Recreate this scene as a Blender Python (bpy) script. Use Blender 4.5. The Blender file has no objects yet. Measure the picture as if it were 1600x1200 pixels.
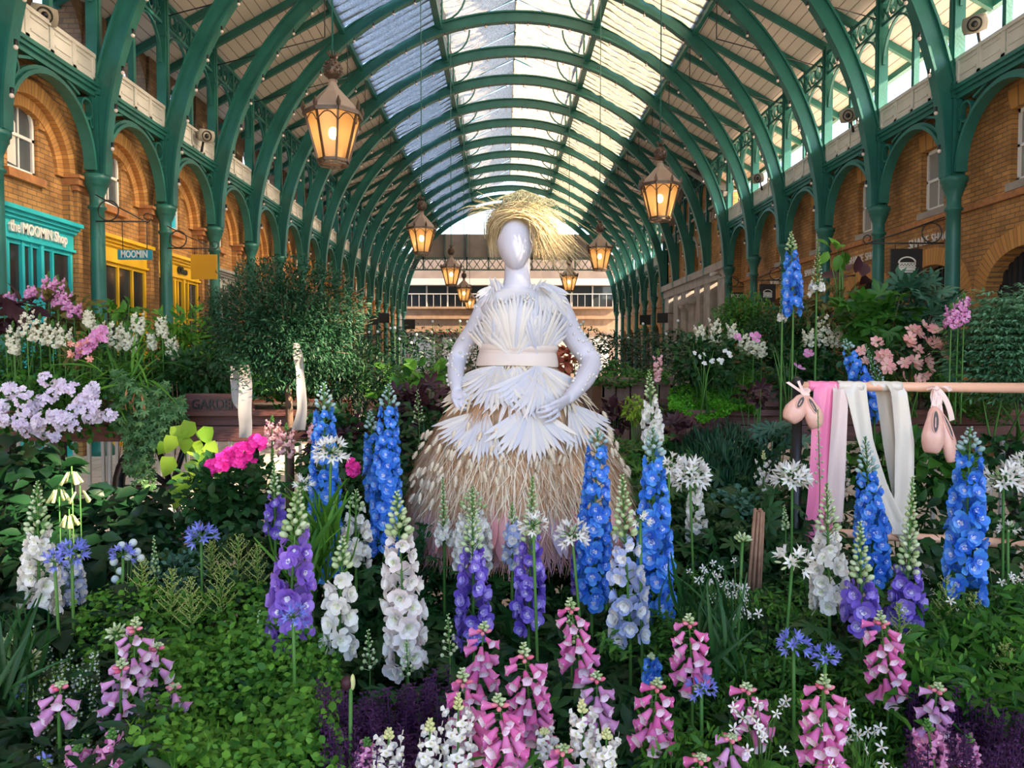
import bpy, math, random
import numpy as np
from mathutils import Vector, Matrix
PI = math.pi
sc = bpy.context.scene
C = sc.collection
rng = np.random.default_rng(7)
random.seed(7)

# ---------------------------------------------------------------- camera, sky, sun, exposure
CAM = np.array([0.0, 0.0, 1.6]); FPX = 1200.0
PITCH = math.atan(43 / 1200); YAW = math.atan(12 / 1200)
cd = bpy.data.cameras.new('camera'); cam = bpy.data.objects.new('camera', cd); C.objects.link(cam)
cd.sensor_width = 36; cd.lens = 27; cd.clip_start = 0.05; cd.clip_end = 2000
cam.location = CAM; cam.rotation_euler = (PI / 2 - PITCH, 0, -YAW)
sc.camera = cam

world = bpy.data.worlds.new('world'); sc.world = world; world.use_nodes = True
wn = world.node_tree; wn.nodes.clear()
sky = wn.nodes.new('ShaderNodeTexSky'); sky.sky_type = 'NISHITA'; sky.sun_disc = False
sky.sun_elevation = math.radians(32); sky.sun_rotation = math.radians(100); sky.air_density = 1.0; sky.dust_density = 1.5
bg = wn.nodes.new('ShaderNodeBackground'); bg.inputs[1].default_value = 0.55
wo = wn.nodes.new('ShaderNodeOutputWorld')
wn.links.new(sky.outputs[0], bg.inputs[0]); wn.links.new(bg.outputs[0], wo.inputs[0])

sd = bpy.data.lights.new('sun', 'SUN'); sun = bpy.data.objects.new('sun', sd); C.objects.link(sun)
sd.energy = 19.0; sd.angle = math.radians(1.2); sd.color = (1.0, 0.80, 0.56)
SUN_DIR = Vector((0.84, -0.22, 0.52)).normalized()      # towards the sun: right of the hall, a little behind the camera
sun.rotation_euler = SUN_DIR.to_track_quat('Z', 'Y').to_euler(); sun.location = (20, -5, 15)

sc.view_settings.view_transform = 'Standard'; sc.view_settings.look = 'None'
sc.view_settings.exposure = 0.65; sc.view_settings.gamma = 1.0; sc.view_settings.use_curve_mapping = False
cy = sc.cycles
cy.max_bounces = 7; cy.diffuse_bounces = 4; cy.glossy_bounces = 2; cy.transmission_bounces = 4; cy.transparent_max_bounces = 14
cy.sample_clamp_indirect = 4.0; cy.caustics_reflective = False; cy.caustics_refractive = False
cy.use_denoising = True

# ---------------------------------------------------------------- pixel -> world
_fw = np.array([math.sin(YAW) * math.cos(PITCH), math.cos(YAW) * math.cos(PITCH), -math.sin(PITCH)])
_rt = np.array([math.cos(YAW), -math.sin(YAW), 0.0])
_up = np.cross(_rt, _fw)
def P(px, py, Y):
    d = _fw * FPX + _rt * (px - 800) + _up * (600 - py)
    return CAM + d * (Y / d[1])
def S(npx, Y): return npx * Y / FPX

# ---------------------------------------------------------------- mesh building
def nrm(a):
    a = np.asarray(a, float)
    return a / np.maximum(np.linalg.norm(a, axis=-1, keepdims=True), 1e-9)

class MB:
    def __init__(s): s.V = []; s.Q = []; s.T = []; s.N = []; s.n = 0   # quads, tris, ngons
    def add(s, V, F, mat=0, v=None):
        V = np.asarray(V, float); o = s.n
        r = rng.random() if v is None else v
        q = [f for f in F if len(f) == 4]; t = [f for f in F if len(f) == 3]
        if q: s.Q.append((np.array(q) + o, mat, np.full(len(q), r)))
        if t: s.T.append((np.array(t) + o, mat, np.full(len(t), r)))
        for f in F:
            if len(f) > 4: s.N.append(([i + o for i in f], mat, r))
        s.V.append(V); s.n += len(V); return s
    def inst(s, tpl, R, T, mat=0, v=None):
        """copies of a template (V, F) by rotation-scale matrices R (N,3,3) and offsets T (N,3)"""
        V, F = tpl[0], tpl[1]; V = np.asarray(V, float); n = len(T); k = len(V)
        if n == 0: return s
        W = np.einsum('nij,kj->nki', R, V) + T[:, None, :]
        r = rng.random(n) if v is None else np.broadcast_to(v, (n,))
        mats = tpl[2] if len(tpl) > 2 else None
        off = (np.arange(n) * k)[:, None, None] + s.n
        groups = {}
        F2 = []
        for i, f in enumerate(F):
            if len(f) <= 4: F2.append((i, f))
            else: F2 += [(i, (f[0], f[j], f[j + 1])) for j in range(1, len(f) - 1)]
        for i, f in F2:
            groups.setdefault((len(f), mat if mats is None else mat + mats[i]), []).append(f)
        for (L, m), fs in groups.items():
            A = (np.array(fs)[None] + off).reshape(-1, L); rr = np.repeat(r, len(fs))
            (s.Q if L == 4 else s.T).append((A, m, rr))
        s.V.append(W.reshape(-1, 3)); s.n += n * k; return s
    def mesh(s, name, mats, origin=(0, 0, 0), smooth=True):
        V = np.concatenate(s.V) - np.asarray(origin, float)
        idx, tot, mi, at = [], [], [], []
        for L, arr in ((4, s.Q), (3, s.T)):
            for A, m, r in arr:
                idx.append(A.reshape(-1)); tot.append(np.full(len(A), L)); mi.append(np.full(len(A), m)); at.append(r)
        for f, m, r in s.N:
            idx.append(np.array(f)); tot.append(np.array([len(f)])); mi.append(np.array([m])); at.append(np.array([r]))
        idx = np.concatenate(idx); tot = np.concatenate(tot); mi = np.concatenate(mi); at = np.concatenate(at)
        me = bpy.data.meshes.new(name)
        me.vertices.add(len(V)); me.vertices.foreach_set('co', V.astype(np.float32).ravel())
        me.loops.add(len(idx)); me.loops.foreach_set('vertex_index', idx.astype(np.int32))
        me.polygons.add(len(tot))
        st = np.concatenate([[0], np.cumsum(tot)[:-1]])
        me.polygons.foreach_set('loop_start', st.astype(np.int32))
        me.polygons.foreach_set('material_index', mi.astype(np.int32))
        me.polygons.foreach_set('use_smooth', np.full(len(tot), bool(smooth)))
        a = me.attributes.new('v', 'FLOAT', 'FACE'); a.data.foreach_set('value', at.astype(np.float32))
        me.update(calc_edges=True); me.validate()
        for m in (mats if isinstance(mats, (list, tuple)) else [mats]): me.materials.append(m)
        return me
    def build(s, name, mats, parent=None, origin=None, smooth=True):
        o0 = origin if origin is not None else (tuple(wloc(parent)) if parent is not None else (0, 0, 0))
        o = bpy.data.objects.new(name, s.mesh(name, mats, o0, smooth)); C.objects.link(o)
        if parent is not None:
            o.parent = parent; o.location = tuple(np.array(o0) - wloc(parent))
        else: o.location = o0
        return o

def wloc(o):
    l = np.array(o.location, float)
    while o.parent is not None: o = o.parent; l = l + np.array(o.location, float)
    return l
def tag(o, label=None, cat=None, group=None, kind=None):
    if label: o['label'] = label
    if cat: o['category'] = cat
    if group: o['group'] = group
    if kind: o['kind'] = kind
    return o
def thing(name, label, cat, loc, group=None):
    o = bpy.data.objects.new(name, None); C.objects.link(o); o.location = tuple(loc); o.empty_display_size = .1
    return tag(o, label, cat, group)
def struct(o): o['kind'] = 'structure'; return o
def linked(name, me, M, parent=None):
    o = bpy.data.objects.new(name, me); C.objects.link(o)
    if parent is not None: o.parent = parent
    o.matrix_basis = M if isinstance(M, Matrix) else Matrix(M)
    return o
def m4(R, T):
    return Matrix(((R[0][0], R[0][1], R[0][2], T[0]), (R[1][0], R[1][1], R[1][2], T[1]), (R[2][0], R[2][1], R[2][2], T[2]), (0, 0, 0, 1)))

# templates -----------------------------------------------------
def box(x0, x1, y0, y1, z0, z1):
    V = [(x, y, z) for x in (x0, x1) for y in (y0, y1) for z in (z0, z1)]
    return V, [(0, 1, 3, 2), (4, 6, 7, 5), (0, 4, 5, 1), (2, 3, 7, 6), (0, 2, 6, 4), (1, 5, 7, 3)]
def bxc(c, s):
    return box(c[0] - s[0] / 2, c[0] + s[0] / 2, c[1] - s[1] / 2, c[1] + s[1] / 2, c[2] - s[2] / 2, c[2] + s[2] / 2)
def frames(pts, up=(0, 0, 1)):
    pts = np.asarray(pts, float); t = np.gradient(pts, axis=0); t = nrm(t)
    up = np.asarray(up, float); a = np.cross(t, up); bad = np.linalg.norm(a, axis=1) < 1e-3
    if bad.any(): a[bad] = np.cross(t[bad], (0.3, 1, 0.1))
    a = nrm(a); b = nrm(np.cross(a, t)); return t, a, b
def tube(pts, r, n=6, cap=True, up=(0, 0, 1)):
    pts = np.asarray(pts, float); k = len(pts); r = np.broadcast_to(np.asarray(r, float), (k,))
    t, a, b = frames(pts, up)
    an = np.arange(n) * 2 * PI / n
    V = (pts[:, None] + r[:, None, None] * (np.cos(an)[None, :, None] * a[:, None] + np.sin(an)[None, :, None] * b[:, None])).reshape(-1, 3)
    F = [(i * n + j, i * n + (j + 1) % n, (i + 1) * n + (j + 1) % n, (i + 1) * n + j) for i in range(k - 1) for j in range(n)]
    if cap: F += [tuple(range(n))[::-1], tuple((k - 1) * n + j for j in range(n))]
    return V, F
def sweep(pts, prof, up=(0, 0, 1), closed=False):
    """closed profile (a, b) swept along pts; a = sideways, b = towards up"""
    pts = np.asarray(pts, float); k = len(pts); n = len(prof); prof = np.asarray(prof, float)
    t, a, b = frames(pts, up)
    V = (pts[:, None] + prof[None, :, 0, None] * a[:, None] + prof[None, :, 1, None] * b[:, None]).reshape(-1, 3)
    F = [(i * n + j, i * n + (j + 1) % n, ((i + 1) % k) * n + (j + 1) % n, ((i + 1) % k) * n + j) for i in range(k if closed else k - 1) for j in range(n)]
    if not closed: F += [tuple(range(n))[::-1], tuple((k - 1) * n + j for j in range(n))]
    return V, F
def rect(w, h): return [(-w / 2, -h / 2), (w / 2, -h / 2), (w / 2, h / 2), (-w / 2, h / 2)]
def bar(p, q, w, h=None, up=(0, 0, 1)): return sweep([p, q], rect(w, h or w), up)
def lathe(prof, n=12, c=(0, 0, 0), ph=0, sx=1, sy=1):
    k = len(prof); an = np.arange(n) * 2 * PI / n + ph; prof = np.asarray(prof, float)
    V = np.stack([prof[:, None, 0] * np.cos(an) * sx + c[0], prof[:, None, 0] * np.sin(an) * sy + c[1], prof[:, None, 1] + 0 * an + c[2]], -1).reshape(-1, 3)
    F = [(i * n + j, i * n + (j + 1) % n, (i + 1) * n + (j + 1) % n, (i + 1) * n + j) for i in range(k - 1) for j in range(n)]
    F += [tuple(range(n))[::-1], tuple((k - 1) * n + j for j in range(n))]
    return V, F
def ball(r=1, n=8, k=5, c=(0, 0, 0), s=(1, 1, 1)):
    th = np.linspace(0.12, PI - 0.12, k)
    V, F = lathe([(r * math.sin(t), -r * math.cos(t)) for t in th], n)
    return np.asarray(V) * np.array(s) + np.array(c), F
def prism_x(poly, x0, x1):
    """polygon in (y, z) extruded from x0 to x1"""
    n = len(poly); V = [(x0, y, z) for y, z in poly] + [(x1, y, z) for y, z in poly]
    return V, [tuple(range(n)), tuple(range(2 * n - 1, n - 1, -1))] + [(i, n + i, n + (i + 1) % n, (i + 1) % n) for i in range(n)]
def grid(A):
    """(m, n, 3) array of points as a sheet"""
    m, n = A.shape[:2]
    return A.reshape(-1, 3), [(i * n + j, i * n + j + 1, (i + 1) * n + j + 1, (i + 1) * n + j) for i in range(m - 1) for j in range(n - 1)]
def leaf(w=.3, fold=.12, droop=.2, seg=3, peak=.4, tipw=.0):
    V = []; F = []
    for i in range(seg + 1):
        t = i / seg; ww = w / 2 * (math.sin(PI * min(1, t ** (math.log(.5) / math.log(peak)))) ** .8 + tipw * t) if 0 < t else 0.012
        ww = max(ww, .008); z = -droop * t * t
        V += [(-ww, t, z + fold * ww * 2), (0, t, z), (ww, t, z + fold * ww * 2)]
    for i in range(seg):
        a = i * 3; F += [(a, a + 1, a + 4, a + 3), (a + 1, a + 2, a + 5, a + 4)]
    return np.array(V), F
def lobed(n=5, inner=.35, seg=2):
    """palmate leaf in the XY plane, stalk at the origin, lobes fanning over +Y"""
    V = [(0, 0, 0)]; F = []
    for i in range(n):
        a = math.radians(90 + (i - (n - 1) / 2) * 250 / n); L = 1 - .35 * abs(i - (n - 1) / 2) / (n / 2)
        h = math.radians(250 / n / 2)
        b = len(V)
        V += [(inner * L * math.cos(a + h), inner * L * math.sin(a + h) , -.02), (.68 * L * math.cos(a + h * .62), .68 * L * math.sin(a + h * .62), 0),
              (L * math.cos(a), L * math.sin(a), -.14), (.68 * L * math.cos(a - h * .62), .68 * L * math.sin(a - h * .62), 0), (inner * L * math.cos(a - h), inner * L * math.sin(a - h), -.02),
              (.6 * L * math.cos(a), .6 * L * math.sin(a), .05)]
        F += [(0, b + 5, b + 1), (b + 1, b + 5, b + 1 + 0)] if False else [(0, b + 4, b + 5), (0, b + 5, b), (b, b + 5, b + 1), (b + 1, b + 5, b + 2), (b + 5, b + 3, b + 2), (b + 4, b + 3, b + 5)]
    return np.array(V), F
def basis(d, n, s):
    """rotation-scale matrices with local +Y along d, +Z near n"""
    y = nrm(d); n = np.broadcast_to(np.asarray(n, float), y.shape)
    z = n - (n * y).sum(-1, keepdims=True) * y; bad = np.linalg.norm(z, axis=-1) < 1e-3
    if bad.any(): z[bad] = np.cross(y[bad], (1, .2, .1))
    z = nrm(z); x = np.cross(y, z); s = np.broadcast_to(np.asarray(s, float), (len(y),))
    return np.stack([x, y, z], -1) * s[:, None, None]
def rdir(n): return nrm(rng.normal(size=(n, 3)))

# ---------------------------------------------------------------- materials
def newmat(name):
    m = bpy.data.materials.new(name); m.use_nodes = True; nt = m.node_tree; nt.nodes.clear()
    return m, nt, nt.nodes.new('ShaderNodeOutputMaterial')
def N(nt, t, **k):
    n = nt.nodes.new('ShaderNode' + t)
    for a, b in k.items(): setattr(n, a, b)
    return n
def setin(n, **k):
    for a, b in k.items(): n.inputs[a.replace('_', ' ')].default_value = b
    return n
def c4(c): return (c[0], c[1], c[2], 1)
def mixc(nt, fac, a, b):
    m = N(nt, 'MixRGB'); nt.links.new(fac, m.inputs[0])
    for i, x in ((1, a), (2, b)):
        if isinstance(x, tuple): m.inputs[i].default_value = c4(x)
        else: nt.links.new(x, m.inputs[i])
    return m.outputs[0]
def simple(name, col, rough=.5, metal=0, col2=None, scale=6, bump=0, bscale=40, attr=False, stretch=None, coat=0):
    m, nt, out = newmat(name); b = N(nt, 'BsdfPrincipled'); setin(b, Roughness=rough, Metallic=metal)
    if coat: setin(b, Coat_Weight=coat)
    nt.links.new(b.outputs[0], out.inputs[0])
    tc = N(nt, 'TexCoord'); vec = tc.outputs['Object']
    if stretch:
        mp = N(nt, 'Mapping'); mp.inputs['Scale'].default_value = stretch; nt.links.new(vec, mp.inputs[0]); vec = mp.outputs[0]
    if col2 is None: b.inputs['Base Color'].default_value = c4(col)
    else:
        if attr: f = N(nt, 'Attribute', attribute_name='v').outputs['Fac']
        else:
            no = N(nt, 'TexNoise'); no.inputs['Scale'].default_value = scale; no.inputs['Detail'].default_value = 4; nt.links.new(vec, no.inputs['Vector'])
            cr = N(nt, 'ValToRGB'); cr.color_ramp.elements[0].position = .35; cr.color_ramp.elements[1].position = .65; nt.links.new(no.outputs[0], cr.inputs[0]); f = cr.outputs[0]
        nt.links.new(mixc(nt, f, tuple(col), tuple(col2)), b.inputs['Base Color'])
    if bump:
        no = N(nt, 'TexNoise'); no.inputs['Scale'].default_value = bscale; nt.links.new(vec, no.inputs['Vector'])
        bp = N(nt, 'Bump'); bp.inputs['Strength'].default_value = bump; bp.inputs['Distance'].default_value = .02
        nt.links.new(no.outputs[0], bp.inputs['Height']); nt.links.new(bp.outputs[0], b.inputs['Normal'])
    return m
def petal(name, c1, c2, tr=.35, rough=.55, objvar=.0):
    """thin plant tissue: diffuse + translucent, colour from the per-face value v and per-object random"""
    m, nt, out = newmat(name)
    f = N(nt, 'Attribute', attribute_name='v').outputs['Fac']
    if objvar:
        oi = N(nt, 'ObjectInfo'); mm = N(nt, 'Math', operation='MULTIPLY_ADD'); mm.inputs[1].default_value = objvar
        nt.links.new(oi.outputs['Random'], mm.inputs[0]); 
        m2 = N(nt, 'Math', operation='MULTIPLY'); m2.inputs[1].default_value = 1 - objvar; nt.links.new(f, m2.inputs[0]); nt.links.new(m2.outputs[0], mm.inputs[2]); f = mm.outputs[0]
    col = mixc(nt, f, tuple(c1), tuple(c2))
    b = N(nt, 'BsdfPrincipled'); setin(b, Roughness=rough); b.inputs['Specular IOR Level'].default_value = .3
    t = N(nt, 'BsdfTranslucent'); ms = N(nt, 'MixShader'); ms.inputs[0].default_value = tr
    nt.links.new(col, b.inputs['Base Color']); nt.links.new(col, t.inputs[0])
    nt.links.new(b.outputs[0], ms.inputs[1]); nt.links.new(t.outputs[0], ms.inputs[2]); nt.links.new(ms.outputs[0], out.inputs[0])
    return m
def brick(name, c1, c2, mort, swap='yz', bw=.22, bh=.075):
    m, nt, out = newmat(name); b = N(nt, 'BsdfPrincipled'); setin(b, Roughness=.85); nt.links.new(b.outputs[0], out.inputs[0])
    g = N(nt, 'NewGeometry'); sp = N(nt, 'SeparateXYZ'); nt.links.new(g.outputs['Position'], sp.inputs[0])
    ad = N(nt, 'Math', operation='ADD'); nt.links.new(sp.outputs['X'], ad.inputs[0]); nt.links.new(sp.outputs['Y'], ad.inputs[1])
    cb = N(nt, 'CombineXYZ'); nt.links.new(ad.outputs[0], cb.inputs[0]); nt.links.new(sp.outputs['Z'], cb.inputs[1])
    br = N(nt, 'TexBrick'); nt.links.new(cb.outputs[0], br.inputs['Vector'])
    br.inputs['Color1'].default_value = c4(c1); br.inputs['Color2'].default_value = c4(c2); br.inputs['Mortar'].default_value = c4(mort)
    setin(br, Scale=1.0, Mortar_Size=.008, Mortar_Smooth=.3, Bias=0.0, Brick_Width=bw, Row_Height=bh)
    no = N(nt, 'TexNoise'); no.inputs['Scale'].default_value = 2.3; no.inputs['Detail'].default_value = 6; nt.links.new(g.outputs['Position'], no.inputs['Vector'])
    cr = N(nt, 'ValToRGB'); cr.color_ramp.elements[0].position = .3; cr.color_ramp.elements[1].position = .7
    cr.color_ramp.elements[0].color = (.62, .58, .55, 1); cr.color_ramp.elements[1].color = (1.15, 1.1, 1.05, 1); nt.links.new(no.outputs[0], cr.inputs[0])
    mu = N(nt, 'MixRGB', blend_type='MULTIPLY'); mu.inputs[0].default_value = 1; nt.links.new(br.outputs[0], mu.inputs[1]); nt.links.new(cr.outputs[0], mu.inputs[2])
    nt.links.new(mu.outputs[0], b.inputs['Base Color'])
    bp = N(nt, 'Bump'); bp.inputs['Strength'].default_value = .6; bp.inputs['Distance'].default_value = .012; bp.invert = True
    nt.links.new(br.outputs['Fac'], bp.inputs['Height']); nt.links.new(bp.outputs[0], b.inputs['Normal'])
    return m
def sheet(name, col, transp, tcol=(1, 1, 1), crinkle=14):
    """netting and sheeting under the roof glass: translucent, partly see-through, crinkled"""
    m, nt, out = newmat(name)
    tc = N(nt, 'TexCoord'); no = N(nt, 'TexNoise'); no.inputs['Scale'].default_value = 3.2; no.inputs['Detail'].default_value = 8; no.inputs['Distortion'].default_value = 1.5
    nt.links.new(tc.outputs['Object'], no.inputs['Vector'])
    cr = N(nt, 'ValToRGB'); cr.color_ramp.elements[0].position = .42; cr.color_ramp.elements[1].position = .6
    cr.color_ramp.elements[0].color = (transp * .35,) * 3 + (1,); cr.color_ramp.elements[1].color = (min(1, transp * 1.5),) * 3 + (1,)
    nt.links.new(no.outputs[0], cr.inputs[0])
    t = N(nt, 'BsdfTranslucent'); t.inputs[0].default_value = c4(col); d = N(nt, 'BsdfDiffuse'); d.inputs[0].default_value = c4(col)
    bp = N(nt, 'Bump'); bp.inputs['Strength'].default_value = 1; bp.inputs['Distance'].default_value = .08
    n2 = N(nt, 'TexNoise'); n2.inputs['Scale'].default_value = crinkle; n2.inputs['Detail'].default_value = 5; n2.inputs['Distortion'].default_value = 2; nt.links.new(tc.outputs['Object'], n2.inputs['Vector'])
    nt.links.new(n2.outputs[0], bp.inputs['Height']); nt.links.new(bp.outputs[0], t.inputs['Normal']); nt.links.new(bp.outputs[0], d.inputs['Normal'])
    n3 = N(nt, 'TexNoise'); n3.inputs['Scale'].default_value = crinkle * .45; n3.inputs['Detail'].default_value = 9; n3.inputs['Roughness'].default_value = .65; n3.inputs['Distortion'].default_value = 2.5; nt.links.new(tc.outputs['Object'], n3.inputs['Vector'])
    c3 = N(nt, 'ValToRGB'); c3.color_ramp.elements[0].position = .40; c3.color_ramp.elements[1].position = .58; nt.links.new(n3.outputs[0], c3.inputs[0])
    fc = mixc(nt, c3.outputs[0], tuple(.42 * x for x in col), tuple(col)); nt.links.new(fc, t.inputs[0]); nt.links.new(fc, d.inputs[0])  # shade of the folds painted into the colour by noise
    m1 = N(nt, 'MixShader'); m1.inputs[0].default_value = .2; nt.links.new(t.outputs[0], m1.inputs[1]); nt.links.new(d.outputs[0], m1.inputs[2])
    tp = N(nt, 'BsdfTransparent'); tp.inputs[0].default_value = c4(tcol)
    m2 = N(nt, 'MixShader'); nt.links.new(cr.outputs[0], m2.inputs[0]); nt.links.new(m1.outputs[0], m2.inputs[1]); nt.links.new(tp.outputs[0], m2.inputs[2])
    nt.links.new(m2.outputs[0], out.inputs[0]); return m
def glassy(name, tint, transp=.5, rough=.08, base=(.03, .035, .04)):
    m, nt, out = newmat(name); b = N(nt, 'BsdfPrincipled'); setin(b, Roughness=rough); b.inputs['Base Color'].default_value = c4(base)
    tp = N(nt, 'BsdfTransparent'); tp.inputs[0].default_value = c4(tint); ms = N(nt, 'MixShader'); ms.inputs[0].default_value = transp
    nt.links.new(b.outputs[0], ms.inputs[1]); nt.links.new(tp.outputs[0], ms.inputs[2]); nt.links.new(ms.outputs[0], out.inputs[0]); return m
def emit(name, col, s):
    m, nt, out = newmat(name); e = N(nt, 'Emission'); e.inputs[0].default_value = c4(col); e.inputs[1].default_value = s
    nt.links.new(e.outputs[0], out.inputs[0]); return m

IRON = simple('green_iron', (.013, .120, .098), .42, col2=(.022, .165, .135), scale=1.7, bump=.15, bscale=25)
STONE = simple('portland_stone', (.42, .37, .32), .8, col2=(.30, .27, .24), scale=3, bump=.2)
WHITEP = simple('white_paint', (.72, .70, .66), .5, col2=(.62, .60, .56), scale=3)
BOARD = None
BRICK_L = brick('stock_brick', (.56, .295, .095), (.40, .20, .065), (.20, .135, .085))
BRICK_D = brick('dark_brick', (.20, .13, .075), (.13, .085, .05), (.10, .075, .055))
TERRA = simple('terracotta_brick', (.50, .22, .08), .8, col2=(.36, .15, .06), scale=9)
DARKGLASS = simple('dark_window_glass', (.03, .035, .04), .06)
BLACK = simple('black_metal', (.012, .012, .014), .4)
# ---------------------------------------------------------------- the hall
CX, HW = .38, 6.92
XL, XR = CX - HW, CX + HW
SPR = 4.5                      # springing of the ribs
YS = [-5 + 2.5 * i for i in range(23)]      # -5 .. 50
YEND = 50.0
def roofz(dx): return 9.95 - .55 * (dx - 4.51)

def boards_mat():
    m, nt, out = newmat('painted_boards'); b = N(nt, 'BsdfPrincipled'); setin(b, Roughness=.7); nt.links.new(b.outputs[0], out.inputs[0])
    g = N(nt, 'NewGeometry'); sp = N(nt, 'SeparateXYZ'); nt.links.new(g.outputs['Position'], sp.inputs[0])
    mo = N(nt, 'Math', operation='FRACT'); mu = N(nt, 'Math', operation='MULTIPLY'); mu.inputs[1].default_value = 5.2
    nt.links.new(sp.outputs['X'], mu.inputs[0]); nt.links.new(mu.outputs[0], mo.inputs[0])
    lt = N(nt, 'Math', operation='LESS_THAN'); lt.inputs[1].default_value = .09; nt.links.new(mo.outputs[0], lt.inputs[0])
    nt.links.new(mixc(nt, lt.outputs[0], (.66, .60, .53), (.25, .21, .18)), b.inputs['Base Color'])
    bp = N(nt, 'Bump'); bp.inputs['Distance'].default_value = .02; bp.invert = True; nt.links.new(lt.outputs[0], bp.inputs['Height']); nt.links.new(bp.outputs[0], b.inputs['Normal'])
    return m
BOARD = boards_mat()
def paving_mat():
    m, nt, out = newmat('stone_paving'); b = N(nt, 'BsdfPrincipled'); setin(b, Roughness=.7); nt.links.new(b.outputs[0], out.inputs[0])
    g = N(nt, 'NewGeometry'); br = N(nt, 'TexBrick'); nt.links.new(g.outputs['Position'], br.inputs['Vector'])
    br.inputs['Color1'].default_value = c4((.62, .54, .46)); br.inputs['Color2'].default_value = c4((.52, .45, .38)); br.inputs['Mortar'].default_value = c4((.25, .22, .2))
    setin(br, Scale=1.0, Mortar_Size=.01, Brick_Width=.9, Row_Height=.6); nt.links.new(br.outputs[0], b.inputs['Base Color']); return m
PAVE = paving_mat()
struct(MB().add(*box(-60, 60, -40, 110, -.2, 0)).build('floor', PAVE))

# cast-iron column with moulded capital (one mesh, reused)
mb = MB()
mb.add(*lathe([(.20, 0), (.20, .12), (.16, .18), (.130, .3), (.122, .9), (.108, 3.6), (.108, 3.95), (.14, 3.97), (.14, 4.0), (.110, 4.03), (.110, 4.18), (.145, 4.27), (.165, 4.33), (.18, 4.34), (.18, 4.40), (.205, 4.42), (.205, 4.5)], 12))
COLM = mb.mesh('iron_column', IRON)
# upright post, clerestory mullion and lattice above each column (vertical post from capital to roof)
mb = MB()
mb.add(*box(-.085, .085, -.085, .085, 4.5, 8.55)); mb.add(*box(-.11, .11, -.11, .11, 5.75, 6.0)); mb.add(*box(-.11, .11, -.04, .04, 4.5, 8.5))
mb.add(*box(-.1, .1, -.1, .1, 7.7, 7.8))
POSTM = mb.mesh('iron_post', IRON, smooth=False)
def arc(cx, cz, r, a0, a1, n, y=0, axis='x', rz=None):
    rz = rz or r; a = np.linspace(a0, a1, n)
    if axis == 'x': return np.stack([cx + r * np.cos(a), np.full(n, y), cz + rz * np.sin(a)], -1)
    return np.stack([np.full(n, y), cx + r * np.cos(a), cz + rz * np.sin(a)], -1)
# bay ironwork between two columns, local y 0..2.5, local x = 0 on the column line
mb = MB(); HB = 1.25
mb.add(*sweep(arc(HB, 4.55, 1.12, 0, PI, 25, 0, 'y'), rect(.16, .07), up=(1, 0, 0)) if False else tube([(0, 0, 0), (0, 0, .001)], .0001, 3))
def flatarc(mb, cy, cz, r, t, w, a0=0, a1=PI, n=24, rz=None):
    """arch ring in the YZ plane: radial thickness t, width w across X"""
    a = np.linspace(a0, a1, n); rz = rz or r; V = []
    for q in a:
        for rr, xx in ((0, -w / 2), (t, -w / 2), (t, w / 2), (0, w / 2)):
            V.append((xx, cy + (r + rr) * math.cos(q), cz + (rz + rr) * math.sin(q)))
    F = [(i * 4 + j, i * 4 + (j + 1) % 4, (i + 1) * 4 + (j + 1) % 4, (i + 1) * 4 + j) for i in range(n - 1) for j in range(4)]
    F += [(0, 1, 2, 3), (n * 4 - 1, n * 4 - 2, n * 4 - 3, n * 4 - 4)]
    mb.add(V, F)
mb = MB()
flatarc(mb, HB, 4.55, 1.05, .06, .18); flatarc(mb, HB, 4.55, 1.11, .05, .07)
mb.add(*box(-.09, .09, 0.05, 2.45, 5.80, 5.86)); mb.add(*box(-.05, .05, 0, 2.5, 5.72, 5.80)); mb.add(*box(-.12, .12, 0, 2.5, 5.86, 5.92))
for yy in (.33, 2.17):
    flatarc(mb, yy, 5.46, .135, .035, .1, 0, 2 * PI, 20)
    s_ = 1 if yy < 1 else -1
    mb.add(*bar((0, yy + s_ * .17, 5.62), (0, yy + s_ * .52, 5.73), .06, .04)); mb.add(*bar((0, yy - s_ * .2, 5.2), (0, yy - s_ * .21, 5.72), .06, .04))
    mb.add(*bar((0, yy - s_ * .17, 5.2), (0, yy - s_ * .12, 5.34), .06, .04))
BAYM = mb.mesh('bay_arch', IRON, smooth=False)
# clerestory mullion and eaves lattice
mb = MB()
mb.add(*box(-.05, .05, HB - .045, HB + .045, 5.9, 8.5))
mb.add(*box(-.05, .05, 0, 2.5, 8.36, 8.44)); mb.add(*box(-.04, .04, 0, 2.5, 7.92, 7.98))
for i in range(8):
    yy = .156 + i * .3125
    if i % 4 in (1, 2): flatarc(mb, yy, 8.17, .13, .025, .05, 0, 2 * PI, 14)
    else: mb.add(*bar((0, yy - .15, 7.98), (0, yy + .15, 8.36), .035, .03)); mb.add(*bar((0, yy + .15, 7.98), (0, yy - .15, 8.36), .035, .03))
for h0 in (.085, 1.295):
    flatarc(mb, h0 + .56, 7.2, .53, .035, .05, 0, PI, 14, rz=.68)
LATM = mb.mesh('eaves_lattice', IRON, smooth=False)
# white panelled parapet
mb = MB(); mb.add(*box(-.04, .04, 0.08, 2.42, 5.92, 6.34)); mb.add(*box(-.07, .07, 0.06, 2.44, 6.32, 6.38)); mb.add(*box(-.06, .06, 0.06, 2.44, 5.92, 6.0))
for i in range(5):
    yy = .1 + i * .575; mb.add(*box(-.06, .06, yy - .045, yy + .045, 5.95, 6.33))
for i in range(4):
    yy = .1 + i * .575; mb.add(*box(-.055, .055, yy + .09, yy + .485, 6.07, 6.10)); mb.add(*box(-.055, .055, yy + .09, yy + .485, 6.25, 6.28))
PARM = mb.mesh('parapet_panel', WHITEP, smooth=False)
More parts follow.
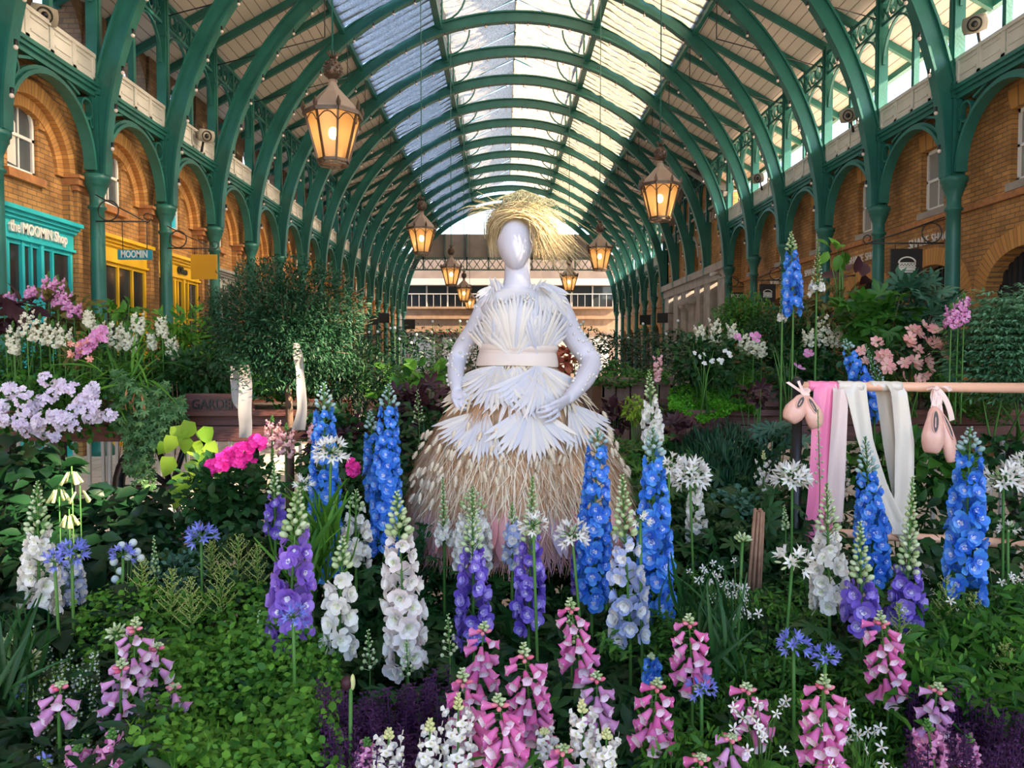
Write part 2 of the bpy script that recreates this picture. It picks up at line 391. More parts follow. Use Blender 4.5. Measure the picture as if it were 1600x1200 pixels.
# arch rib with flanges; bulbs strung along it
mb = MB(); a = np.linspace(0.0, PI, 61)
def ribpts(r): return np.stack([r * np.cos(a), 0 * a, SPR + r * np.sin(a)], -1)
def ring_sweep(mb, r0, r1, w):
    V = []
    for q in a:
        for rr, yy in ((r0, -w / 2), (r1, -w / 2), (r1, w / 2), (r0, w / 2)): V.append((rr * math.cos(q), yy, SPR + rr * math.sin(q)))
    n = len(a); F = [(i * 4 + j, i * 4 + (j + 1) % 4, (i + 1) * 4 + (j + 1) % 4, (i + 1) * 4 + j) for i in range(n - 1) for j in range(4)]
    mb.add(V, F + [(0, 1, 2, 3), (n * 4 - 1, n * 4 - 2, n * 4 - 3, n * 4 - 4)])
ring_sweep(mb, 6.72, 6.76, .2); ring_sweep(mb, 6.76, 7.0, .09); ring_sweep(mb, 7.0, 7.04, .2)
RIBM = mb.mesh('arch_rib', IRON, smooth=False)
mb = MB(); mb2 = MB()
BULBG = simple('bulb_glass', (.8, .68, .62), .15)
aa = np.linspace(.06, PI - .06, 34); T = np.stack([6.62 * np.cos(aa), np.full(34, -.1), SPR + 6.62 * np.sin(aa)], -1)
I3 = np.repeat(np.eye(3)[None], 34, 0)
mb.inst(ball(.032, 8, 6), I3, T, 0); mb.inst(box(-.015, .015, -.015, .03, .0, .1), I3, T, 1)
BULBM = mb.mesh('bulb_string', [BULBG, BLACK])
# rafter
mb = MB()
def slope_box(mb, d0, d1, y0, y1, t0, t1):
    V = [(d, y, roofz(d) + t) for d in (d0, d1) for y in (y0, y1) for t in (t0, t1)]
    mb.add(V, box(0, 1, 0, 1, 0, 1)[1])
slope_box(mb, 4.55, 8.25, -.05, .05, -.17, -.01)
RAFM = mb.mesh('rafter', IRON, smooth=False)
mb = MB(); slope_box(mb, 2.35, 4.5, -.012, .012, -.05, .06); GBARM = mb.mesh('glazing_bar', simple('bar_grey', (.18, .22, .21), .5), smooth=False)

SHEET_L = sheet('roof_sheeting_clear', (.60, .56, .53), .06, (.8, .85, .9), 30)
SHEET_R = sheet('roof_sheeting_sunlit', (.36, .29, .20), .10, (1, .97, .9), 30)  # right slope: cream of the sunlight put into the sheet colour
SHEET_T = sheet('monitor_sheeting', (.50, .38, .29), .05, (1, 1, 1), 26); SHEET_TL = sheet('monitor_sheeting_brightened', (.84, .68, .54), .03, (1, 1, 1), 26)  # left monitor slope: colour lightened in place of stronger light
def put(name, me, x, y, mirror=False, parent=None):
    M = Matrix.Translation((x, y, 0))
    if mirror: M = M @ Matrix.Diagonal((-1, 1, 1, 1))
    o = linked(name, me, M, parent); struct(o) if parent is None else None; return o
PAVY = (25.2, 34.8)
for y in YS:
    rib = put('arch_rib', RIBM, CX, y)
    if 5 < y < 48: put('bulb_string', BULBM, 0, 0, parent=rib); rib.children[0]['kind'] = 'stuff'
    for s, x in ((-1, XL), (1, XR)):
        if not (s > 0 and PAVY[0] < y < PAVY[1]): put('iron_column', COLM, x, y)
        put('iron_post', POSTM, x, y)
        if y < YEND:
            if not (s > 0 and PAVY[0] < y + 1.25 < PAVY[1]):
                put('bay_arch', BAYM, x, y); put('parapet_panel', PARM, x, y)
            put('eaves_lattice', LATM, x, y)
            for h in (0, 1.25): put('rafter', RAFM, CX, y + h, mirror=(s < 0))
            # skylight sheet of this bay
            u = np.linspace(0, 1, 13); w = np.linspace(0, 1, 13); U, W = np.meshgrid(u, w, indexing='ij')
            d = 2.32 + U * 2.2; bump = rng.normal(size=(13, 13)) * .018
            Z = roofz(d) + .0 - .09 * np.sin(PI * U) * np.sin(PI * W) + bump; 
            A = np.stack([CX + s * d, y + .1 + W * 2.3 + 0 * U, Z], -1)
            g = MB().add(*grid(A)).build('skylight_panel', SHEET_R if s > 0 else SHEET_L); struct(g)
            for k in range(1, 6): gb = linked('glazing_bar', GBARM, Matrix.Translation((CX, y + k * .416, 0)) @ Matrix.Diagonal((s, 1, 1, 1)), g)
for s, nm in ((-1, 'left'), (1, 'right')):
    mb = MB(); V = []
    for t in (0, .06): 
        for d in (4.52, 8.3):
            for y in (YS[0] - .2, YEND): V.append((CX + s * d, y, roofz(d) + t))
    mb.add(V, [(0, 1, 3, 2), (4, 6, 7, 5), (0, 4, 5, 1), (2, 3, 7, 6), (0, 2, 6, 4), (1, 5, 7, 3)])
    struct(mb.build('roof_' + nm, BOARD, smooth=False))
    mb = MB(); xx = CX + s * 4.5; mb.add(*box(xx - .05, xx + .05, YS[0], YEND, roofz(4.5) - .14, roofz(4.5) + .08))
    xx = CX + s * 2.28; mb.add(*box(xx - .09, xx + .09, YS[0], YEND, 11.05, 11.26)); mb.add(*box(xx - .05, xx + .05, YS[0], YEND, 12.0, 12.1))
    xx = CX + s * 8.3; mb.add(*box(xx - .06, xx + .06, YS[0], YEND, roofz(8.3) - .1, roofz(8.3) + .05))
    struct(mb.build('trim_' + ('1' if s < 0 else '2'), IRON, smooth=False))
# monitor (raised glazed ridge)
mb = MB()
for s in (-1, 1):
    mb.add(*box(s * 2.22 - .07, s * 2.22 + .07, -.08, .08, 11.0, 12.05))
    mb.add(*box(s * 2.28 - .03, s * 2.28 + .03, 1.22, 1.28, 11.2, 12.05))
    mb.add(*bar((s * 2.28, 0, 12.05), (0, 0, 13.1), .07, .09)); mb.add(*bar((s * 2.28, 1.25, 12.05), (0, 1.25, 13.1), .04, .06))
    pts = [(s * (2.24 - .75 * math.sin(t)), 0, 11.25 + .8 * (1 - math.cos(t))) for t in np.linspace(0, PI / 2, 7)]
    mb.add(*tube(pts, .03, 5))
    for k in (.42, .83, 1.67, 2.08): mb.add(*bar((s * 2.28, k, 12.05), (0, k, 13.1), .02, .03))
mb.add(*box(-.04, .04, 0, 2.5, 13.05, 13.15))
MONM = mb.mesh('monitor_frame', IRON, smooth=False)
for y in YS[:-1]:
    o = put('monitor_frame', MONM, CX, y)
    for s in (-1, 1):
        u = np.linspace(0, 1, 10); w = np.linspace(0, 1, 12); U, W = np.meshgrid(u, w, indexing='ij')
        d = 2.25 * (1 - U); Z = 12.0 + 1.03 * U - .07 * np.sin(PI * W) * np.sin(PI * U) + rng.normal(size=U.shape) * .02
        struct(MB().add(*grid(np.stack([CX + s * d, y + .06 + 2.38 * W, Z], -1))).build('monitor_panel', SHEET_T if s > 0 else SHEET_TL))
        Z = 11.25 + .75 * U; X = CX + s * (2.22 - .10 * np.sin(PI * U) * np.sin(PI * W)) + rng.normal(size=U.shape) * .015
        struct(MB().add(*grid(np.stack([X, y + .06 + 2.38 * W, Z], -1))).build('monitor_side_panel', SHEET_T))
# tie rods
for y in YS[5:-4:1]:
    for s in (-1, 1):
        struct(MB().add(*tube([(CX + s * 6.9, y + .02, 8.1), (CX + s * 4.4, y + .02, 8.75)], .012, 5)).add(*tube([(CX + s * 4.4, y + .02, 8.75), (CX + s * 4.4, y + .02, roofz(4.4) - .1)], .012, 5)).build('tie_rod', BLACK))

# ---------------------------------------------------------------- brick walls with arched openings
def arch_wall(mb, x0, x1, y0, y1, z0, z1, cy, r, zs, rz=None, n=20, mat=0, base=None):
    """slab between x0,x1 with one arch-headed opening centred cy, half width r, springing zs; base = sill height (z0 if open to the ground)"""
    rz = rz or r; b = z0 if base is None else base
    an = np.linspace(PI, 0, n + 1); pts = [(cy + r * math.cos(q), zs + rz * math.sin(q)) for q in an]
    for (a, c) in zip(pts[:-1], pts[1:]):
        mb.add(*prism_x([a, c, (c[0], z1), (a[0], z1)], x0, x1), mat=mat, v=.5)
    mb.add(*box(min(x0, x1), max(x0, x1), y0, cy - r, z0, z1), mat=mat, v=.5); mb.add(*box(min(x0, x1), max(x0, x1), cy + r, y1, z0, z1), mat=mat, v=.5)
    if base is not None: mb.add(*box(min(x0, x1), max(x0, x1), cy - r, cy + r, z0, b), mat=mat, v=.5)
def ring(mb, x0, x1, cy, r, t, zs, a0=0, a1=PI, n=26, rz=None, mat=0):
    V = []; rz = rz or r
    for q in np.linspace(a0, a1, n):
        for rr, xx in ((0, x0), (t, x0), (t, x1), (0, x1)): V.append((xx, cy + (r + rr) * math.cos(q), zs + (rz + rr) * math.sin(q)))
    F = [(i * 4 + j, i * 4 + (j + 1) % 4, (i + 1) * 4 + (j + 1) % 4, (i + 1) * 4 + j) for i in range(n - 1) for j in range(4)]
    mb.add(V, F + [(0, 1, 2, 3), (n * 4 - 1, n * 4 - 2, n * 4 - 3, n * 4 - 4)], mat=mat)
def voussoir_mat():
    """bricks on end around an arch: ring joints from the angle about the bay's arch centre (object space)"""
    m, nt, out = newmat('arch_brick'); b = N(nt, 'BsdfPrincipled'); setin(b, Roughness=.85); nt.links.new(b.outputs[0], out.inputs[0])
    tc = N(nt, 'TexCoord'); sp = N(nt, 'SeparateXYZ'); nt.links.new(tc.outputs['Object'], sp.inputs[0])
    at = N(nt, 'Math', operation='ARCTAN2'); nt.links.new(sp.outputs['Z'], at.inputs[0]); nt.links.new(sp.outputs['Y'], at.inputs[1])
    mu = N(nt, 'Math', operation='MULTIPLY'); mu.inputs[1].default_value = 14; nt.links.new(at.outputs[0], mu.inputs[0])
    fr = N(nt, 'Math', operation='FRACT'); nt.links.new(mu.outputs[0], fr.inputs[0]); lt = N(nt, 'Math', operation='LESS_THAN'); lt.inputs[1].default_value = .13; nt.links.new(fr.outputs[0], lt.inputs[0])
    fl = N(nt, 'Math', operation='FLOOR'); nt.links.new(mu.outputs[0], fl.inputs[0]); wn_ = N(nt, 'TexWhiteNoise', noise_dimensions='1D'); nt.links.new(fl.outputs[0], wn_.inputs['W'])
    col = mixc(nt, wn_.outputs[0], (.62, .31, .09), (.48, .22, .06)); nt.links.new(mixc(nt, lt.outputs[0], col, (.25, .15, .08)), b.inputs['Base Color'])
    bp = N(nt, 'Bump'); bp.inputs['Distance'].default_value = .01; bp.invert = True; nt.links.new(lt.outputs[0], bp.inputs['Height']); nt.links.new(bp.outputs[0], b.inputs['Normal']); return m
VOUS = voussoir_mat()
FRAMEW = simple('sash_white', (.90, .89, .86), .45)
BLIND = simple('window_blind', (.30, .30, .28), .8)
CYANP = simple('cyan_poster', (.02, .52, .72), .5)
PALEP = simple('pale_reflection', (.72, .70, .64), .7)  # tone of the reflection painted on the left panes

def sash(name_n, x, s, cy, z0, z1, hw, arched, glassmat, tint=None):
    """sash window facing the nave; s = +1 when the nave lies towards +x"""
    w = struct(bpy.data.objects.new('window_%d' % name_n, None)); C.objects.link(w); w.location = (x, cy, z0)
    zs = z1 - hw if arched else z1; xf = x + s * .04
    mb = MB(); f = .05
    for yy in (cy - hw, cy + hw - f): mb.add(*box(min(x, xf), max(x, xf), yy, yy + f, z0, zs))
    mb.add(*box(min(x, xf), max(x, xf), cy - hw, cy + hw, z0, z0 + .07)); mid = z0 + (z1 - z0) * .48
    mb.add(*box(min(x, xf), max(x, xf), cy - hw, cy + hw, mid, mid + .045))
    if arched: ring(mb, min(x, xf), max(x, xf), cy, hw - f, f, zs)
    else: mb.add(*box(min(x, xf), max(x, xf), cy - hw, cy + hw, z1 - .06, z1))
    xm = x + s * .025
    mb.add(*box(min(x, xm), max(x, xm), cy - .012, cy + .012, z0, z1 - .02))
    mb.build('window_frame', FRAMEW, w, smooth=False)
    mb = MB(); xg = x + s * .01
    pts = [(cy - hw, z0), (cy + hw, z0)] + ([(cy + hw * math.cos(q), zs + hw * math.sin(q)) for q in np.linspace(0, PI, 14)] if arched else [(cy + hw, z1), (cy - hw, z1)])
    mb.add(*prism_x(pts, x, xg)); mb.build('pane', glassmat, w, smooth=False)
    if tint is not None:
        mb = MB(); xd = xg + s * .004; mb.add(*prism_x([(cy - hw * .8, z0 + .12), (cy - hw * .15, z0 + .1), (cy - hw * .15, z0 + .7), (cy - hw * .55, z0 + .85)], xg, xd)); mb.build('display', tint, w, smooth=False)  # pale patch on the pane, a painted bright reflection
    mb = MB(); xs_ = x + s * .16; mb.add(*box(min(x, xs_), max(x, xs_), cy - hw - .1, cy + hw + .1, z0 - .12, z0)); mb.build('window_sill', STONE if s < 0 else TERRA, w, smooth=False)
    return w
WREF = simple('window_sky_reflection', (.10, .11, .12), .05)

xr, xm_, xo = XL - .5, XL - .40, XL - .28       # recess, middle ring, outer face of the left wall (negative x direction)
wn_i = 1
for y in YS[:-1]:
    cyb = y + 1.25
    mb = MB()
    arch_wall(mb, xm_ - .0, xr, y + .18, y + 2.32, 3.62, 5.9, cyb, .35, 4.98, base=4.22)           # wall panel with window hole
    mb.add(*box(xr - .02, xr - .3, y, y + 2.5, 3.0, 5.9) if False else box(xr - .3, xr - .1, y, y + 2.5, 0, 5.9))
    arch_wall(mb, xo, xm_, y + .17, y + 2.33, 3.62, 5.9, cyb, .98, 4.40)
    mb.add(*box(xr, xo + .06, y - .17, y + .17, 0, 4.3)); mb.add(*box(xr, xo, y - .17, y + .17, 4.3, 5.9))
    mb.add(*box(xr - .3, xo, y + .1, y + 2.4, 3.60, 3.66))
    struct(mb.build('wall_left', BRICK_L, smooth=False))
    mb = MB(); ring(mb, xm_, xo + .03, cyb, .95, .22, 4.40); ring(mb, xr + .05, xm_ + .035, cyb, .36, .18, 4.98, 0, PI); ring(mb, xr + .02, xm_ + .05, cyb, .78, .17, 4.40)
    o = mb.build('trim_3', VOUS, origin=(xo, cyb, 4.40), smooth=False); struct(o)
    mb = MB()
    for z0_, z1_, e in ((4.22, 4.30, .03), (4.30, 4.40, .08), (4.40, 4.45, .12)): mb.add(*box(xr, xo + .06 + e, y - .2 - e, y + .2 + e, z0_, z1_))
    struct(mb.build('trim_4', TERRA, smooth=False))
    g = CYANP if 14 < y < 18.5 else WREF
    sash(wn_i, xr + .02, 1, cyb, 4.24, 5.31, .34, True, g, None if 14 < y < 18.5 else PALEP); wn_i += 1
    # upper screen of dark brick with arched openings to the sky
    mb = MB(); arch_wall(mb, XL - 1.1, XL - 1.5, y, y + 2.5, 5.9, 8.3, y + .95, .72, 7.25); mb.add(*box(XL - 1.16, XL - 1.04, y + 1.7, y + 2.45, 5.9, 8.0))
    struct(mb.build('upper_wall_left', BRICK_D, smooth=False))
struct(MB().add(*box(XL - 1.6, XL - .1, YS[0], YEND, 5.86, 5.92)).build('trim_5', STONE, smooth=False))

# right wall: plain brick bays with square sash windows and segmental doorways
XW = XR + .34
GRILLE = simple('dark_door_boards', (.025, .025, .028), .5)
for y in YS[:-1]:
    if PAVY[0] - .5 < y + 1.25 < PAVY[1]: continue
    cyb = y + 1.25; mb = MB()
    arch_wall(mb, XW, XW + .35, y, y + 2.5, 0, 4.0, cyb, .92, 2.62, rz=.62)
    for b in (box(XW, XW + .3, y, cyb - .37, 4.0, 5.9), box(XW, XW + .3, cyb + .37, y + 2.5, 4.0, 5.9), box(XW, XW + .3, cyb - .37, cyb + .37, 4.0, 4.22), box(XW, XW + .3, cyb - .37, cyb + .37, 5.32, 5.9)): mb.add(*b)
    mb.add(*box(XW + .3, XW + .4, y, y + 2.5, 4.0, 5.9))
    struct(mb.build('wall_right', BRICK_L, smooth=False))
    mb = MB(); ring(mb, XW - .012, XW + .34, cyb, .92, .3, 2.62, .0, PI, rz=.62)
    V = [(XW - .012, cyb - .37, 5.32), (XW - .012, cyb + .37, 5.32), (XW - .012, cyb + .5, 5.62), (XW - .012, cyb - .5, 5.62)]
    V += [(x + .1, yy, z) for x, yy, z in V]; mb.add(V, [(0, 1, 2, 3), (7, 6, 5, 4), (0, 4, 5, 1), (1, 5, 6, 2), (2, 6, 7, 3), (3, 7, 4, 0)])
    struct(mb.build('trim_6', VOUS, origin=(XW, cyb, 2.2), smooth=False))
    mb = MB(); mb.add(*box(XW - .06, XW + .02, y, y + 2.5, 3.98, 4.08)); struct(mb.build('trim_7', TERRA, smooth=False))
    sash(wn_i, XW + .14, -1, cyb, 4.22, 5.32, .37, False, BLIND); wn_i += 1
    d = struct(bpy.data.objects.new('door_%d' % (YS.index(y) + 1), None)); C.objects.link(d); d.location = (XW + .3, cyb, 0)
    mb = MB(); mb.add(*box(XW + .25, XW + .3, cyb - .95, cyb + .95, 0, 3.3)); 
    for k in range(15): mb.add(*box(XW + .22, XW + .26, cyb - .92 + k * .13, cyb - .92 + k * .13 + .06, 0, 3.3))
    mb.add(*box(XW + .2, XW + .26, cyb - .92, cyb + .92, 2.55, 2.64)); mb.build('door_board', GRILLE, d, smooth=False)
struct(MB().add(*box(XR + .1, XR + .75, YS[0], YEND, 5.86, 5.92)).build('trim_8', STONE, smooth=False))

# pavilion front on the right with pediment, niche, corbels, stone doorway
y0, y1 = PAVY; ym = (y0 + y1) / 2; xf = XR + .06
pav = struct(bpy.data.objects.new('pavilion_front_wall', None)); C.objects.link(pav); pav.location = (xf, ym, 0)
mb = MB(); arch_wall(mb, xf, xf + .5, y0, y1, 4.6, 6.9, ym, .75, 5.35)
mb.add(*prism_x([(y0, 6.9), (y1, 6.9), (ym, 8.75)], xf, xf + .5)); mb.add(*box(xf + .4, xf + .5, y0, y1, 4.6, 7))
mb.add(*box(xf + .02, xf + 4, y0 - .3, y0 + .3, 0, 6.9)); mb.add(*box(xf, xf + 4, y1 - .3, y1, 0, 6.9))
mb.build('brick_front', BRICK_L, pav, smooth=False)
mb = MB()
for a_, b_ in (((y0 - .25, 6.85), (ym, 8.8)), ((y1 + .25, 6.85), (ym, 8.8))): mb.add(*bar((xf - .05, a_[0], a_[1]), (xf - .05, b_[0], b_[1]), .45, .16))
mb.add(*box(xf - .25, xf + .1, y0 - .1, y1 + .1, 4.5, 4.75)); mb.add(*box(xf - .15, xf + .1, y0 - .05, y1 + .05, 4.2, 4.5)); mb.add(*box(xf - .12, xf + .1, y0, y1, 6.78, 6.88))
for k in range(22):
    yy = y0 + .4 + k * (y1 - y0 - .8) / 21
    if abs(yy - ym) > .9: mb.add(*box(xf - .1, xf + .1, yy - .06, yy + .06, 6.35, 6.7))
ring(mb, xf - .04, xf + .1, ym, .75, .16, 5.35)
for yy in (y0 + .5, y0 + 2.3, ym - 1.1, ym + 1.1, y1 - 2.3, y1 - .5): mb.add(*box(xf - .12, xf + .4, yy - .42, yy + .42, 0, 4.2))
mb.build('stone_dressing', STONE, pav, smooth=False)
mb = MB()
for yy in (ym - .5, ym + .5): mb.add(*lathe([(.3, 0), (.3, .2), (.22, .3), (.2, 3.3), (.26, 3.45), (.32, 3.5), (.32, 3.6)], 14, (xf - .1, yy, 0)))
mb.add(*box(xf - .4, xf + .2, ym - 1.0, ym + 1.0, 3.6, 3.85)); mb.build('doorway_column', STONE, pav)
MB().add(*box(xf + .3, xf + .4, y0, y1, 0, 4.2)).add(*box(xf + .35, xf + .4, ym - .7, ym + .7, 4.8, 6.1)).build('dark_opening', GRILLE, pav, smooth=False)

# far end of the hall: boarded gable, lattice, glazed gallery, timber beam
ge = struct(bpy.data.objects.new('wall_end', None)); C.objects.link(ge); ge.location = (CX, YEND, 0)
GREYB = simple('gable_boards', (.30, .26, .23), .8, col2=(.24, .21, .19), scale=2)
mb = MB()
V = [(CX - 6.9, YEND, 7.9), (CX + 6.9, YEND, 7.9), (CX + 5.3, YEND, 9.5), (CX - 5.3, YEND, 9.5)]; V += [(x, y + .1, z) for x, y, z in V]
mb.add(V, [(0, 1, 2, 3), (7, 6, 5, 4), (0, 4, 5, 1), (1, 5, 6, 2), (2, 6, 7, 3), (3, 7, 4, 0)]); mb.build('gable_boarding', GREYB, ge, smooth=False)
mb = MB()
for k in range(9): mb.add(*box(CX - 5.6 + k * 1.4 - .05, CX - 5.6 + k * 1.4 + .05, YEND - .15, YEND, 7.2, 9.5))
mb.add(*box(CX - 6.9, CX + 6.9, YEND - .15, YEND - .05, 7.85, 8.0)); mb.add(*box(CX - 6.9, CX + 6.9, YEND - .15, YEND - .05, 7.15, 7.25))
for k in range(28):
    xx = CX - 6.9 + k * .5; mb.add(*bar((xx, YEND - .1, 7.2), (xx + .5, YEND - .1, 7.9), .05)); mb.add(*bar((xx + .5, YEND - .1, 7.2), (xx, YEND - .1, 7.9), .05))
mb.build('lattice_truss', simple('grey_green_iron', (.10, .14, .13), .5), ge, smooth=False)
TIMB = simple('warm_timber', (.28, .17, .10), .6, col2=(.2, .12, .07), scale=3)
mb = MB(); mb.add(*box(CX - 7.4, CX + 7.4, 53.5, 54, 3.3, 5.0)); mb.add(*box(CX - 7.4, CX + 7.4, 53.3, 54, 4.2, 4.35)); mb.add(*box(CX - 7.4, CX + 7.4, 53.3, 54, 4.9, 5.05)); mb.build('timber_beam', TIMB, ge, smooth=False)
mb = MB(); mb.add(*box(CX - 7.4, CX + 7.4, 54, 54.3, 5.0, 6.6)); mb.build('gallery_glass', DARKGLASS, ge, smooth=False)
mb = MB(); mb.add(*box(CX - 7.4, CX + 7.4, 53.4, 54.6, 6.55, 7.0))
for k in range(30): mb.add(*box(CX - 7.3 + k * .5, CX - 7.27 + k * .5, 53.4, 53.43, 5.0, 5.9))
for k in range(11): mb.add(*box(CX - 7.3 + k * 1.45, CX - 7.2 + k * 1.45, 53.9, 54.05, 5.0, 6.6))
mb.add(*box(CX - 7.4, CX + 7.4, 53.38, 53.45, 5.9, 5.96)); mb.build('gallery_frame', simple('gallery_grey', (.40, .38, .36), .6), ge, smooth=False)
mb = MB(); mb.add(*box(CX - 9, CX + 9, 56, 56.3, 0, 9)); mb.build('far_brick', simple('far_pale_brick', (.20, .15, .12), .9, col2=(.15, .11, .09), scale=1), ge, smooth=False)
mb = MB(); 
for k in range(7): mb.add(*box(CX - 7 + k * 2.1, CX - 5.4 + k * 2.1, 55.9, 56, .6, 3.0))
mb.build('shop_window', simple('shop_window_pale', (.34, .34, .33), .2), ge, smooth=False)
REDS = simple('red_sign', (.75, .03, .06), .5)
for px, py, w, h in ((725, 510, 16, 16), (690, 518, 26, 10), (935, 512, 22, 12), (660, 512, 8, 12), (780, 506, 8, 6)):
    c = P(px, py, 55.6); MB().add(*bxc(c, (S(w, 55.6), .1, S(h, 55.6)))).build('red_sign', REDS, ge, smooth=False)
# ---------------------------------------------------------------- shopfronts, signs, lanterns, speakers
def text(s, size, origin, xdir, mat, parent=None, name='lettering', extrude=.012, bold=0.0, width=None, spacing=1.0):
    cu = bpy.data.curves.new(name, 'FONT'); cu.body = s; cu.size = size; cu.extrude = extrude; cu.offset = bold; cu.space_character = spacing
    cu.align_x = 'CENTER'; cu.align_y = 'CENTER'; cu.materials.append(mat); cu.resolution_u = 3
    tmp = bpy.data.objects.new(name, cu); C.objects.link(tmp); bpy.context.view_layer.update()
    me = bpy.data.meshes.new_from_object(tmp.evaluated_get(bpy.context.evaluated_depsgraph_get())); bpy.data.objects.remove(tmp)
    wreal = (max(v.co.x for v in me.vertices) - min(v.co.x for v in me.vertices)) or 1
    o = bpy.data.objects.new(name, me); C.objects.link(o)
    x = Vector(xdir).normalized(); z = Vector((0, 0, 1)); n = x.cross(z)
    sx = 1.0
    if width:
        sx = width / wreal
    p = wloc(parent) if parent is not None else np.zeros(3)
    o.matrix_basis = Matrix(((x[0] * sx, z[0], n[0], origin[0] - p[0]), (x[1] * sx, z[1], n[1], origin[1] - p[1]), (x[2] * sx, z[2], n[2], origin[2] - p[2]), (0, 0, 0, 1)))
    if parent is not None: o.parent = parent
    return o
TURQ = simple('turquoise_paint', (.03, .55, .60), .4, col2=(.03, .48, .54), scale=3)
YELL = simple('yellow_paint', (.82, .50, .02), .4, col2=(.74, .44, .02), scale=3)
GREYP = simple('grey_paint', (.30, .30, .27), .5)
BROWNP = simple('brown_paint', (.16, .09, .05), .5, col2=(.12, .07, .04), scale=3)
SHOPGLASS = glassy('shop_glass', (.5, .5, .5), .35, .05, (.05, .05, .05)); SHOPIN = simple('shop_interior', (.06, .045, .035), .8, col2=(.12, .08, .05), scale=2)
LETW = simple('white_lettering', (.82, .80, .76), .5); LETB = simple('black_lettering', (.02, .02, .02), .5)
def shopfront(bay, paint, label, cat_cols, door=None):
    ya, yb = YS[bay] + .2, YS[bay] + 2.3; x = xo
    t = thing('shopfront', label, 'shopfront', (x, ya, 0), 'shopfronts in the left arcade')
    mb = MB()
    for z0, z1, e in ((3.52, 3.57, .05), (3.57, 3.62, .10), (3.62, 3.68, .16), (3.50, 3.54, .02), (3.24, 3.28, .03)): mb.add(*box(x - .2, x + e, ya - .02, yb + .02, z0, z1))
    mb.add(*box(x - .2, x, ya, yb, 3.26, 3.54)); mb.build('fascia', paint, t, smooth=False)
    mb = MB(); n = cat_cols
    for k in range(n + 1):
        yy = ya + k * (yb - ya) / n; w = .06 if k in (0, n) else .022
        mb.add(*box(x - .12, x - .02, yy - w if k else yy, yy + w if k < n else yy, 0, 3.26))
    for z0, z1 in ((0, .55), (3.18, 3.26), (2.38, 2.42)): mb.add(*box(x - .12, x - .03, ya, yb, z0, z1))
    mb.build('window_frame', paint, t, smooth=False)
    MB().add(*box(x - .07, x - .06, ya + .03, yb - .03, .5, 3.2)).build('pane', SHOPGLASS, t, smooth=False)
    if door is not None:
        a = ya + (yb - ya) * door; mb = MB()
        mb.add(*box(x - .1, x + .01, a, a + .07, 0, 3.26)); mb.add(*box(x - .1, x + .01, a + .85, a + .92, 0, 3.26)); mb.add(*box(x - .2, x - .02, a, a + .9, 0, .9))
        mb.add(*box(x - .2, x + .0, a, a + .9, 2.25, 2.43)); mb.add(*box(x - .1, x - .01, a + .43, a + .49, 0, 3.26))
        mb.build('door', paint, t, smooth=False)
    return t
b0 = YS.index(10.0)
s0 = shopfront(b0, TURQ, 'turquoise painted shopfront with moulded fascia under the first brick arch', 4, .18)
text('the MOOMIN Shop', .22, (xo + .03, 11.36, 3.40), (0, 1, 0), LETW, s0, 'fascia_lettering', .02, .004, width=1.38)
s1 = shopfront(b0 + 1, YELL, 'yellow shopfront with a gridded window behind the turquoise hanging sign', 4)
s2 = shopfront(b0 + 2, YELL, 'yellow shopfront with double doors behind the square orange sign', 4, .2)
text('Olive', .2, (xo + .03, YS[b0 + 2] + 1.35, 3.40), (0, 1, 0), LETB, s2, 'fascia_lettering', .02, .006)
shopfront(b0 + 3, GREYP, 'grey shopfront in the bay after the two yellow ones', 4)
for k in range(b0 + 4, b0 + 13): shopfront(k, BROWNP, {0: 'nearest brown timber shopfront, directly after the grey one', 1: 'second brown timber shopfront after the grey one', 2: 'third brown timber shopfront after the grey one'}.get(k - b0 - 4, 'brown timber shopfront far down the left arcade, past the third brown one'), 3)
for s_, xs in ((1, xr - .12),): struct(MB().add(*box(xs - .05, xs, YS[0], YEND, 0, 3.6)).build('wall_shop_back', SHOPIN, smooth=False))

SIGNIRON = simple('wrought_iron', (.03, .03, .03), .5)
def bracket(xa, xb, y, z, label, scroll, group='wrought iron sign brackets'):
    """horizontal arm from xa (post) to xb (tip), raking stay and scrolls"""
    t = thing('sign_bracket', label, 'bracket', (xa, y, z), group); s = 1 if xb > xa else -1
    MB().add(*tube([(xa, y, z), (xb, y, z)], .014, 6)).build('arm', SIGNIRON, t)
    MB().add(*tube([(xa, y, z + .42), (xa + (xb - xa) * .5, y, z + .2), (xb - s * .05, y, z + .02)], .011, 6)).build('stay', SIGNIRON, t)
    q = np.linspace(0, 2 * PI, 22); r = .16
    MB().add(*tube(np.stack([xa + s * .2 + r * np.cos(q), 0 * q + y, z + .17 + r * np.sin(q)], -1), .012, 5)).build('ring', SIGNIRON, t)
    q = np.linspace(-PI / 2, 1.4 * PI, 16); rr = np.linspace(.09, .03, 16)
    MB().add(*tube(np.stack([xb + rr * np.cos(q) * s, 0 * q + y, z + .07 + rr * np.sin(q)], -1), .01, 5)).build('scroll', SIGNIRON, t)
    return t
def hang_sign(name, label, cpx, cpy, w, h, Y, board, zarm, cat='sign'):
    c = P(cpx, cpy, Y); W, H = S(w, Y), S(h, Y)
    t = thing(name, label, cat, c)
    MB().add(*bxc(c, (W, .04, H))).build('board', board, t, smooth=False)
    for s in (-1, 1): MB().add(*tube([(c[0] + s * W * .36, Y, c[2] + H / 2), (c[0] + s * W * .36, Y, zarm - .016)], .007, 5)).build('hanger', SIGNIRON, t)
    return t, c, W, H
z_ = P(200, 346, 12.3)[2]; bracket(P(150, 346, 12.3)[0], P(229, 346, 12.3)[0], 12.3, z_, 'black iron bracket holding the turquoise sign on the second left column', 1)
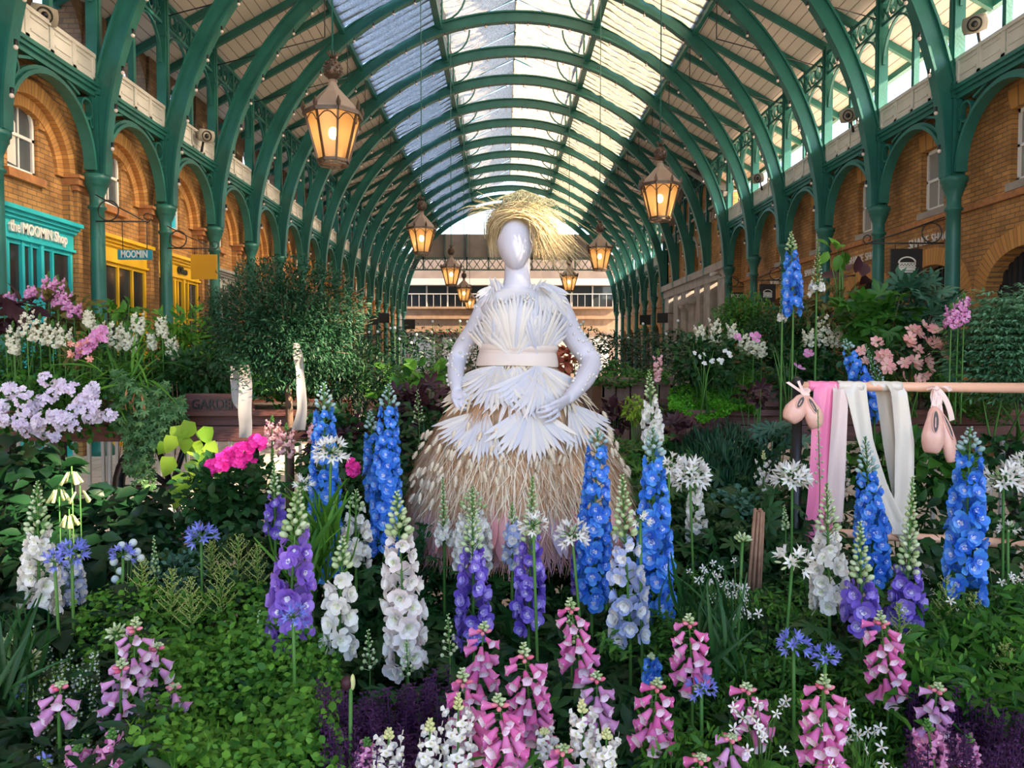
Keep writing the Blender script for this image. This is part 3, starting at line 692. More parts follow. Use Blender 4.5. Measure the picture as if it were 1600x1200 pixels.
t, c, W, H = hang_sign('hanging_sign', 'small turquoise hanging sign with white capital letters', 211, 398, 52, 15, 12.3, simple('sign_turquoise', (.02, .27, .36), .5), z_)
text('MOOMIN', H * 1.02, (c[0], c[1] - .028, c[2]), (1, 0, 0), LETW, t, 'lettering', .004, .004, width=W * .78)
z_ = P(300, 388, 14.8)[2]; bracket(P(262, 388, 14.8)[0], P(335, 388, 14.8)[0], 14.8, z_, 'black iron bracket holding the square orange sign', 1)
hang_sign('hanging_sign', 'plain square orange sign hanging in front of the yellow doors', 319, 417, 40, 38, 14.8, simple('sign_orange', (.66, .33, .012), .45), z_)
SB = simple('sign_black', (.012, .012, .014), .5)
def burger(t, c, w, y):
    """outline burger emblem: bun, lettuce line, patty, lower bun"""
    mb = MB(); r = w * .045
    def line(pts): mb.add(*tube([(c[0] + a * w, y, c[2] + b * w) for a, b in pts], r, 6))
    q = np.linspace(PI, 0, 14); line([(.5 * math.cos(k), .14 + .34 * math.sin(k)) for k in q] + [(-.5, .14)])
    line([(-.5 + i * .0909, .03 + (.045 if i % 2 else -.045)) for i in range(12)])
    for z0, hh in ((-.17, .1), (-.38, .12)):
        line([(-.46, z0), (.46, z0), (.5, z0 + hh / 2), (.46, z0 + hh), (-.46, z0 + hh), (-.5, z0 + hh / 2), (-.46, z0)])
    mb.build('burger_emblem', LETW, t)
z_ = P(1400, 380, 12.4)[2]; bracket(P(1475, 380, 12.4)[0], P(1356, 380, 12.4)[0], 12.4, z_, 'black iron bracket on the nearest right column above the large burger sign', -1)
t, c, W, H = hang_sign('hanging_sign', 'larger square black sign with a white burger outline on the right', 1416, 413, 49, 48, 12.4, SB, z_); burger(t, c - np.array([0, 0, .02]), W * .54, c[1] - .03)
z_ = P(1200, 438, 20)[2]; bracket(P(1224, 438, 20)[0], P(1180, 438, 20)[0], 20, z_, 'black iron bracket above the small burger sign on the right', -1)
t, c, W, H = hang_sign('hanging_sign', 'smaller square black sign with a white burger outline, further along', 1199, 458, 25, 28, 20, SB, z_); burger(t, c - np.array([0, 0, .02]), W * .54, c[1] - .03)
t, c, W, H = hang_sign('hanging_sign', 'black PICK UP sign hanging near the stone pavilion corner', 1153, 464, 26, 14, 24.5, SB, P(1153, 448, 24.5)[2])
text('PICK UP', H * .62, (c[0], c[1] - .028, c[2] + .02), (1, 0, 0), LETW, t, 'lettering', .004, .003, width=W * .85)
z_ = P(1150, 448, 24.5)[2]; bracket(P(1136, 448, 24.5)[0], P(1168, 448, 24.5)[0], 24.5, z_, 'thin iron bracket carrying the PICK UP sign', 1)
for i, b in enumerate((b0, b0 + 1, b0 + 2, b0 + 3, b0 + 4)):
    if i == 0: continue
    yy = YS[b] + 1.25
    o = thing('wall_lettering', '', 'lettering', (XW - .02, yy, 3.6))
    for wd, dy in (('SHAKE', .33), ('SHACK', -.43)): text(wd, .23, (XW - .05, yy + dy, 3.68), (0, -1, 0), LETW, o, 'word', .012, -.002, width=.66, spacing=1.12)
    tag(o, ['white raised wall lettering above the nearest dark doorway, partly cut by the frame', 'white raised wall lettering above the doorway behind the large burger sign', 'white raised wall lettering above the doorway just beyond the large burger sign',
            'white raised wall lettering behind the tall blue delphinium', 'white raised wall lettering furthest along the right wall'][i], 'lettering', 'raised shop lettering over the right doorways')
for (px, py, Y, s, lab) in ((600, 497, 38, 1, 'small dark sign, middle of three far down the left arcade'), (640, 507, 45, 1, 'small dark sign nearest the far end wall on the left'), (583, 500, 32, 1, 'small dark sign beside the tree crown in the left arcade'),
                         (1008, 500, 38, 1, 'small dark sign on the right, nearer the far end wall'), (1035, 497, 33, 1, 'small dark sign on the right beside the stone pavilion')):
    c = P(px, py, Y); o = MB().add(*bxc(c, (S(17, Y), .06, S(15, Y)))).add(*box(min(c[0], XL if px < 800 else XR), max(c[0], XL if px < 800 else XR), Y - .015, Y + .015, c[2] + S(7, Y), c[2] + S(7, Y) + .03)).build('hanging_sign', SB, origin=c, smooth=False)
    tag(o, lab, 'sign', 'distant dark hanging signs')

# lanterns
BRONZE = simple('bronze', (.10, .065, .045), .4, .6, col2=(.16, .11, .08), scale=8)
HOODM = simple('lantern_hood', (.30, .21, .15), .55, .0, col2=(.38, .28, .21), scale=4)
def lantern_glass():
    m, nt, out = newmat('lantern_glass'); t = N(nt, 'BsdfTranslucent'); t.inputs[0].default_value = c4((.9, .66, .42)); g = N(nt, 'BsdfGlossy'); g.inputs['Roughness'].default_value = .1
    tp = N(nt, 'BsdfTransparent'); tp.inputs[0].default_value = c4((1, .86, .68)); a = N(nt, 'MixShader'); a.inputs[0].default_value = .08; b = N(nt, 'MixShader'); b.inputs[0].default_value = .45
    nt.links.new(t.outputs[0], a.inputs[1]); nt.links.new(g.outputs[0], a.inputs[2]); nt.links.new(a.outputs[0], b.inputs[1]); nt.links.new(tp.outputs[0], b.inputs[2]); nt.links.new(b.outputs[0], out.inputs[0]); return m
LGLASS = lantern_glass(); LBULB = emit('lantern_bulb', (1, .62, .22), 18)
n8 = 8; ph = PI / 8
def ring_pt(r, z, k): return (r * math.cos(ph + k * 2 * PI / n8), r * math.sin(ph + k * 2 * PI / n8), z)
mbF = MB()
for k in range(n8):
    mbF.add(*bar(ring_pt(.175, .04, k), ring_pt(.315, .56, k), .022)); mbF.add(*bar(ring_pt(.175, .04, k), ring_pt(.175, .04, k + 1), .03)); mbF.add(*bar(ring_pt(.165, .0, k), ring_pt(.165, .0, k + 1), .016))
    mbF.add(*bar(ring_pt(.165, 0, k), ring_pt(.172, .04, k), .012)); mbF.add(*bar(ring_pt(.33, .56, k), ring_pt(.33, .56, k + 1), .03, .045))
    a, b = np.array(ring_pt(.312, .53, k)), np.array(ring_pt(.312, .53, k + 1))
    mbF.add(*tube([a + (b - a) * u + np.array([0, 0, -.10 + .10 * math.sin(PI * u)]) * 1.0 for u in np.linspace(0, 1, 9)], .007, 4))
    p = np.array(ring_pt(.335, .56, k)); mbF.add(*lathe([(.004, 0), (.022, .03), (.028, .06), (.004, .13)], 5, p))
LF = mbF.mesh('lantern_frame', BRONZE, smooth=False)
mb = MB(); V = [ring_pt(.17, .05, k) for k in range(8)] + [ring_pt(.308, .55, k) for k in range(8)]; mb.add(V, [(k, (k + 1) % 8, 8 + (k + 1) % 8, 8 + k) for k in range(8)]); LG = mb.mesh('lantern_pane', LGLASS, smooth=False)
mb = MB(); mb.add(*lathe([(.335, .57), (.33, .6), (.06, .88), (.045, .93), (.06, .95), (.03, .97)], 8, ph=ph)); LH = mb.mesh('lantern_hood', HOODM, smooth=False)
mb = MB(); mb.add(*lathe([(.03, .96), (.085, 1.0), (.1, 1.07), (.09, 1.14), (.04, 1.19), (.02, 1.2)], 10))
for i in range(40):
    q = i * 2.4; z = 1.0 + i * .0045; r = .1 * math.sin(math.acos(max(-1, min(1, (z - 1.08) / .115)))); mb.add(*ball(.017, 5, 4, (r * math.cos(q), r * math.sin(q), z)))
for i in range(10): q = i * .63; mb.add(*bar((0, 0, 1.18), (.07 * math.cos(q), .07 * math.sin(q), 1.27), .012))
LP = mb.mesh('pineapple_finial', BRONZE)
LB = MB().add(*ball(.055, 10, 8, (0, 0, .36), (1, 1, 1.3))).mesh('bulb', LBULB); LS = MB().add(*tube([(0, 0, .42), (0, 0, .6)], .02, 6)).mesh('bulb_holder', BRONZE)
for i, (px, pyb, Y, lab) in enumerate([(521, 258, 8.9, 'largest hanging lantern, glowing amber at the upper left'), (1031, 345, 12.6, 'large hanging glowing lantern at the upper right'),
        (659, 398, 17.2, 'glowing lantern hanging left of the mannequin head, second on the left side'), (937, 423, 19.6, 'glowing lantern hanging just right of the mannequin head'), (705, 447, 24.2, 'third glowing lantern down the left side of the hall'),
        (889, 456, 28.0, 'small glowing lantern above the raised shoulder of the mannequin'), (725, 472, 31.5, 'small glowing lantern just below the third left lantern'), (734, 484, 39, 'tiniest lantern, low by the mannequin shoulder on the left')]):
    p = P(px, pyb, Y); L = thing('hanging_lantern', lab, 'lantern', p, 'pineapple-topped lanterns hanging down the hall')
    for nm, me in (('frame', LF), ('pane', LG), ('hood', LH), ('finial', LP), ('bulb', LB), ('bulb_holder', LS)): linked(nm, me, Matrix.Identity(4), L)
    top = roofz(2.3) if Y > 0 else 11
    MB().add(*tube([p + np.array([0, 0, 1.2]), np.array([p[0], p[1], top + .9])], .011, 5)).build('rod', IRON, L)
    ld = bpy.data.lights.new('lantern_light', 'POINT'); ld.energy = 16; ld.color = (1, .58, .25); ld.shadow_soft_size = .06
    lo = bpy.data.objects.new('lantern_light', ld); C.objects.link(lo); lo.parent = L; lo.location = (0, 0, .36)

# loudspeakers on the parapets and a camera
SPK = simple('speaker_beige', (.34, .31, .25), .5)
for (px, py, Y, s, lab) in ((64, 24, 11.2, 1, 'beige horn loudspeaker on the parapet, upper left corner'), (318, 212, 16.4, 1, 'beige horn loudspeaker on the left parapet above the third arch'), (1528, 38, 12.0, -1, 'large beige horn loudspeaker on the parapet, upper right'),
                            (1330, 180, 15.6, -1, 'beige horn loudspeaker on the right parapet behind the second rib'), (1188, 278, 21.5, -1, 'small beige horn loudspeaker far along the right parapet')):
    p = P(px, py, Y); t = thing('loudspeaker', lab, 'loudspeaker', p, 'horn loudspeakers on the parapets')
    d = nrm(np.array([s * .75, -.6, -.22])); mb = MB(); pr = [(-.3, .06), (-.22, .09), (-.1, .10), (.0, .12), (.12, .17), (.14, .17)]
    V = []; x = nrm(np.cross(d, (0, 0, 1))); u = np.cross(x, d)
    for a, r in pr:
        for q in np.linspace(0, 2 * PI, 17)[:-1]:
            k = 1 / max(abs(math.cos(q)), abs(math.sin(q))) ** .6; V.append(p + d * a * .9 + (x * math.cos(q) * 1.1 + u * math.sin(q) * .8) * r * k)
    F = [(i * 16 + j, i * 16 + (j + 1) % 16, (i + 1) * 16 + (j + 1) % 16, (i + 1) * 16 + j) for i in range(5) for j in range(16)] + [tuple(range(16))[::-1], tuple(range(80, 96))]
    mb.add(V, F); mb.build('horn', SPK, t)
    q = np.linspace(0, 2 * PI, 20); MB().add(*tube([p + d * .135 + (x * math.cos(a) + u * math.sin(a)) * .1 for a in q], .012, 6)).add(*ball(.05, 10, 6, p + d * .13)).build('grille', BLACK, t)
    MB().add(*tube([p - np.array([0, 0, .1]), p + np.array([-s * .05, 0, -.34])], .025, 6)).build('mount', BLACK, t)
p = P(1122, 427, 24.3); t = thing('security_camera', 'white security camera fixed to the stone corner of the pavilion', 'camera', p)
MB().add(*tube([p, p + np.array([-.28, -.2, -.06])], .06, 8)).build('housing', WHITEP, t); MB().add(*tube([p, p + np.array([.3, .75, 0])], .03, 6)).build('arm', WHITEP, t)

# ---------------------------------------------------------------- barrows, fence, crate
WOOD = simple('dark_red_timber', (.17, .060, .045), .5, col2=(.09, .032, .028), scale=5, bump=.3, bscale=20, stretch=(1, 12, 12))
WOODL = simple('crate_timber', (.24, .14, .10), .7, col2=(.17, .10, .07), scale=4, bump=.2, stretch=(8, 8, 1))
SOIL = simple('dark_soil', (.03, .02, .014), .95, col2=(.015, .01, .008), scale=30, bump=.5)
def barrow(lab, pxa, pxb, Y, word, wpx, wpy, wheelpx, legpx):
    a, b = P(pxa, 660, Y), P(pxb, 660, Y); zt = P(800, 640, Y)[2]; zb = P(800, 690, Y)[2]
    t = thing('market_barrow', lab, 'barrow', ((a[0] + b[0]) / 2, Y + .5, 0), 'wooden market barrows planted with flowers')
    x0, x1 = a[0], b[0]
    mb = MB(); h = (zt - zb)
    mb.add(*box(x0, x1, Y, Y + .05, zb + h * .52, zt)); mb.add(*box(x0 - .05, x1 + .05, Y - .03, Y + .05, zb + .01, zb + h * .5)); mb.add(*box(x0, x1, Y - .05, Y + .02, zt - .03, zt + .0))
    mb.build('side_rail', WOOD, t, smooth=False)
    MB().add(*box(x0, x1, Y + 1.0, Y + 1.05, zb, zt)).build('back_rail', WOOD, t, smooth=False)
    MB().add(*box(x0, x1, Y + .02, Y + 1.03, zb, zb + .04)).build('bed', WOOD, t, smooth=False)
    MB().add(*box(x0 + .05, x1 - .05, Y + .05, Y + 1.0, zb + .04, zt - .02)).build('soil', SOIL, t, smooth=False)
    c = P(wpx, wpy, Y - .02); w = S(118, Y); mb = MB()
    poly = [(-w / 2, -.055), (w / 2, -.055), (w / 2, -.02), (w * .4, .06), (-w * .4, .06), (-w / 2, -.02)]
    V = [(c[0] + u, Y - .03, c[2] + v) for u, v in poly] + [(c[0] + u, Y - .0, c[2] + v) for u, v in poly]
    n = 6; mb.add(V, [tuple(range(n)), tuple(range(2 * n - 1, n - 1, -1))] + [(i, n + i, n + (i + 1) % n, (i + 1) % n) for i in range(n)])
    nb = mb.build('name_board', WOOD, t, smooth=False)
    text(word, S(21, Y), (c[0], Y - .035, c[2] + .0), (1, 0, 0), LETB, nb, 'lettering', .003, .001, width=S(72, Y))
    for px in wheelpx:
        cpt = P(px, 748, Y + .15); r = .30; yy = Y + .15
        q = np.linspace(0, 2 * PI, 33); wh = MB().add(*sweep(np.stack([cpt[0] + r * np.cos(q), 0 * q + yy, cpt[2] - .05 + r * np.sin(q)], -1), rect(.05, .045), up=(0, 1, 0))).build('wheel', BLACK, t)
        mb = MB(); cc = np.array([cpt[0], yy, cpt[2] - .05]); mb.add(*ball(.06, 8, 6, cc))
        for k in range(10): mb.add(*bar(cc, cc + np.array([r * math.cos(k * .628), 0, r * math.sin(k * .628)]), .026))
        mb.build('spokes', BLACK, wh)
    for px in legpx:
        x = P(px, 700, Y + .1)[0]; MB().add(*box(x - .03, x + .03, Y + .08, Y + .14, 0, zb)).build('leg', BLACK, t, smooth=False)
    return t, zt
bl, ZT = barrow('dark red wooden barrow on the left, lettered GARDEN, under white geraniums and ivy', -120, 492, 4.2, 'GARDEN', 338, 632, (268,), (90, 393, 10))
br, ZT2 = barrow('dark red wooden barrow on the right behind the ballet barre', 1062, 1760, 4.2, 'COVENT', 1225, 619, (1660,), (1165, 1500))
FEN = simple('fence_grey', (.34, .36, .38), .4, .3)
t = thing('crowd_fence', 'grey metal barrier of upright bars under the left barrow', 'fence', P(200, 740, 6.3) * np.array([1, 1, 0]))
xa, xb = P(-60, 700, 6.3)[0], P(760, 700, 6.3)[0]; mb = MB(); 
for k in range(int((xb - xa) / .115)): x = xa + k * .115; mb.add(*box(x - .012, x + .012, 6.29, 6.315, .18, 1.02))
mb.build('upright_bars', FEN, t, smooth=False); MB().add(*tube([(xa, 6.3, 1.04), (xb, 6.3, 1.04)], .02, 8)).add(*tube([(xa, 6.3, .18), (xb, 6.3, .18)], .015, 8)).build('rail', FEN, t)
for x in (xa, xa + 1.2, xa + 2.4, xb): MB().add(*tube([(x, 6.3, 0), (x, 6.3, 1.04)], .02, 8)).build('post', FEN, t)
t = thing('fence_panel', 'second grey barrier seen under the right barrow', 'fence', P(1200, 740, 6.6) * np.array([1, 1, 0])); xa, xb = P(1100, 700, 6.6)[0], P(1720, 700, 6.6)[0]; mb = MB()
for k in range(int((xb - xa) / .2)): x = xa + k * .2; mb.add(*box(x - .015, x + .015, 6.59, 6.62, 0, 1.0))
mb.build('upright_bars', FEN, t, smooth=False); MB().add(*tube([(xa, 6.6, 1.0), (xb, 6.6, 1.0)], .02, 8)).build('rail', FEN, t)

def crate(lab, px0, px1, py0, py1, Y, n, depth=.5):
    a, b = P(px0, py0, Y), P(px1, py1, Y); t = thing('planter_crate', lab, 'planter', ((a[0] + b[0]) / 2, Y + depth / 2, 0), 'slatted wooden planter crates'); z1 = a[2]; z0 = .0
    for k in range(n):
        x = a[0] + (b[0] - a[0]) * k / n; w = (b[0] - a[0]) / n; MB().add(*box(x + .005, x + w - .005, Y, Y + .025, z0, z1)).build('slat', WOODL, t, smooth=False)
    MB().add(*box(a[0] - .02, b[0] + .02, Y - .02, Y + .0, z1 - .05, z1)).add(*box(a[0], b[0], Y + depth, Y + depth + .02, z0, z1)).add(*box(a[0], a[0] + .02, Y, Y + depth, z0, z1)).add(*box(b[0] - .02, b[0], Y, Y + depth, z0, z1)).build('frame', WOODL, t, smooth=False)
    MB().add(*box(a[0] + .02, b[0] - .02, Y + .02, Y + depth, z1 - .1, z1 - .04)).build('soil', SOIL, t, smooth=False)
    return t
crate('slatted brown wooden planter to the right of the mannequin skirt', 940, 1052, 590, 700, 5.3, 5)
crate('slatted brown wooden planter half hidden behind the mannequin on the left', 640, 740, 600, 700, 5.6, 5)

# garden bed soil with stone kerb
b = MB().add(*box(-2.6, 2.9, .55, 3.95, -.0, .22)).build('planting_bed_soil', SOIL, smooth=False); struct(b); b.name = 'ground_bed'
struct(MB().add(*box(-2.75, 3.05, .40, .55, 0, .3)).add(*box(-2.75, -2.6, .4, 4.05, 0, .3)).add(*box(2.9, 3.05, .4, 4.05, 0, .3)).build('trim_9', STONE, smooth=False))

# ---------------------------------------------------------------- ballet barre
PEACH = simple('peach_painted_rail', (.84, .47, .32), .3)
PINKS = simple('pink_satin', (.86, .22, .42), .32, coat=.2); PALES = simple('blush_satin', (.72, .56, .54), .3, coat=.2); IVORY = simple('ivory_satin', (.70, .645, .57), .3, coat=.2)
YB = 2.9
t = thing('ballet_barre', 'freestanding ballet barre with two peach rails and a black post', 'barre', P(1246, 700, YB) * np.array([1, 1, 0]))
a, b = P(1244, 603, YB), P(1690, 607, 2.885); MB().add(*tube([a, b], [.0165, .0210], 14)).build('rail', PEACH, t)
a, b = P(1246, 829, YB + .03), P(1690, 856, 2.88); MB().add(*tube([a, b], [.0165, .0185], 14)).build('rail', PEACH, t)
x = P(1246, 700, YB)[0]; mb = MB().add(*tube([(x, YB + .01, .1), (x, YB + .01, P(1246, 597, YB)[2])], .019, 12)).add(*tube([(x - .02, YB - .3, .24), (x, YB + .35, .24)], .018, 8)); mb.build('post', BLACK, t)
x2 = P(1690, 700, 2.885)[0]; MB().add(*tube([(x2, 2.89, .1), (x2, 2.89, 1.52)], .019, 12)).build('post', BLACK, t)
MB().add(*ball(.024, 10, 6, P(1246, 598, YB))).build('post_cap', BLACK, t)
def ribbon(name, lab, group, mat, pts, wpx, wrap=None, n=26):
    """pts: (px, py, depth offset); flat satin tape hanging from the rail, wpx = width in px at each point"""
    A = np.array([P(q[0], q[1], YB + q[2]) for q in pts]); W = np.array([S(w, YB) for w in wpx]); tt = np.linspace(0, len(A) - 1, n)
    ii = np.minimum(tt.astype(int), len(A) - 2); f = (tt - ii); f2 = f * f * (3 - 2 * f) * .35 + f * .65
    c = A[ii] * (1 - f2)[:, None] + A[ii + 1] * f2[:, None]; w = W[ii] * (1 - f) + W[ii + 1] * f
    cross = np.linspace(-.5, .5, 6); ph = rng.random() * 6
    side = np.stack([np.ones(n), .25 * np.sin(tt * 1.3 + ph), 0 * tt], -1)
    G = c[:, None] + side[:, None] * (w[:, None, None] * cross[None, :, None]); G[..., 1] += .006 * np.sin(cross * 7 + tt[:, None] * .9 + ph)
    V, F = grid(G); mb = MB().add(V, F); V2 = V + np.array([0, .0012, 0]); mb.add(V2, [f[::-1] for f in F])
    o = mb.build(name, mat, origin=tuple(A[0])); return tag(o, lab, 'ribbon', group)
G_ = 'satin ribbons over the barre'
ribbon('satin_ribbon', 'deep pink satin ribbon hanging from the left end of the barre', G_, PINKS, [(1287, 598, -.024), (1290, 606, -.03), (1284, 680, -.03), (1278, 760, -.02), (1270, 830, -.01), (1262, 880, 0)], [30, 32, 33, 33, 30, 30])
ribbon('satin_ribbon', 'second pink satin ribbon showing as a narrow strip behind the blush one', G_, PINKS, [(1298, 596, .024), (1300, 612, .028), (1296, 700, .03), (1293, 790, .03), (1290, 850, .02)], [24, 24, 18, 20, 22])
ribbon('satin_ribbon', 'blush satin ribbon hanging beside the pink one', G_, PALES, [(1312, 600, -.02), (1313, 612, -.026), (1309, 690, -.026), (1306, 760, -.02), (1304, 815, -.02)], [25, 27, 27, 26, 25])
ribbon('satin_ribbon', 'ivory satin ribbon slanting down right to meet another low on the barre', G_, IVORY, [(1336, 598, -.022), (1338, 612, -.028), (1352, 690, -.028), (1375, 760, -.02), (1404, 820, -.02), (1440, 880, -.0), (1462, 905, .02)], [33, 33, 27, 24, 24, 25, 25])
ribbon('satin_ribbon', 'narrow ivory ribbon behind, slanting towards the lower rail', G_, IVORY, [(1374, 600, .022), (1380, 618, .026), (1392, 700, .026), (1404, 770, .02), (1408, 815, .02)], [28, 26, 22, 18, 16])
ribbon('satin_ribbon', 'broad ivory ribbon hanging nearest the middle of the barre', G_, IVORY, [(1396, 600, -.022), (1404, 614, -.03), (1413, 690, -.03), (1413, 770, -.026), (1406, 835, -.02)], [26, 28, 30, 27, 22])
for (px0, px1, m, lab) in ((1262, 1308, PINKS, 'pink satin wound round the barre end'), (1308, 1348, IVORY, 'ivory satin wound round the barre beside the pink'), (1358, 1408, IVORY, 'ivory satin wound round the barre above the broad ribbon')):
    a, b = P(px0, 603, YB), P(px1, 604, YB - .01); k = np.linspace(0, 1, 10); c = a + (b - a) * k[:, None]
    o = MB().add(*tube(c, .0195 + .0012 * np.sin(k * 17), 16)).build('satin_wrap', m, origin=tuple(a)); tag(o, lab, 'ribbon', 'satin wound round the barre')
SHOE = simple('pointe_satin', (.86, .52, .43), .32, col2=(.78, .43, .35), scale=20, coat=.25, bump=.1); SHOEI = simple('shoe_hollow_dark', (.10, .09, .09), .8); SHOER = simple('shoe_ribbon', (.88, .66, .60), .35)
def shoe(lab, toe, heel, w, turn=0.0, open_=True):
    """pointe shoe hanging toe down: toe, heel = (px, py); w = breadth in px"""
    Y = YB - .06; T, H = P(toe[0], toe[1], Y - .02), P(heel[0], heel[1], Y); L = np.linalg.norm(H - T); ax = (H - T) / L
    fr = nrm(np.array([turn, -1, .1]) - ax * np.dot([turn, -1, .1], ax)); sd_ = np.cross(ax, fr); W = S(w, Y) / 2
    t = thing('pointe_shoe', lab, 'shoe', H, 'peach satin pointe shoes hung on the barre')
    ks = np.array([0, .03, .10, .22, .38, .55, .72, .86, .95, 1.0]); ww = np.array([.50, .66, .80, .95, 1.0, .86, .68, .58, .42, .12]) * W; hh = np.array([.40, .55, .66, .74, .72, .62, .50, .42, .30, .08]) * W * .9
    n = 20; V = []
    for k, a, b in zip(ks, ww, hh):
        for q in np.linspace(0, 2 * PI, n + 1)[:-1]: V.append(T + ax * L * k + sd_ * a * math.cos(q) + fr * b * math.sin(q) + fr * .012 * math.sin(PI * k))
    V = np.array(V); F = [(i * n + j, i * n + (j + 1) % n, (i + 1) * n + (j + 1) % n, (i + 1) * n + j) for i in range(len(ks) - 1) for j in range(n)]
    MB().add(V, F + [tuple(range(n))[::-1], tuple((len(ks) - 1) * n + j for j in range(n))]).build('upper', SHOE, t)
    if open_:
        q = np.linspace(0, 2 * PI, 19)[:-1]; kk = .66 + .24 * np.cos(q); hs = np.interp(kk, ks, hh); rim = T + ax * (L * kk)[:, None] + sd_ * (W * .27 * np.sin(q))[:, None] + fr * (hs * .94 + .013 * np.sin(PI * kk))[:, None]
        MB().add(np.concatenate([rim + fr * .003, [rim.mean(0) + fr * .001]]), [(i, (i + 1) % 18, 18) for i in range(18)]).build('opening', SHOEI, t)  # dark patch on the closed upper, painted shade of the hollow
        MB().add(*tube(np.concatenate([rim, rim[:1]]) + fr * .002, .0022, 6)).build('binding', SHOE, t)
        for s in (-.8, -.45, -.1, .3, .7): MB().add(*tube([T + ax * L * .30 + sd_ * W * s * .7 + fr * W * .62 * (1 - .5 * s * s), T + ax * L * .42 + sd_ * W * s * .5 + fr * W * .63 * (1 - .3 * s * s)], [.0008, .0022], 5)).build('crease', SHOE, t)
        for s in (-1, 1): MB().add(*tube([T + ax * L * .5 + sd_ * W * s * .5 + fr * W * .55, T + ax * L * .62 + sd_ * W * s * .35 + fr * W * .6], .0022, 5)).build('crease', SHOE, t)
    r = P(heel[0], 606, YB - .02); sgn = 1 if toe[0] > heel[0] else -1
    for s in (-1, 1):
        q = np.linspace(0, 1, 10); c = H + (r - H) * q[:, None] + sd_ * (s * W * .3 * np.sin(q * PI))[:, None] - np.array([0, .01, 0]) * np.sin(q * PI)[:, None]
        A = np.stack([c + sd_ * u for u in (-.009, 0, .009)], 1); A[:, 1] += fr * .002; MB().add(*grid(A)).build('ankle_ribbon', SHOER, t)
    return t
shoe('pointe shoe hanging at the left end of the barre, the left one of its pair', (1232, 658), (1256, 618), 33, -.25)
shoe('pointe shoe hanging at the left end of the barre, the right one of its pair', (1276, 669), (1258, 618), 30, .15)
shoe('pointe shoe hanging midway along the barre, the upper one of its pair', (1455, 708), (1461, 635), 34, -.3)
shoe('pointe shoe hanging midway along the barre, the lower slanted one of its pair', (1487, 722), (1466, 640), 25, .35)
def bow(lab, px, py, mat, drops):
    t = thing('ribbon_bow', lab, 'bow', P(px, py, YB - .04), 'ribbon bows on the barre'); c = P(px, py, YB - .045)
    MB().add(*ball(.011, 8, 6, c, (1.2, .8, 1))).build('knot', mat, t)
    for (dx, dy, dx2, dy2, w) in drops:
        q = np.linspace(0, 1, 8); m = P(px + dx, py + dy, YB - .06); e = P(px + dx2, py + dy2, YB - .05)
        pts = ((1 - q)**2)[:, None] * c + (2 * q * (1 - q))[:, None] * m + (q**2)[:, None] * e; A = np.stack([pts + np.array([u, -abs(u) * .3, u * .3]) for u in (-w, 0, w)], 1)
        MB().add(*grid(A)).build('tail', mat, t)
bow('pale ribbon bow tying the left pair of shoes', 1256, 615, SHOER, [(-20, -14, -26, -18, .006), (-10, -20, -8, -20, .005), (14, 10, 14, 26, .007), (-8, 14, 2, 30, .008)])
bow('pale pink ribbon bow tying the middle pair of shoes to the rail', 1463, 607, SHOER, [(16, -8, 22, 4, .008), (2, 30, 10, 60, .012), (18, 14, 24, 50, .010), (-6, 20, -10, 60, .008), (-14, -4, -12, 2, .008)])
# ---------------------------------------------------------------- the mannequin in its dress of dried grasses and palm spears
YM = 2.9; SP = YM / FPX
SKIN = simple('mannequin_white', (.55, .55, .64), .72)
mq = thing('mannequin', 'white faceless mannequin in a dress of palm spears and dried grass with a straw headdress', 'mannequin', (P(808, 600, YM)[0], YM, 0))
def PY(px, py, dy=0.0): return P(px, py, YM + dy)
def loft(rings, n=24, d=(1, 0, 0), e=(0, 1, 0)):
    """rings: (centre, half width, half depth)"""
    q = np.arange(n) * 2 * PI / n; V = np.concatenate([np.asarray(c)[None] + a * np.cos(q)[:, None] * np.array(d) + b * np.sin(q)[:, None] * np.array(e) for c, a, b in rings])
    k = len(rings); F = [(i * n + j, i * n + (j + 1) % n, (i + 1) * n + (j + 1) % n, (i + 1) * n + j) for i in range(k - 1) for j in range(n)] + [tuple(range(n))[::-1], tuple((k - 1) * n + j for j in range(n))]
    return V, F
def dense(rows, m=5):
    rows = np.array(rows, float); t = np.linspace(0, len(rows) - 1, (len(rows) - 1) * m + 1); out = []
    for k in range(rows.shape[1]):
        y = rows[:, k]; g = np.gradient(y); i = np.minimum(t.astype(int), len(rows) - 2); f = t - i
        h = (2 * f**3 - 3 * f**2 + 1) * y[i] + (f**3 - 2 * f**2 + f) * g[i] + (-2 * f**3 + 3 * f**2) * y[i + 1] + (f**3 - f**2) * g[i + 1]; out.append(h)
    return np.stack(out, -1)
# rows: py, centre px, half width px, half depth px, dy px
TOR = dense([(448, 806, 22, 20, 2), (456, 808, 34, 23, 2), (464, 812, 54, 27, 1), (474, 815, 64, 32, 0), (490, 815, 62, 38, -1), (510, 813, 58, 41, -2), (530, 811, 55, 37, -1), (552, 809, 52, 32, 0), (575, 808, 56, 35, 0), (605, 808, 66, 42, 0), (640, 808, 68, 44, 0), (690, 808, 60, 40, 0)])
HEAD = dense([(319, 806, 8, 10, 6), (323, 806, 17, 22, 6), (332, 805, 27, 33, 5), (347, 804, 31, 40, 4), (365, 804, 31, 41, 2), (383, 804, 28.5, 38, 0), (398, 805, 24, 33, -3), (409, 805, 17.5, 25, -6), (417, 806, 11, 14, -9), (421, 806, 4, 6, -10)])
NECK = dense([(385, 808, 19, 19, 10), (415, 808, 20, 20, 9), (435, 808, 20.5, 20, 6), (455, 808, 25, 22, 3)])
def rows2rings(rows): return [(PY(r[1], r[0], r[4] * SP), r[2] * SP, r[3] * SP) for r in rows]
mb = MB()
for R_ in (TOR, HEAD, NECK): mb.add(*loft(rows2rings(R_), 32))
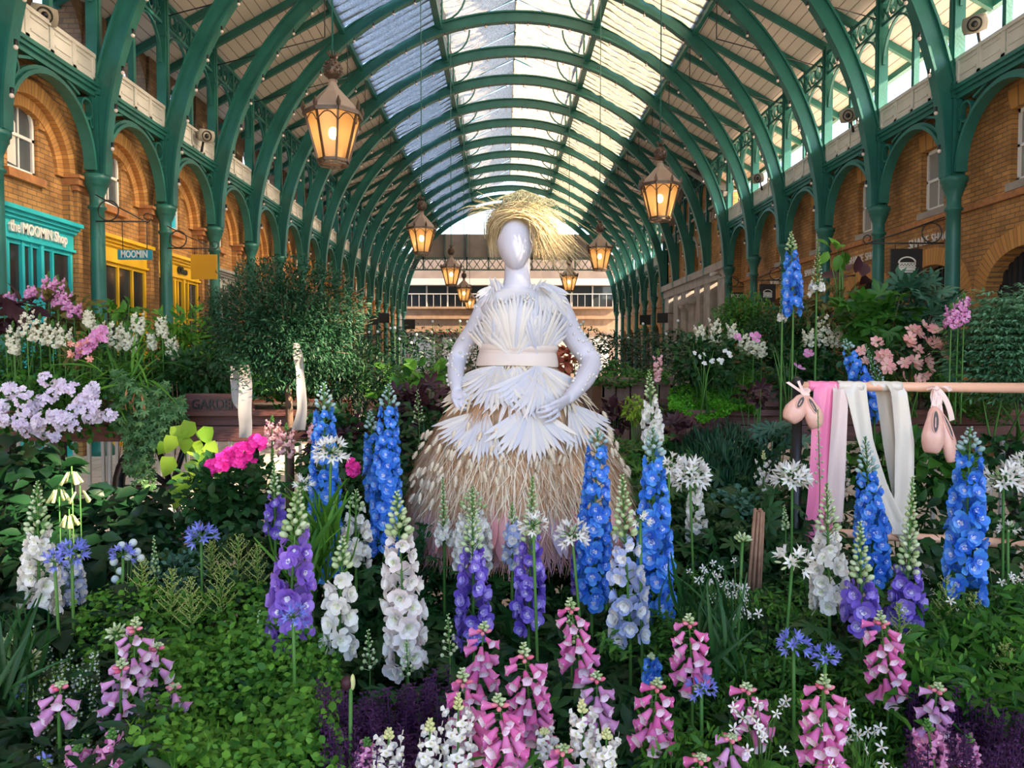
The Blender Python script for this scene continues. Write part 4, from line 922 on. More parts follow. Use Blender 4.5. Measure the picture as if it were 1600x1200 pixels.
def limb(pts, m=6, n=16):
    D = dense([(*PY(a, b, d), r * SP) for a, b, d, r in pts], m); mb.add(*tube(D[:, :3], D[:, 3], n))
    for p, r in ((D[0, :3], D[0, 3]), (D[-1, :3], D[-1, 3])): mb.add(*ball(r * .98, 12, 8, p))
    return D
ARML = limb([(766, 474, .0, 20), (756, 492, .01, 18.5), (741, 517, .04, 16), (722, 545, .075, 15), (714, 566, .06, 14.5), (712, 588, -.02, 12.5), (713, 609, -.10, 8.5)])
ARMR = limb([(866, 474, .0, 21), (877, 492, .01, 20), (893, 522, .04, 18), (912, 548, .06, 17), (923, 568, .03, 16.5), (915, 590, -.07, 15), (902, 607, -.14, 12), (889, 622, -.20, 9)])
def finger(pts, r0, r1):
    A = dense([(*PY(a, b, d), 0) for a, b, d in pts], 4)[:, :3]; R2 = np.linspace(r0, r1, len(A)); mb.add(*tube(A, R2, 10)); mb.add(*ball(r1, 8, 6, A[-1])); mb.add(*ball(r0, 8, 6, A[0]))
# right-hand side hand: palm lies on the skirt, fingers reach towards the centre
def palm(p, q, w0, w1, th, side):
    p, q = np.array(p), np.array(q); d = nrm(q - p); s = nrm(side - d * np.dot(side, d)); nn = np.cross(d, s)
    rings = [(p + (q - p) * t, np.interp(t, [0, 1], [w0, w1]) * (1 + .12 * math.sin(PI * t)), th * (1 - .15 * t)) for t in np.linspace(0, 1, 6)]
    mb.add(*loft(rings, 16, s, nn))
palm(PY(890, 621, -.20), PY(868, 637, -.255), .019, .032, .0125, np.array([.25, -.35, .8]))
for (a, b, c, r) in (((869, 628, -.262), (857, 634, -.292), (845, 637, -.290), .0066), ((868, 635, -.262), (855, 642, -.298), (840, 645, -.293), .0068), ((870, 642, -.258), (857, 649, -.290), (843, 653, -.288), .0066), ((873, 648, -.248), (862, 656, -.275), (851, 660, -.278), .0060)):
    finger([a, b, c], r * 1.1, r * .8)
finger([(885, 627, -.215), (873, 627, -.26), (862, 631, -.28)], .0098, .0072)
palm(PY(713, 609, -.10), PY(718, 625, -.14), .019, .030, .0125, np.array([1, .3, .3]))
for (a, b, c, r) in (((709, 624, -.15), (716, 638, -.168), (727, 641, -.155), .0066), ((715, 627, -.155), (724, 637, -.178), (735, 637, -.16), .0068), ((721, 625, -.152), (731, 631, -.175), (741, 630, -.158), .0066), ((726, 620, -.145), (735, 624, -.165), (743, 622, -.152), .0060)):
    finger([a, b, c], r * 1.1, r * .8)
finger([(716, 612, -.115), (725, 616, -.14), (733, 619, -.15)], .0098, .0072)
raw = mb.build('mannequin_body', SKIN, mq)
md = raw.modifiers.new('remesh', 'REMESH'); md.mode = 'VOXEL'; md.voxel_size = .0030; md.use_smooth_shade = True
md = raw.modifiers.new('smooth', 'SMOOTH'); md.iterations = 4; md.factor = .5
bpy.context.view_layer.update()
me = bpy.data.meshes.new_from_object(raw.evaluated_get(bpy.context.evaluated_depsgraph_get())); raw.modifiers.clear(); raw.data = me; raw.name = 'body'
for p_ in me.polygons: p_.use_smooth = True
if not me.materials: me.materials.append(SKIN)

PALM = petal('palm_spear_white', (.78, .73, .66), (.58, .60, .70), .15, .5); CREAM = petal('dried_cream', (.82, .70, .52), (.88, .80, .68), .2)
TAN = petal('dried_grass_tan', (.42, .22, .11), (.84, .58, .37), .25, .7); ROSE = petal('dyed_rose_grass', (.72, .34, .34), (.62, .44, .52), .25); SATW = simple('cream_satin_sash', (.68, .60, .56), .4, col2=(.62, .53, .49), scale=3)
def tor_at(px, py):
    r = [np.interp(py, TOR[:, 0], TOR[:, k]) for k in range(5)]; u = np.clip((px - r[1]) / (r[2] * 1.03), -.97, .97)
    return -(r[3] * 1.06) * math.sqrt(1 - u * u) * SP + r[4] * SP
def spear_geo(pts, w, fold=.3, out=None):
    """lancet leaf through points (k,3), widths tapering both ends; out = outward directions"""
    k = len(pts); t = nrm(np.gradient(pts, axis=0)); s = nrm(np.cross(t, out)); o = np.cross(s, t); tt = np.linspace(0, 1, k)
    ww = w / 2 * np.where(tt < .6, .35 + .65 * np.sin(tt / .6 * PI / 2), np.cos((tt - .6) / .4 * PI / 2) ** .7)
    ww = np.maximum(ww, .0004); o = np.sign((o * out).sum(-1, keepdims=True)) * o
    G = np.stack([pts - s * ww[:, None], pts + o * (fold * ww)[:, None], pts + s * ww[:, None]], 1); return grid(G)
# bodice shell
mb = MB(); rows = [r for r in TOR if 452 <= r[0] <= 572]; mb.add(*loft([(PY(r[1], r[0], r[4] * SP), r[2] * SP * 1.035 + .003, r[3] * SP * 1.035 + .003) for r in rows], 64)); 
V_ = mb.V[-1]; c_ = V_.reshape(-1, 64, 3).mean(1, keepdims=True); q_ = np.arange(64) * 2 * PI / 64; V_ = c_ + (V_.reshape(-1, 64, 3) - c_) * (1 + .022 * np.cos(q_ * 32))[None, :, None]; mb.V[-1] = V_.reshape(-1, 3)
mb.build('bodice', PALM, mq)
def fan_body(org, a0, a1, n, L0, L1, w, lift=.004):
    for i in range(n):
        q = math.radians(a0 + (a1 - a0) * i / (n - 1)); L = L0 + (L1 - L0) * math.sin(PI * i / (n - 1)) + rng.normal() * 3; k = np.linspace(.12, 1, 7)
        px = org[0] + k * L * math.cos(q); py = org[1] - k * L * math.sin(q); cc = np.clip(py, 450, 570)
        pts = np.array([PY(a, b, tor_at(a, c_) - lift * (1 + 1.5 * kk) - .002 * (i % 3)) for a, b, c_, kk in zip(px, py, cc, k)])
        out = np.array([[(a - 811) / 60, -1, .1] for a in px]); MB().add(*spear_geo(pts, w, .35, nrm(out)), v=rng.random()).build('bodice_spear', PALM, mq)
fan_body((803, 560), 40, 140, 27, 72, 100, .019, .008)
fan_body((842, 560), 40, 112, 13, 62, 92, .018, .010)
fan_body((768, 560), 72, 132, 9, 50, 78, .018, .008)
fan_body((843, 440), 262, 338, 15, 46, 62, .019, .007)
fan_body((770, 446), 205, 275, 9, 26, 36, .016, .007)
# collar petals
for i in range(34):
    s = -1 if i % 2 else 1; bx = 808 + s * (17 + rng.random() * 22); by = 464 - rng.random() * 6; k = np.linspace(0, 1, 5); L = 8 + rng.random() * 12 + (8 if abs(bx - 808) > 26 else 0); dx = s * (2 + rng.random() * 6)
    pts = np.array([PY(bx + dx * kk * kk * 1.2, by - L * kk, -.03 + rng.random() * .001 - .01 * kk + (i // 2) * .0045) for kk in k]); MB().add(*spear_geo(pts, .013, .3, np.tile(nrm(np.array([s * .5, -1, 0.])), (5, 1)))).build('collar_petal', PALM, mq)
# pleated sleeve cap on the raised side, small blue-white knots on the chest
for i in range(14):
    k = np.linspace(0, 1, 7); q = i / 13; ex, ey = 866 + 26 * math.sin(q * 1.5) + 2, 462 + 52 * (1 - math.cos(q * 1.35)) + 8; px = 842 + (ex - 842) * k; py = 448 + (ey - 448) * k - 9 * np.sin(PI * k)
    pts = np.array([PY(a, b, -.055 - .035 * math.sin(PI * (kk * .8 + .1)) + .03 * kk + q * .02) for a, b, kk in zip(px, py, k)]); MB().add(*spear_geo(pts, .016, .4, np.tile(nrm(np.array([.5, -1, .5])), (7, 1)))).build('sleeve_pleat', PALM, mq)
PEARL = simple('pearl', (.62, .60, .58), .22)
pm = MB().add(*ball(.0060, 8, 6)).mesh('pearl', PEARL); cnt = 0
for D, lo, hi, m in ((ARML, .05, .97, 46), (ARMR, .10, .92, 48)):
    for i in range(m):
        t = lo + (hi - lo) * (i + rng.random() * .6) / m; j = t * (len(D) - 1); a = int(j); p = D[a, :3] + (D[min(a + 1, len(D) - 1), :3] - D[a, :3]) * (j - a); r = D[a, 3]
        ax = nrm(D[min(a + 1, len(D) - 1), :3] - D[a, :3]); q = -PI / 2 + (rng.random() - .5) * 3.6; s = nrm(np.cross(ax, (0, 1, 0))); e = np.cross(s, ax)
        p = p + (s * math.cos(q + PI / 2 + PI / 2) - np.abs(e) * 0 + e * math.sin(q + PI)) * 1.0 * r * 1.02 if False else p + nrm(np.array([math.cos(q), math.sin(q), .15 * rng.normal()]) - ax * np.dot(np.array([math.cos(q), math.sin(q), 0]), ax)) * r * 1.03
        linked('pearl', pm, Matrix.Translation(Vector(p - wloc(mq))), mq)
for i in range(26):
    px = 778 + rng.random() * 70; py = 458 + rng.random() * 14 + abs(px - 812) * .1; linked('bead', pm, Matrix.Translation(Vector(PY(px, py, tor_at(px, py) - .012) - wloc(mq))), mq)
# sash: three wrapped folds
for i, (ya, yb, g) in enumerate(((540, 560, 1.06), (552, 573, 1.085), (538, 549, 1.08))):
    rr = []
    for k in np.linspace(0, 1, 8):
        y = ya + (yb - ya) * k; r = [np.interp(y, TOR[:, 0], TOR[:, j]) for j in range(5)]; b = .010 + .004 * math.sin(PI * k); rr.append((PY(r[1], y, r[4] * SP), r[2] * SP * g + b, r[3] * SP * g + b))
    V, F = loft(rr, 48); V = np.array(V); V[:, 2] += .006 * np.sin((V[:, 0] - V[:, 0].mean()) * 9 + i * 2); MB().add(V, F[:-2]).build('sash', SATW, mq)
# skirt
SKT = dense([(566, 808, 52, 34), (580, 808, 64, 48), (600, 808, 82, 66), (625, 808, 101, 86), (660, 809, 124, 108), (700, 810, 143, 128), (745, 811, 157, 142), (790, 812, 165, 150), (835, 813, 166, 152)])
def skirt(th, t, off=0.0):
    """point on the skirt: th = 0 faces the camera, +th to the picture's right; t = 0 waist .. 1 hem"""
    y = 566 + np.asarray(t, float) * 269; r = [np.interp(y, SKT[:, 0], SKT[:, k]) for k in range(1, 4)]
    c = np.array([PY(cx_, yy) for cx_, yy in zip(np.atleast_1d(r[0]), np.atleast_1d(y))]); th = np.atleast_1d(th); o = np.atleast_1d(off)
    return c + np.stack([np.sin(th) * (np.atleast_1d(r[1]) * SP + o), -np.cos(th) * (np.atleast_1d(r[2]) * SP + o), 0 * th], -1)
mb = MB(); tt = np.linspace(0, 1, 30); G = np.stack([skirt(np.full(30, a), tt, -.012 + .006 * math.sin(a * 23)) for a in np.linspace(0, 2 * PI, 73)], 1); mb.add(*grid(G)); 
mb.build('underskirt', TAN, mq)
def strands(name, mat, n, th0, th1, ta, tb, la, lb, w, lift, seg=5, jit=.10, mi=0, kind='stuff'):
    th = rng.uniform(th0, th1, n); t0 = rng.uniform(ta, tb, n); L = rng.uniform(la, lb, n); k = np.linspace(0, 1, seg); dth = rng.normal(size=n) * jit; V = []; mb = MB()
    A = np.zeros((n, seg, 3))
    lf = rng.uniform(.2, 1, n) * lift
    for j, kk in enumerate(k): A[:, j] = skirt(th + dth * kk, np.minimum(t0 + L * kk, 1.12), .002 + lf * kk ** 1.5)
    sd_ = np.stack([np.cos(th), np.sin(th), 0 * th], -1); ww = w * np.array([1] * (seg - 1) + [.25]) * .5
    for j in range(1): 
        Lf = A - sd_[:, None] * ww[None, :, None]; Rt = A + sd_[:, None] * ww[None, :, None]
        V = np.stack([Lf, Rt], 2).reshape(n, -1, 3); base = np.array([(i * 2, i * 2 + 1, i * 2 + 3, i * 2 + 2) for i in range(seg - 1)])
        Q = (np.arange(n)[:, None, None] * seg * 2 + base[None]).reshape(-1, 4); mb.V.append(V.reshape(-1, 3)); mb.n = n * seg * 2; mb.Q.append((Q, 0, np.repeat(rng.random(n), seg - 1)))
    o = mb.build(name, mat, mq); o['kind'] = kind; return o
strands('grass_fringe', TAN, 5200, -2.1, 2.1, .30, .72, .22, .42, .0030, .035)
strands('grass_fringe_back', TAN, 1800, 2.1, 4.2, .05, .7, .25, .45, .0035, .03)
strands('cream_grass', CREAM, 1700, -2.0, 2.0, .34, .7, .15, .34, .0032, .05, jit=.16)
strands('rose_grass', ROSE, 2600, -1.7, 1.7, .70, .88, .12, .24, .0038, .045)
strands('waist_grass', CREAM, 500, -2.2, 2.2, .0, .05, .06, .16, .0035, .03, jit=.25)
strands('tassel_grass', TAN, 260, -.12, .04, .02, .06, .12, .26, .0022, .03, jit=.07)
strands('tassel_grass', TAN, 240, -.62, -.42, .08, .2, .12, .2, .0022, .03, jit=.07)
def sspear(th0, t0, th1, t1, w, lift, mat, nm='palm_spear'):
    k = np.linspace(0, 1, 8); th = th0 + (th1 - th0) * k; t = t0 + (t1 - t0) * k; pts = skirt(th, t, .008 + lift * k ** 1.6 + .004 * rng.random())
    out = np.stack([np.sin(th), -np.cos(th), .25 + 0 * th], -1); return MB().add(*spear_geo(pts, w, .3, nrm(out)), v=rng.random()).build(nm, mat, mq)
def px2th(px, py): r = [np.interp(py, SKT[:, 0], SKT[:, k]) for k in (1, 2)]; return math.asin(max(-.98, min(.98, (px - r[0]) / r[1])))
def fan_skirt(org, a0, a1, n, L, w, lift, mat=PALM):
    for i in range(n):
        q = math.radians(a0 + (a1 - a0) * (i + rng.random() * .3) / n); l = L * (.88 + .22 * rng.random()); px, py = org[0] + l * math.cos(q), org[1] - l * math.sin(q); py = max(py, org[1] + 2)
        sspear(px2th(org[0] + 6 * math.cos(q), org[1]), (org[1] - 566) / 269, px2th(px, py), (py - 566) / 269, w, lift, mat)
fan_skirt((838, 572), 205, 345, 22, 74, .021, .028); fan_skirt((782, 572), 192, 318, 18, 64, .020, .028); fan_skirt((806, 574), 215, 325, 12, 80, .02, .02); fan_skirt((760, 580), 200, 260, 9, 66, .02, .03, CREAM); fan_skirt((856, 580), 280, 345, 10, 66, .02, .03, CREAM)
fan_skirt((826, 628), 212, 328, 20, 72, .022, .045); fan_skirt((762, 636), 200, 300, 18, 66, .020, .04); fan_skirt((880, 628), 255, 340, 14, 64, .020, .045)
fan_skirt((745, 606), 200, 250, 6, 46, .018, .03, CREAM); fan_skirt((888, 596), 290, 345, 8, 56, .018, .03, CREAM)
# bunny tails
bt = MB().add(*ball(1, 9, 7, (0, 0, 0), (.0085, .0085, .021)))
T = ball(1, 9, 7)[0]; q = rdir(150); q[:, 2] *= 1; base_ = q * np.array([.008, .008, .020]); mbx = MB(); mbx.add(*ball(1, 9, 7, (0, 0, 0), (.0078, .0078, .020)))
mbx.inst(leaf(.12, .1, .1, 2), basis(nrm(q * np.array([1, 1, .3]) + np.array([0, 0, -.9])), (0, 0, 1), .011), base_, v=.8); BT = mbx.mesh('bunny_tail', CREAM)
for i in range(84):
    if i < 46: th = rng.uniform(-1.35, -.15); t = .34 + .40 * rng.random() - .08 * (th + .7)
    elif i < 66: th = rng.uniform(-.2, .6); t = rng.uniform(.45, .62)
    else: th = rng.uniform(.5, 1.4); t = rng.uniform(.28, .62)
    p = skirt(th, t, .03 + .02 * rng.random())[0]; d = nrm(np.array([math.sin(th) * .5 + rng.normal() * .25, -math.cos(th) * .4, -.9])); B = basis(d[None], (0, 1, .1), .62 + .25 * rng.random())[0]
    M3 = np.stack([B[:, 0], B[:, 2], -B[:, 1]], -1); linked('bunny_tail', BT, m4(M3, p - wloc(mq)), mq)
# dyed satin slips low on the skirt
PKF = petal('dyed_pink_spear', (.80, .30, .32), (.78, .42, .45), .2); LIL = petal('dyed_lilac_spear', (.46, .42, .66), (.52, .46, .60), .2)
for i in range(16):
    th = [-.75, -.25, -.2, -.12, .25, .32, 1.0, 1.1, -.3, .45, .9, 1.2, -.05, .1, .62, -.5][i]; t = .74 + rng.random() * .1; sspear(th, t - .06, th + rng.normal() * .06, t + .17, .034, .06, LIL if i in (4, 5, 8, 12, 13) else PKF, 'dyed_spear')
# straw headdress
STRAW = petal('straw', (.38, .25, .10), (.80, .68, .42), .15, .5); GREYG = petal('grey_green_grass', (.20, .21, .13), (.46, .46, .33), .2, .7)
def curves(name, mat, paths, w, taper=.3):
    mb = MB(); n, k = paths.shape[:2]; view = np.array([0, -1, .2]); t = nrm(np.gradient(paths, axis=1)); s = nrm(np.cross(t, view)); ww = w * .5 * np.linspace(1, taper, k); up_ = np.cross(t, s)
    A = paths - s * ww[None, :, None]; B = paths + up_ * (ww * .9)[None, :, None]; D = paths + s * ww[None, :, None]
    V = np.stack([A, B, D], 2).reshape(n, k * 3, 3); base = [(i * 3 + j, i * 3 + j + 1, i * 3 + j + 4, i * 3 + j + 3) for i in range(k - 1) for j in (0, 1)] + [(i * 3 + 2, i * 3, i * 3 + 3, i * 3 + 5) for i in range(k - 1)]
    Q = (np.arange(n)[:, None, None] * k * 3 + np.array(base)[None]).reshape(-1, 4); mb.V.append(V.reshape(-1, 3)); mb.n = n * k * 3; mb.Q.append((Q, 0, np.repeat(rng.random(n), len(base))))
    return mb.build(name, mat, mq)
def bez(ctrl, n, k, sp):
    """n strands following control points (px, py, dy) with spread sp (px) growing along"""
    c = np.array(ctrl, float); D = dense([list(x) for x in c], 4); t = np.linspace(0, len(D) - 1, k); out = np.zeros((n, k, 3)); of = rng.normal(size=(n, 3)); L = rng.uniform(.75, 1.0, n)
    for i in range(n):
        tt2 = t * L[i]; p = np.stack([np.interp(tt2, np.arange(len(D)), D[:, j]) for j in range(3)], -1); u = (tt2 / (len(D) - 1))[:, None]; sc_ = np.interp(u[:, 0], np.linspace(0, 1, len(sp)), sp)
        p[:, 0] += of[i, 0] * sc_; p[:, 1] += of[i, 1] * sc_ * .8; p[:, 2] += of[i, 2] * sc_ * SP * .7
        out[i] = [PY(*q) for q in p]
    return out
curves('straw_sweep', STRAW, bez([(772, 372, -.02), (775, 350, -.065), (790, 336, -.095), (815, 334, -.10), (838, 346, -.09), (853, 368, -.07), (866, 392, -.055), (884, 412, -.045)], 300, 14, [5, 6, 5, 5, 7, 11, 17, 22]), .0027)
curves('straw_sweep', STRAW, bez([(778, 348, -.03), (792, 330, -.075), (816, 325, -.085), (842, 338, -.07), (862, 362, -.05), (892, 400, -.03)], 220, 12, [4, 5, 7, 11, 17, 24]), .0026)
curves('straw_lock', STRAW, bez([(800, 331, -.05), (780, 338, -.06), (771, 356, -.05), (770, 378, -.035), (772, 402, -.03)], 150, 10, [3, 3, 3, 3, 4]), .0024)
curves('straw_back', STRAW, bez([(806, 326, .03), (838, 335, .07), (846, 365, .08), (846, 400, .07)], 220, 8, [8, 7, 7, 9]), .003)
curves('straw_back', STRAW, bez([(806, 326, .03), (778, 335, .06), (772, 360, .07), (776, 385, .07)], 160, 8, [8, 6, 5, 7]), .003)
n = 800; th = rng.uniform(0, 2 * PI, n); r = np.sqrt(rng.random(n)); c0 = np.stack([816 + 30 * r * np.cos(th), 324 - 24 * rng.random(n) * (1.1 - r) - 4, -.02 + .07 * r * np.sin(th)], -1); k = 9; path = np.zeros((n, k, 3)); d = rng.normal(size=(n, 3)) * np.array([10, 8, .03]) + np.array([6, -4, 0])
for j in range(k): path[:, j] = c0 + d * (j / 4) + np.stack([5 * np.sin(j * 1.1 + th * 3), 5 * np.cos(j * .9 + th * 5), .01 * np.sin(j + th)], -1)
path[:, :, 1] = np.maximum(path[:, :, 1], 296 + np.abs(path[:, :, 0] - 815) * .35)
curves('grass_nest', GREYG, np.array([[PY(*q) for q in p] for p in path]), .0022)
curves('straw_wisp', STRAW, bez([(790, 335, -.03), (765, 330, -.03), (742, 332, -.03), (728, 345, -.03)], 16, 9, [2, 4, 6, 8]), .0016); curves('straw_wisp', STRAW, bez([(790, 330, -.03), (770, 318, -.03), (748, 312, -.02)], 10, 8, [2, 5, 9]), .0016)
# stand
p = P(850, 900, YM); mb = MB(); mb.add(*lathe([(.17, .22), (.17, .235), (.05, .25), (.034, .3), (.034, 1.0)], 20, (p[0], YM, 0))); mb.build('stand', simple('stand_white', (.55, .56, .6), .4), mq)
# ---------------------------------------------------------------- plants: tissues and templates
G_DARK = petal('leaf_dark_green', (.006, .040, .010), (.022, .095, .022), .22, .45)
G_DEEP = petal('leaf_deep_green', (.003, .020, .007), (.009, .045, .013), .12, .45)
G_MID = petal('leaf_mid_green', (.018, .095, .012), (.06, .20, .02), .3, .45)
G_BRIGHT = petal('leaf_bright_green', (.030, .14, .016), (.15, .37, .04), .35, .5)
G_LIME = petal('leaf_lime', (.16, .34, .02), (.36, .52, .05), .4, .5)
G_BLUE = petal('leaf_blue_green', (.035, .12, .085), (.09, .22, .15), .25, .55)
G_PINE = petal('leaf_pine', (.008, .045, .022), (.025, .10, .04), .15, .5)
G_PURP = petal('leaf_dark_purple', (.030, .010, .018), (.085, .030, .040), .25, .45)
G_FEATH = petal('feathery_lime', (.30, .40, .10), (.52, .58, .20), .3, .6)
G_MOSS = petal('moss_green', (.05, .24, .01), (.13, .42, .02), .25, .6)
G_OLIVE = petal('leaf_olive_bronze', (.10, .11, .025), (.20, .16, .05), .3, .5)
STEM = petal('stem_green', (.05, .16, .03), (.10, .24, .05), .1, .5)
BUDG = petal('bud_green_white', (.34, .48, .20), (.62, .72, .48), .2, .5); BUDB = petal('bud_blue_green', (.25, .42, .42), (.45, .60, .62), .2, .5)
BARK = simple('bark', (.16, .09, .055), .85, col2=(.10, .06, .04), scale=20, bump=.4)
WHT = petal('petal_white', (.80, .80, .78), (.90, .89, .86), .3); WHTI = petal('petal_white_inner', (.84, .83, .78), (.90, .88, .84), .3)
PNKW = petal('petal_blush_white', (.84, .76, .78), (.90, .86, .86), .3)
BLU = petal('petal_blue', (.02, .17, .76), (.15, .48, .96), .3, .5, .3); BLUI = petal('petal_blue_inner', (.06, .24, .88), (.26, .52, .96), .3)
VIO = petal('petal_violet', (.13, .07, .52), (.36, .24, .80), .3, .5, .3); VIOI = petal('petal_violet_inner', (.34, .24, .76), (.58, .48, .90), .3)
MAU = petal('petal_mauve', (.30, .15, .68), (.46, .28, .82), .3, .5, .3)
PBL = petal('petal_pale_blue', (.32, .44, .82), (.62, .68, .90), .3, .5, .4)
EYE = petal('floret_eye', (.75, .76, .80), (.9, .9, .92), .2); EYEG = petal('floret_eye_green', (.55, .60, .35), (.8, .82, .6), .2)
FXO = petal('foxglove_pink', (.80, .12, .44), (.86, .40, .72), .35, .5, .5); FXI = petal('foxglove_throat', (.86, .68, .80), (.92, .82, .88), .3); FXL = petal('foxglove_lilac', (.62, .26, .60), (.80, .48, .74), .35, .5, .4)
FXT = petal('foxglove_tip', (.76, .14, .28), (.84, .34, .42), .3)
AGB = petal('agapanthus_blue', (.16, .20, .72), (.36, .40, .90), .35); LILAC = petal('lilac_white', (.72, .62, .84), (.86, .80, .90), .3)
PINK = petal('petal_pink', (.86, .30, .42), (.92, .52, .56), .35); PINKP = petal('petal_soft_pink', (.84, .42, .48), (.90, .62, .62), .3); MAG = petal('petal_magenta', (.85, .02, .33), (.95, .06, .48), .3)
ORC = petal('petal_orchid', (.66, .22, .50), (.82, .42, .68), .3); CORAL = petal('petal_coral', (.80, .28, .22), (.90, .50, .40), .3); PURP = petal('salvia_purple', (.026, .008, .040), (.10, .024, .13), .2)
CREAMF = petal('cream_bud', (.62, .68, .30), (.80, .80, .46), .3); YEL = petal('yellow_centre', (.8, .55, .08), (.85, .65, .2), .2)

def rpetal(w=.8, cup=.12, tip=.55, seg=3):
    rows = [(0, .12), (.35, .62), (.72, 1.0), (1.0, tip)]; V = []; F = []
    for t, k in rows:
        z = cup * (t * t) ; ww = w / 2 * k; V += [(-ww, t - (.08 if t == 1 else 0), z + cup * .5 * k), (0, t + (.03 if t == 1 else 0), z), (ww, t - (.08 if t == 1 else 0), z + cup * .5 * k)]
    for i in range(3): a = i * 3; F += [(a, a + 1, a + 4, a + 3), (a + 1, a + 2, a + 5, a + 4)]
    return np.array(V), F
def whorl(mb, n, tpl, tilt, s, z=0.0, mat=0, ph=0.0, jit=.15, flip=1, r0=0.0):
    a = ph + np.arange(n) * 2 * PI / n + rng.normal(size=n) * jit; tl = tilt + rng.normal(size=n) * jit
    d = np.stack([np.cos(a) * np.cos(tl), np.sin(a) * np.cos(tl), np.sin(tl)], -1); nn = np.stack([-np.cos(a) * np.sin(tl), -np.sin(a) * np.sin(tl), np.cos(tl)], -1) * flip
    mb.inst(tpl, basis(d, nn + rng.normal(size=(n, 3)) * jit * .6, s * (1 + rng.normal(size=n) * .08)), np.stack([np.cos(a) * r0, np.sin(a) * r0, 0 * a + z], -1), mat)
def mesh_floret(name, mats, tilt=.25, ruff=True):
    mb = MB(); whorl(mb, 5, rpetal(.88, .18, .62), tilt, 1.0, 0, 0); 
    if ruff: whorl(mb, 5, rpetal(.95, .2, .7), tilt + .35, .74, .06, 1, ph=.6); whorl(mb, 4, rpetal(.8, .3), tilt + .8, .42, .1, 1, ph=.2)
    whorl(mb, 5, rpetal(.8, .1), .45, .30, .34, 2, ph=.1, jit=.25); mb.add(*ball(.06, 5, 4, (0, 0, .42)), mat=2); mb.add(*tube([(0, 0, 0), (0, -.12, -.35)], [.10, .05], 5), mat=0)
    return mb.mesh(name, mats)
def mesh_bell(name, mats, close=False):
    mb = MB(); n = 12; an = np.arange(n) * 2 * PI / n
    pr = [(.06, 0), (.17, .06), (.20, .3), (.27, .62), (.33, .88), (.45, 1.0)]
    def shell(sc_, flip, mat):
        V = []
        for i, (r, z) in enumerate(pr):
            k = 1 + (.14 * np.cos(an * 5) if i == 5 else 0); dz = (.16 * (np.sin(an) < -.2) if i == 5 else 0)
            V.append(np.stack([r * sc_ * k * np.cos(an), r * sc_ * k * np.sin(an), z + dz + 0 * an], -1))
        V = np.concatenate(V); F = [(i * n + j, i * n + (j + 1) % n, (i + 1) * n + (j + 1) % n, (i + 1) * n + j) for i in range(5) for j in range(n)]
        mb.add(V, F if not flip else [f[::-1] for f in F], mat=mat)
    shell(1, False, 0); shell(.93, True, 1)
    for k in range(5): mb.add(*ball(.03, 4, 3, (.2 * math.cos(k), -.22, .62 + .06 * k)), mat=2)
    return mb.mesh(name, mats)
def mesh_trumpet(name, mats):
    mb = MB(); tp = leaf(.27, .12, -.0, 4, .62); V = tp[0].copy(); t = V[:, 1].copy(); V[:, 2] -= .42 * t ** 2.2
    a = np.arange(6) * PI / 3; d = np.stack([np.cos(a) * .28, np.sin(a) * .28, 0 * a + .96], -1); nn = np.stack([-np.cos(a), -np.sin(a), 0 * a + .2], -1)
    mb.inst((V, tp[1]), basis(d, nn, .9), np.zeros((6, 3)), 0); mb.add(*tube([(0, 0, -.6), (0, 0, 0), (0, 0, .35)], [.018, .035, .07], 6), mat=1); 
    return mb.mesh(name, mats)
def mesh_snap(name, mats):
    mb = MB(); mb.add(*ball(.26, 8, 6, (0, -.12, .30), (1, .8, 1.2)), mat=0); whorl(mb, 2, rpetal(1.0, -.2), .45, .62, .35, 0, ph=PI / 2 - .8, jit=.05); mb.V[-1][:, 1] += .1
    a = np.array([-PI / 2, -PI / 2 - .95, -PI / 2 + .95]); d = np.stack([np.cos(a), np.sin(a), 0 * a - .1], -1); mb.inst(rpetal(.85, -.25), basis(d, (0, 0, 1), .6), np.tile([0, -.05, .5], (3, 1)), 0)
    mb.add(*ball(.12, 6, 5, (0, -.1, .52)), mat=1); mb.add(*tube([(0, 0, 0), (0, 0, .3)], [.14, .2], 6), mat=0); return mb.mesh(name, mats)
def mesh_simple(name, mats, n=5, w=.8, tilt=.2, tip=.6, centre=.12):
    mb = MB(); whorl(mb, n, rpetal(w, .08, tip), tilt, 1.0, 0, 0, jit=.08); mb.add(*ball(centre, 6, 4, (0, 0, centre)), mat=1); mb.add(*tube([(0, 0, 0), (0, 0, -.5)], [.06, .04], 4), mat=2 if len(mats) > 2 else 1)
    return mb.mesh(name, mats)
FL = {}
for nm, a, b, c in (('white', WHT, WHTI, EYEG), ('blush', PNKW, WHT, EYEG), ('blue', BLU, BLUI, EYE), ('violet', VIO, VIOI, EYE), ('mauve', MAU, MAU, EYE), ('pale', PBL, WHT, EYE)):
    FL[nm] = [mesh_floret('floret_' + nm, [a, b, c], .15 + .12 * i) for i in range(3)]
BELLS = {'pink': [mesh_bell('bell', [FXO, FXI, FXT])], 'lilac': [mesh_bell('bell', [FXL, FXI, FXO])]}
TRW = mesh_trumpet('trumpet_white', [WHT, STEM]); TRB = mesh_trumpet('trumpet_blue', [AGB, STEM])
SNW = mesh_snap('snapdragon_white', [WHT, CREAMF]); SNP = mesh_snap('snapdragon_pink', [PINKP, CREAMF]); SNO = mesh_snap('snapdragon_orchid', [ORC, WHT])

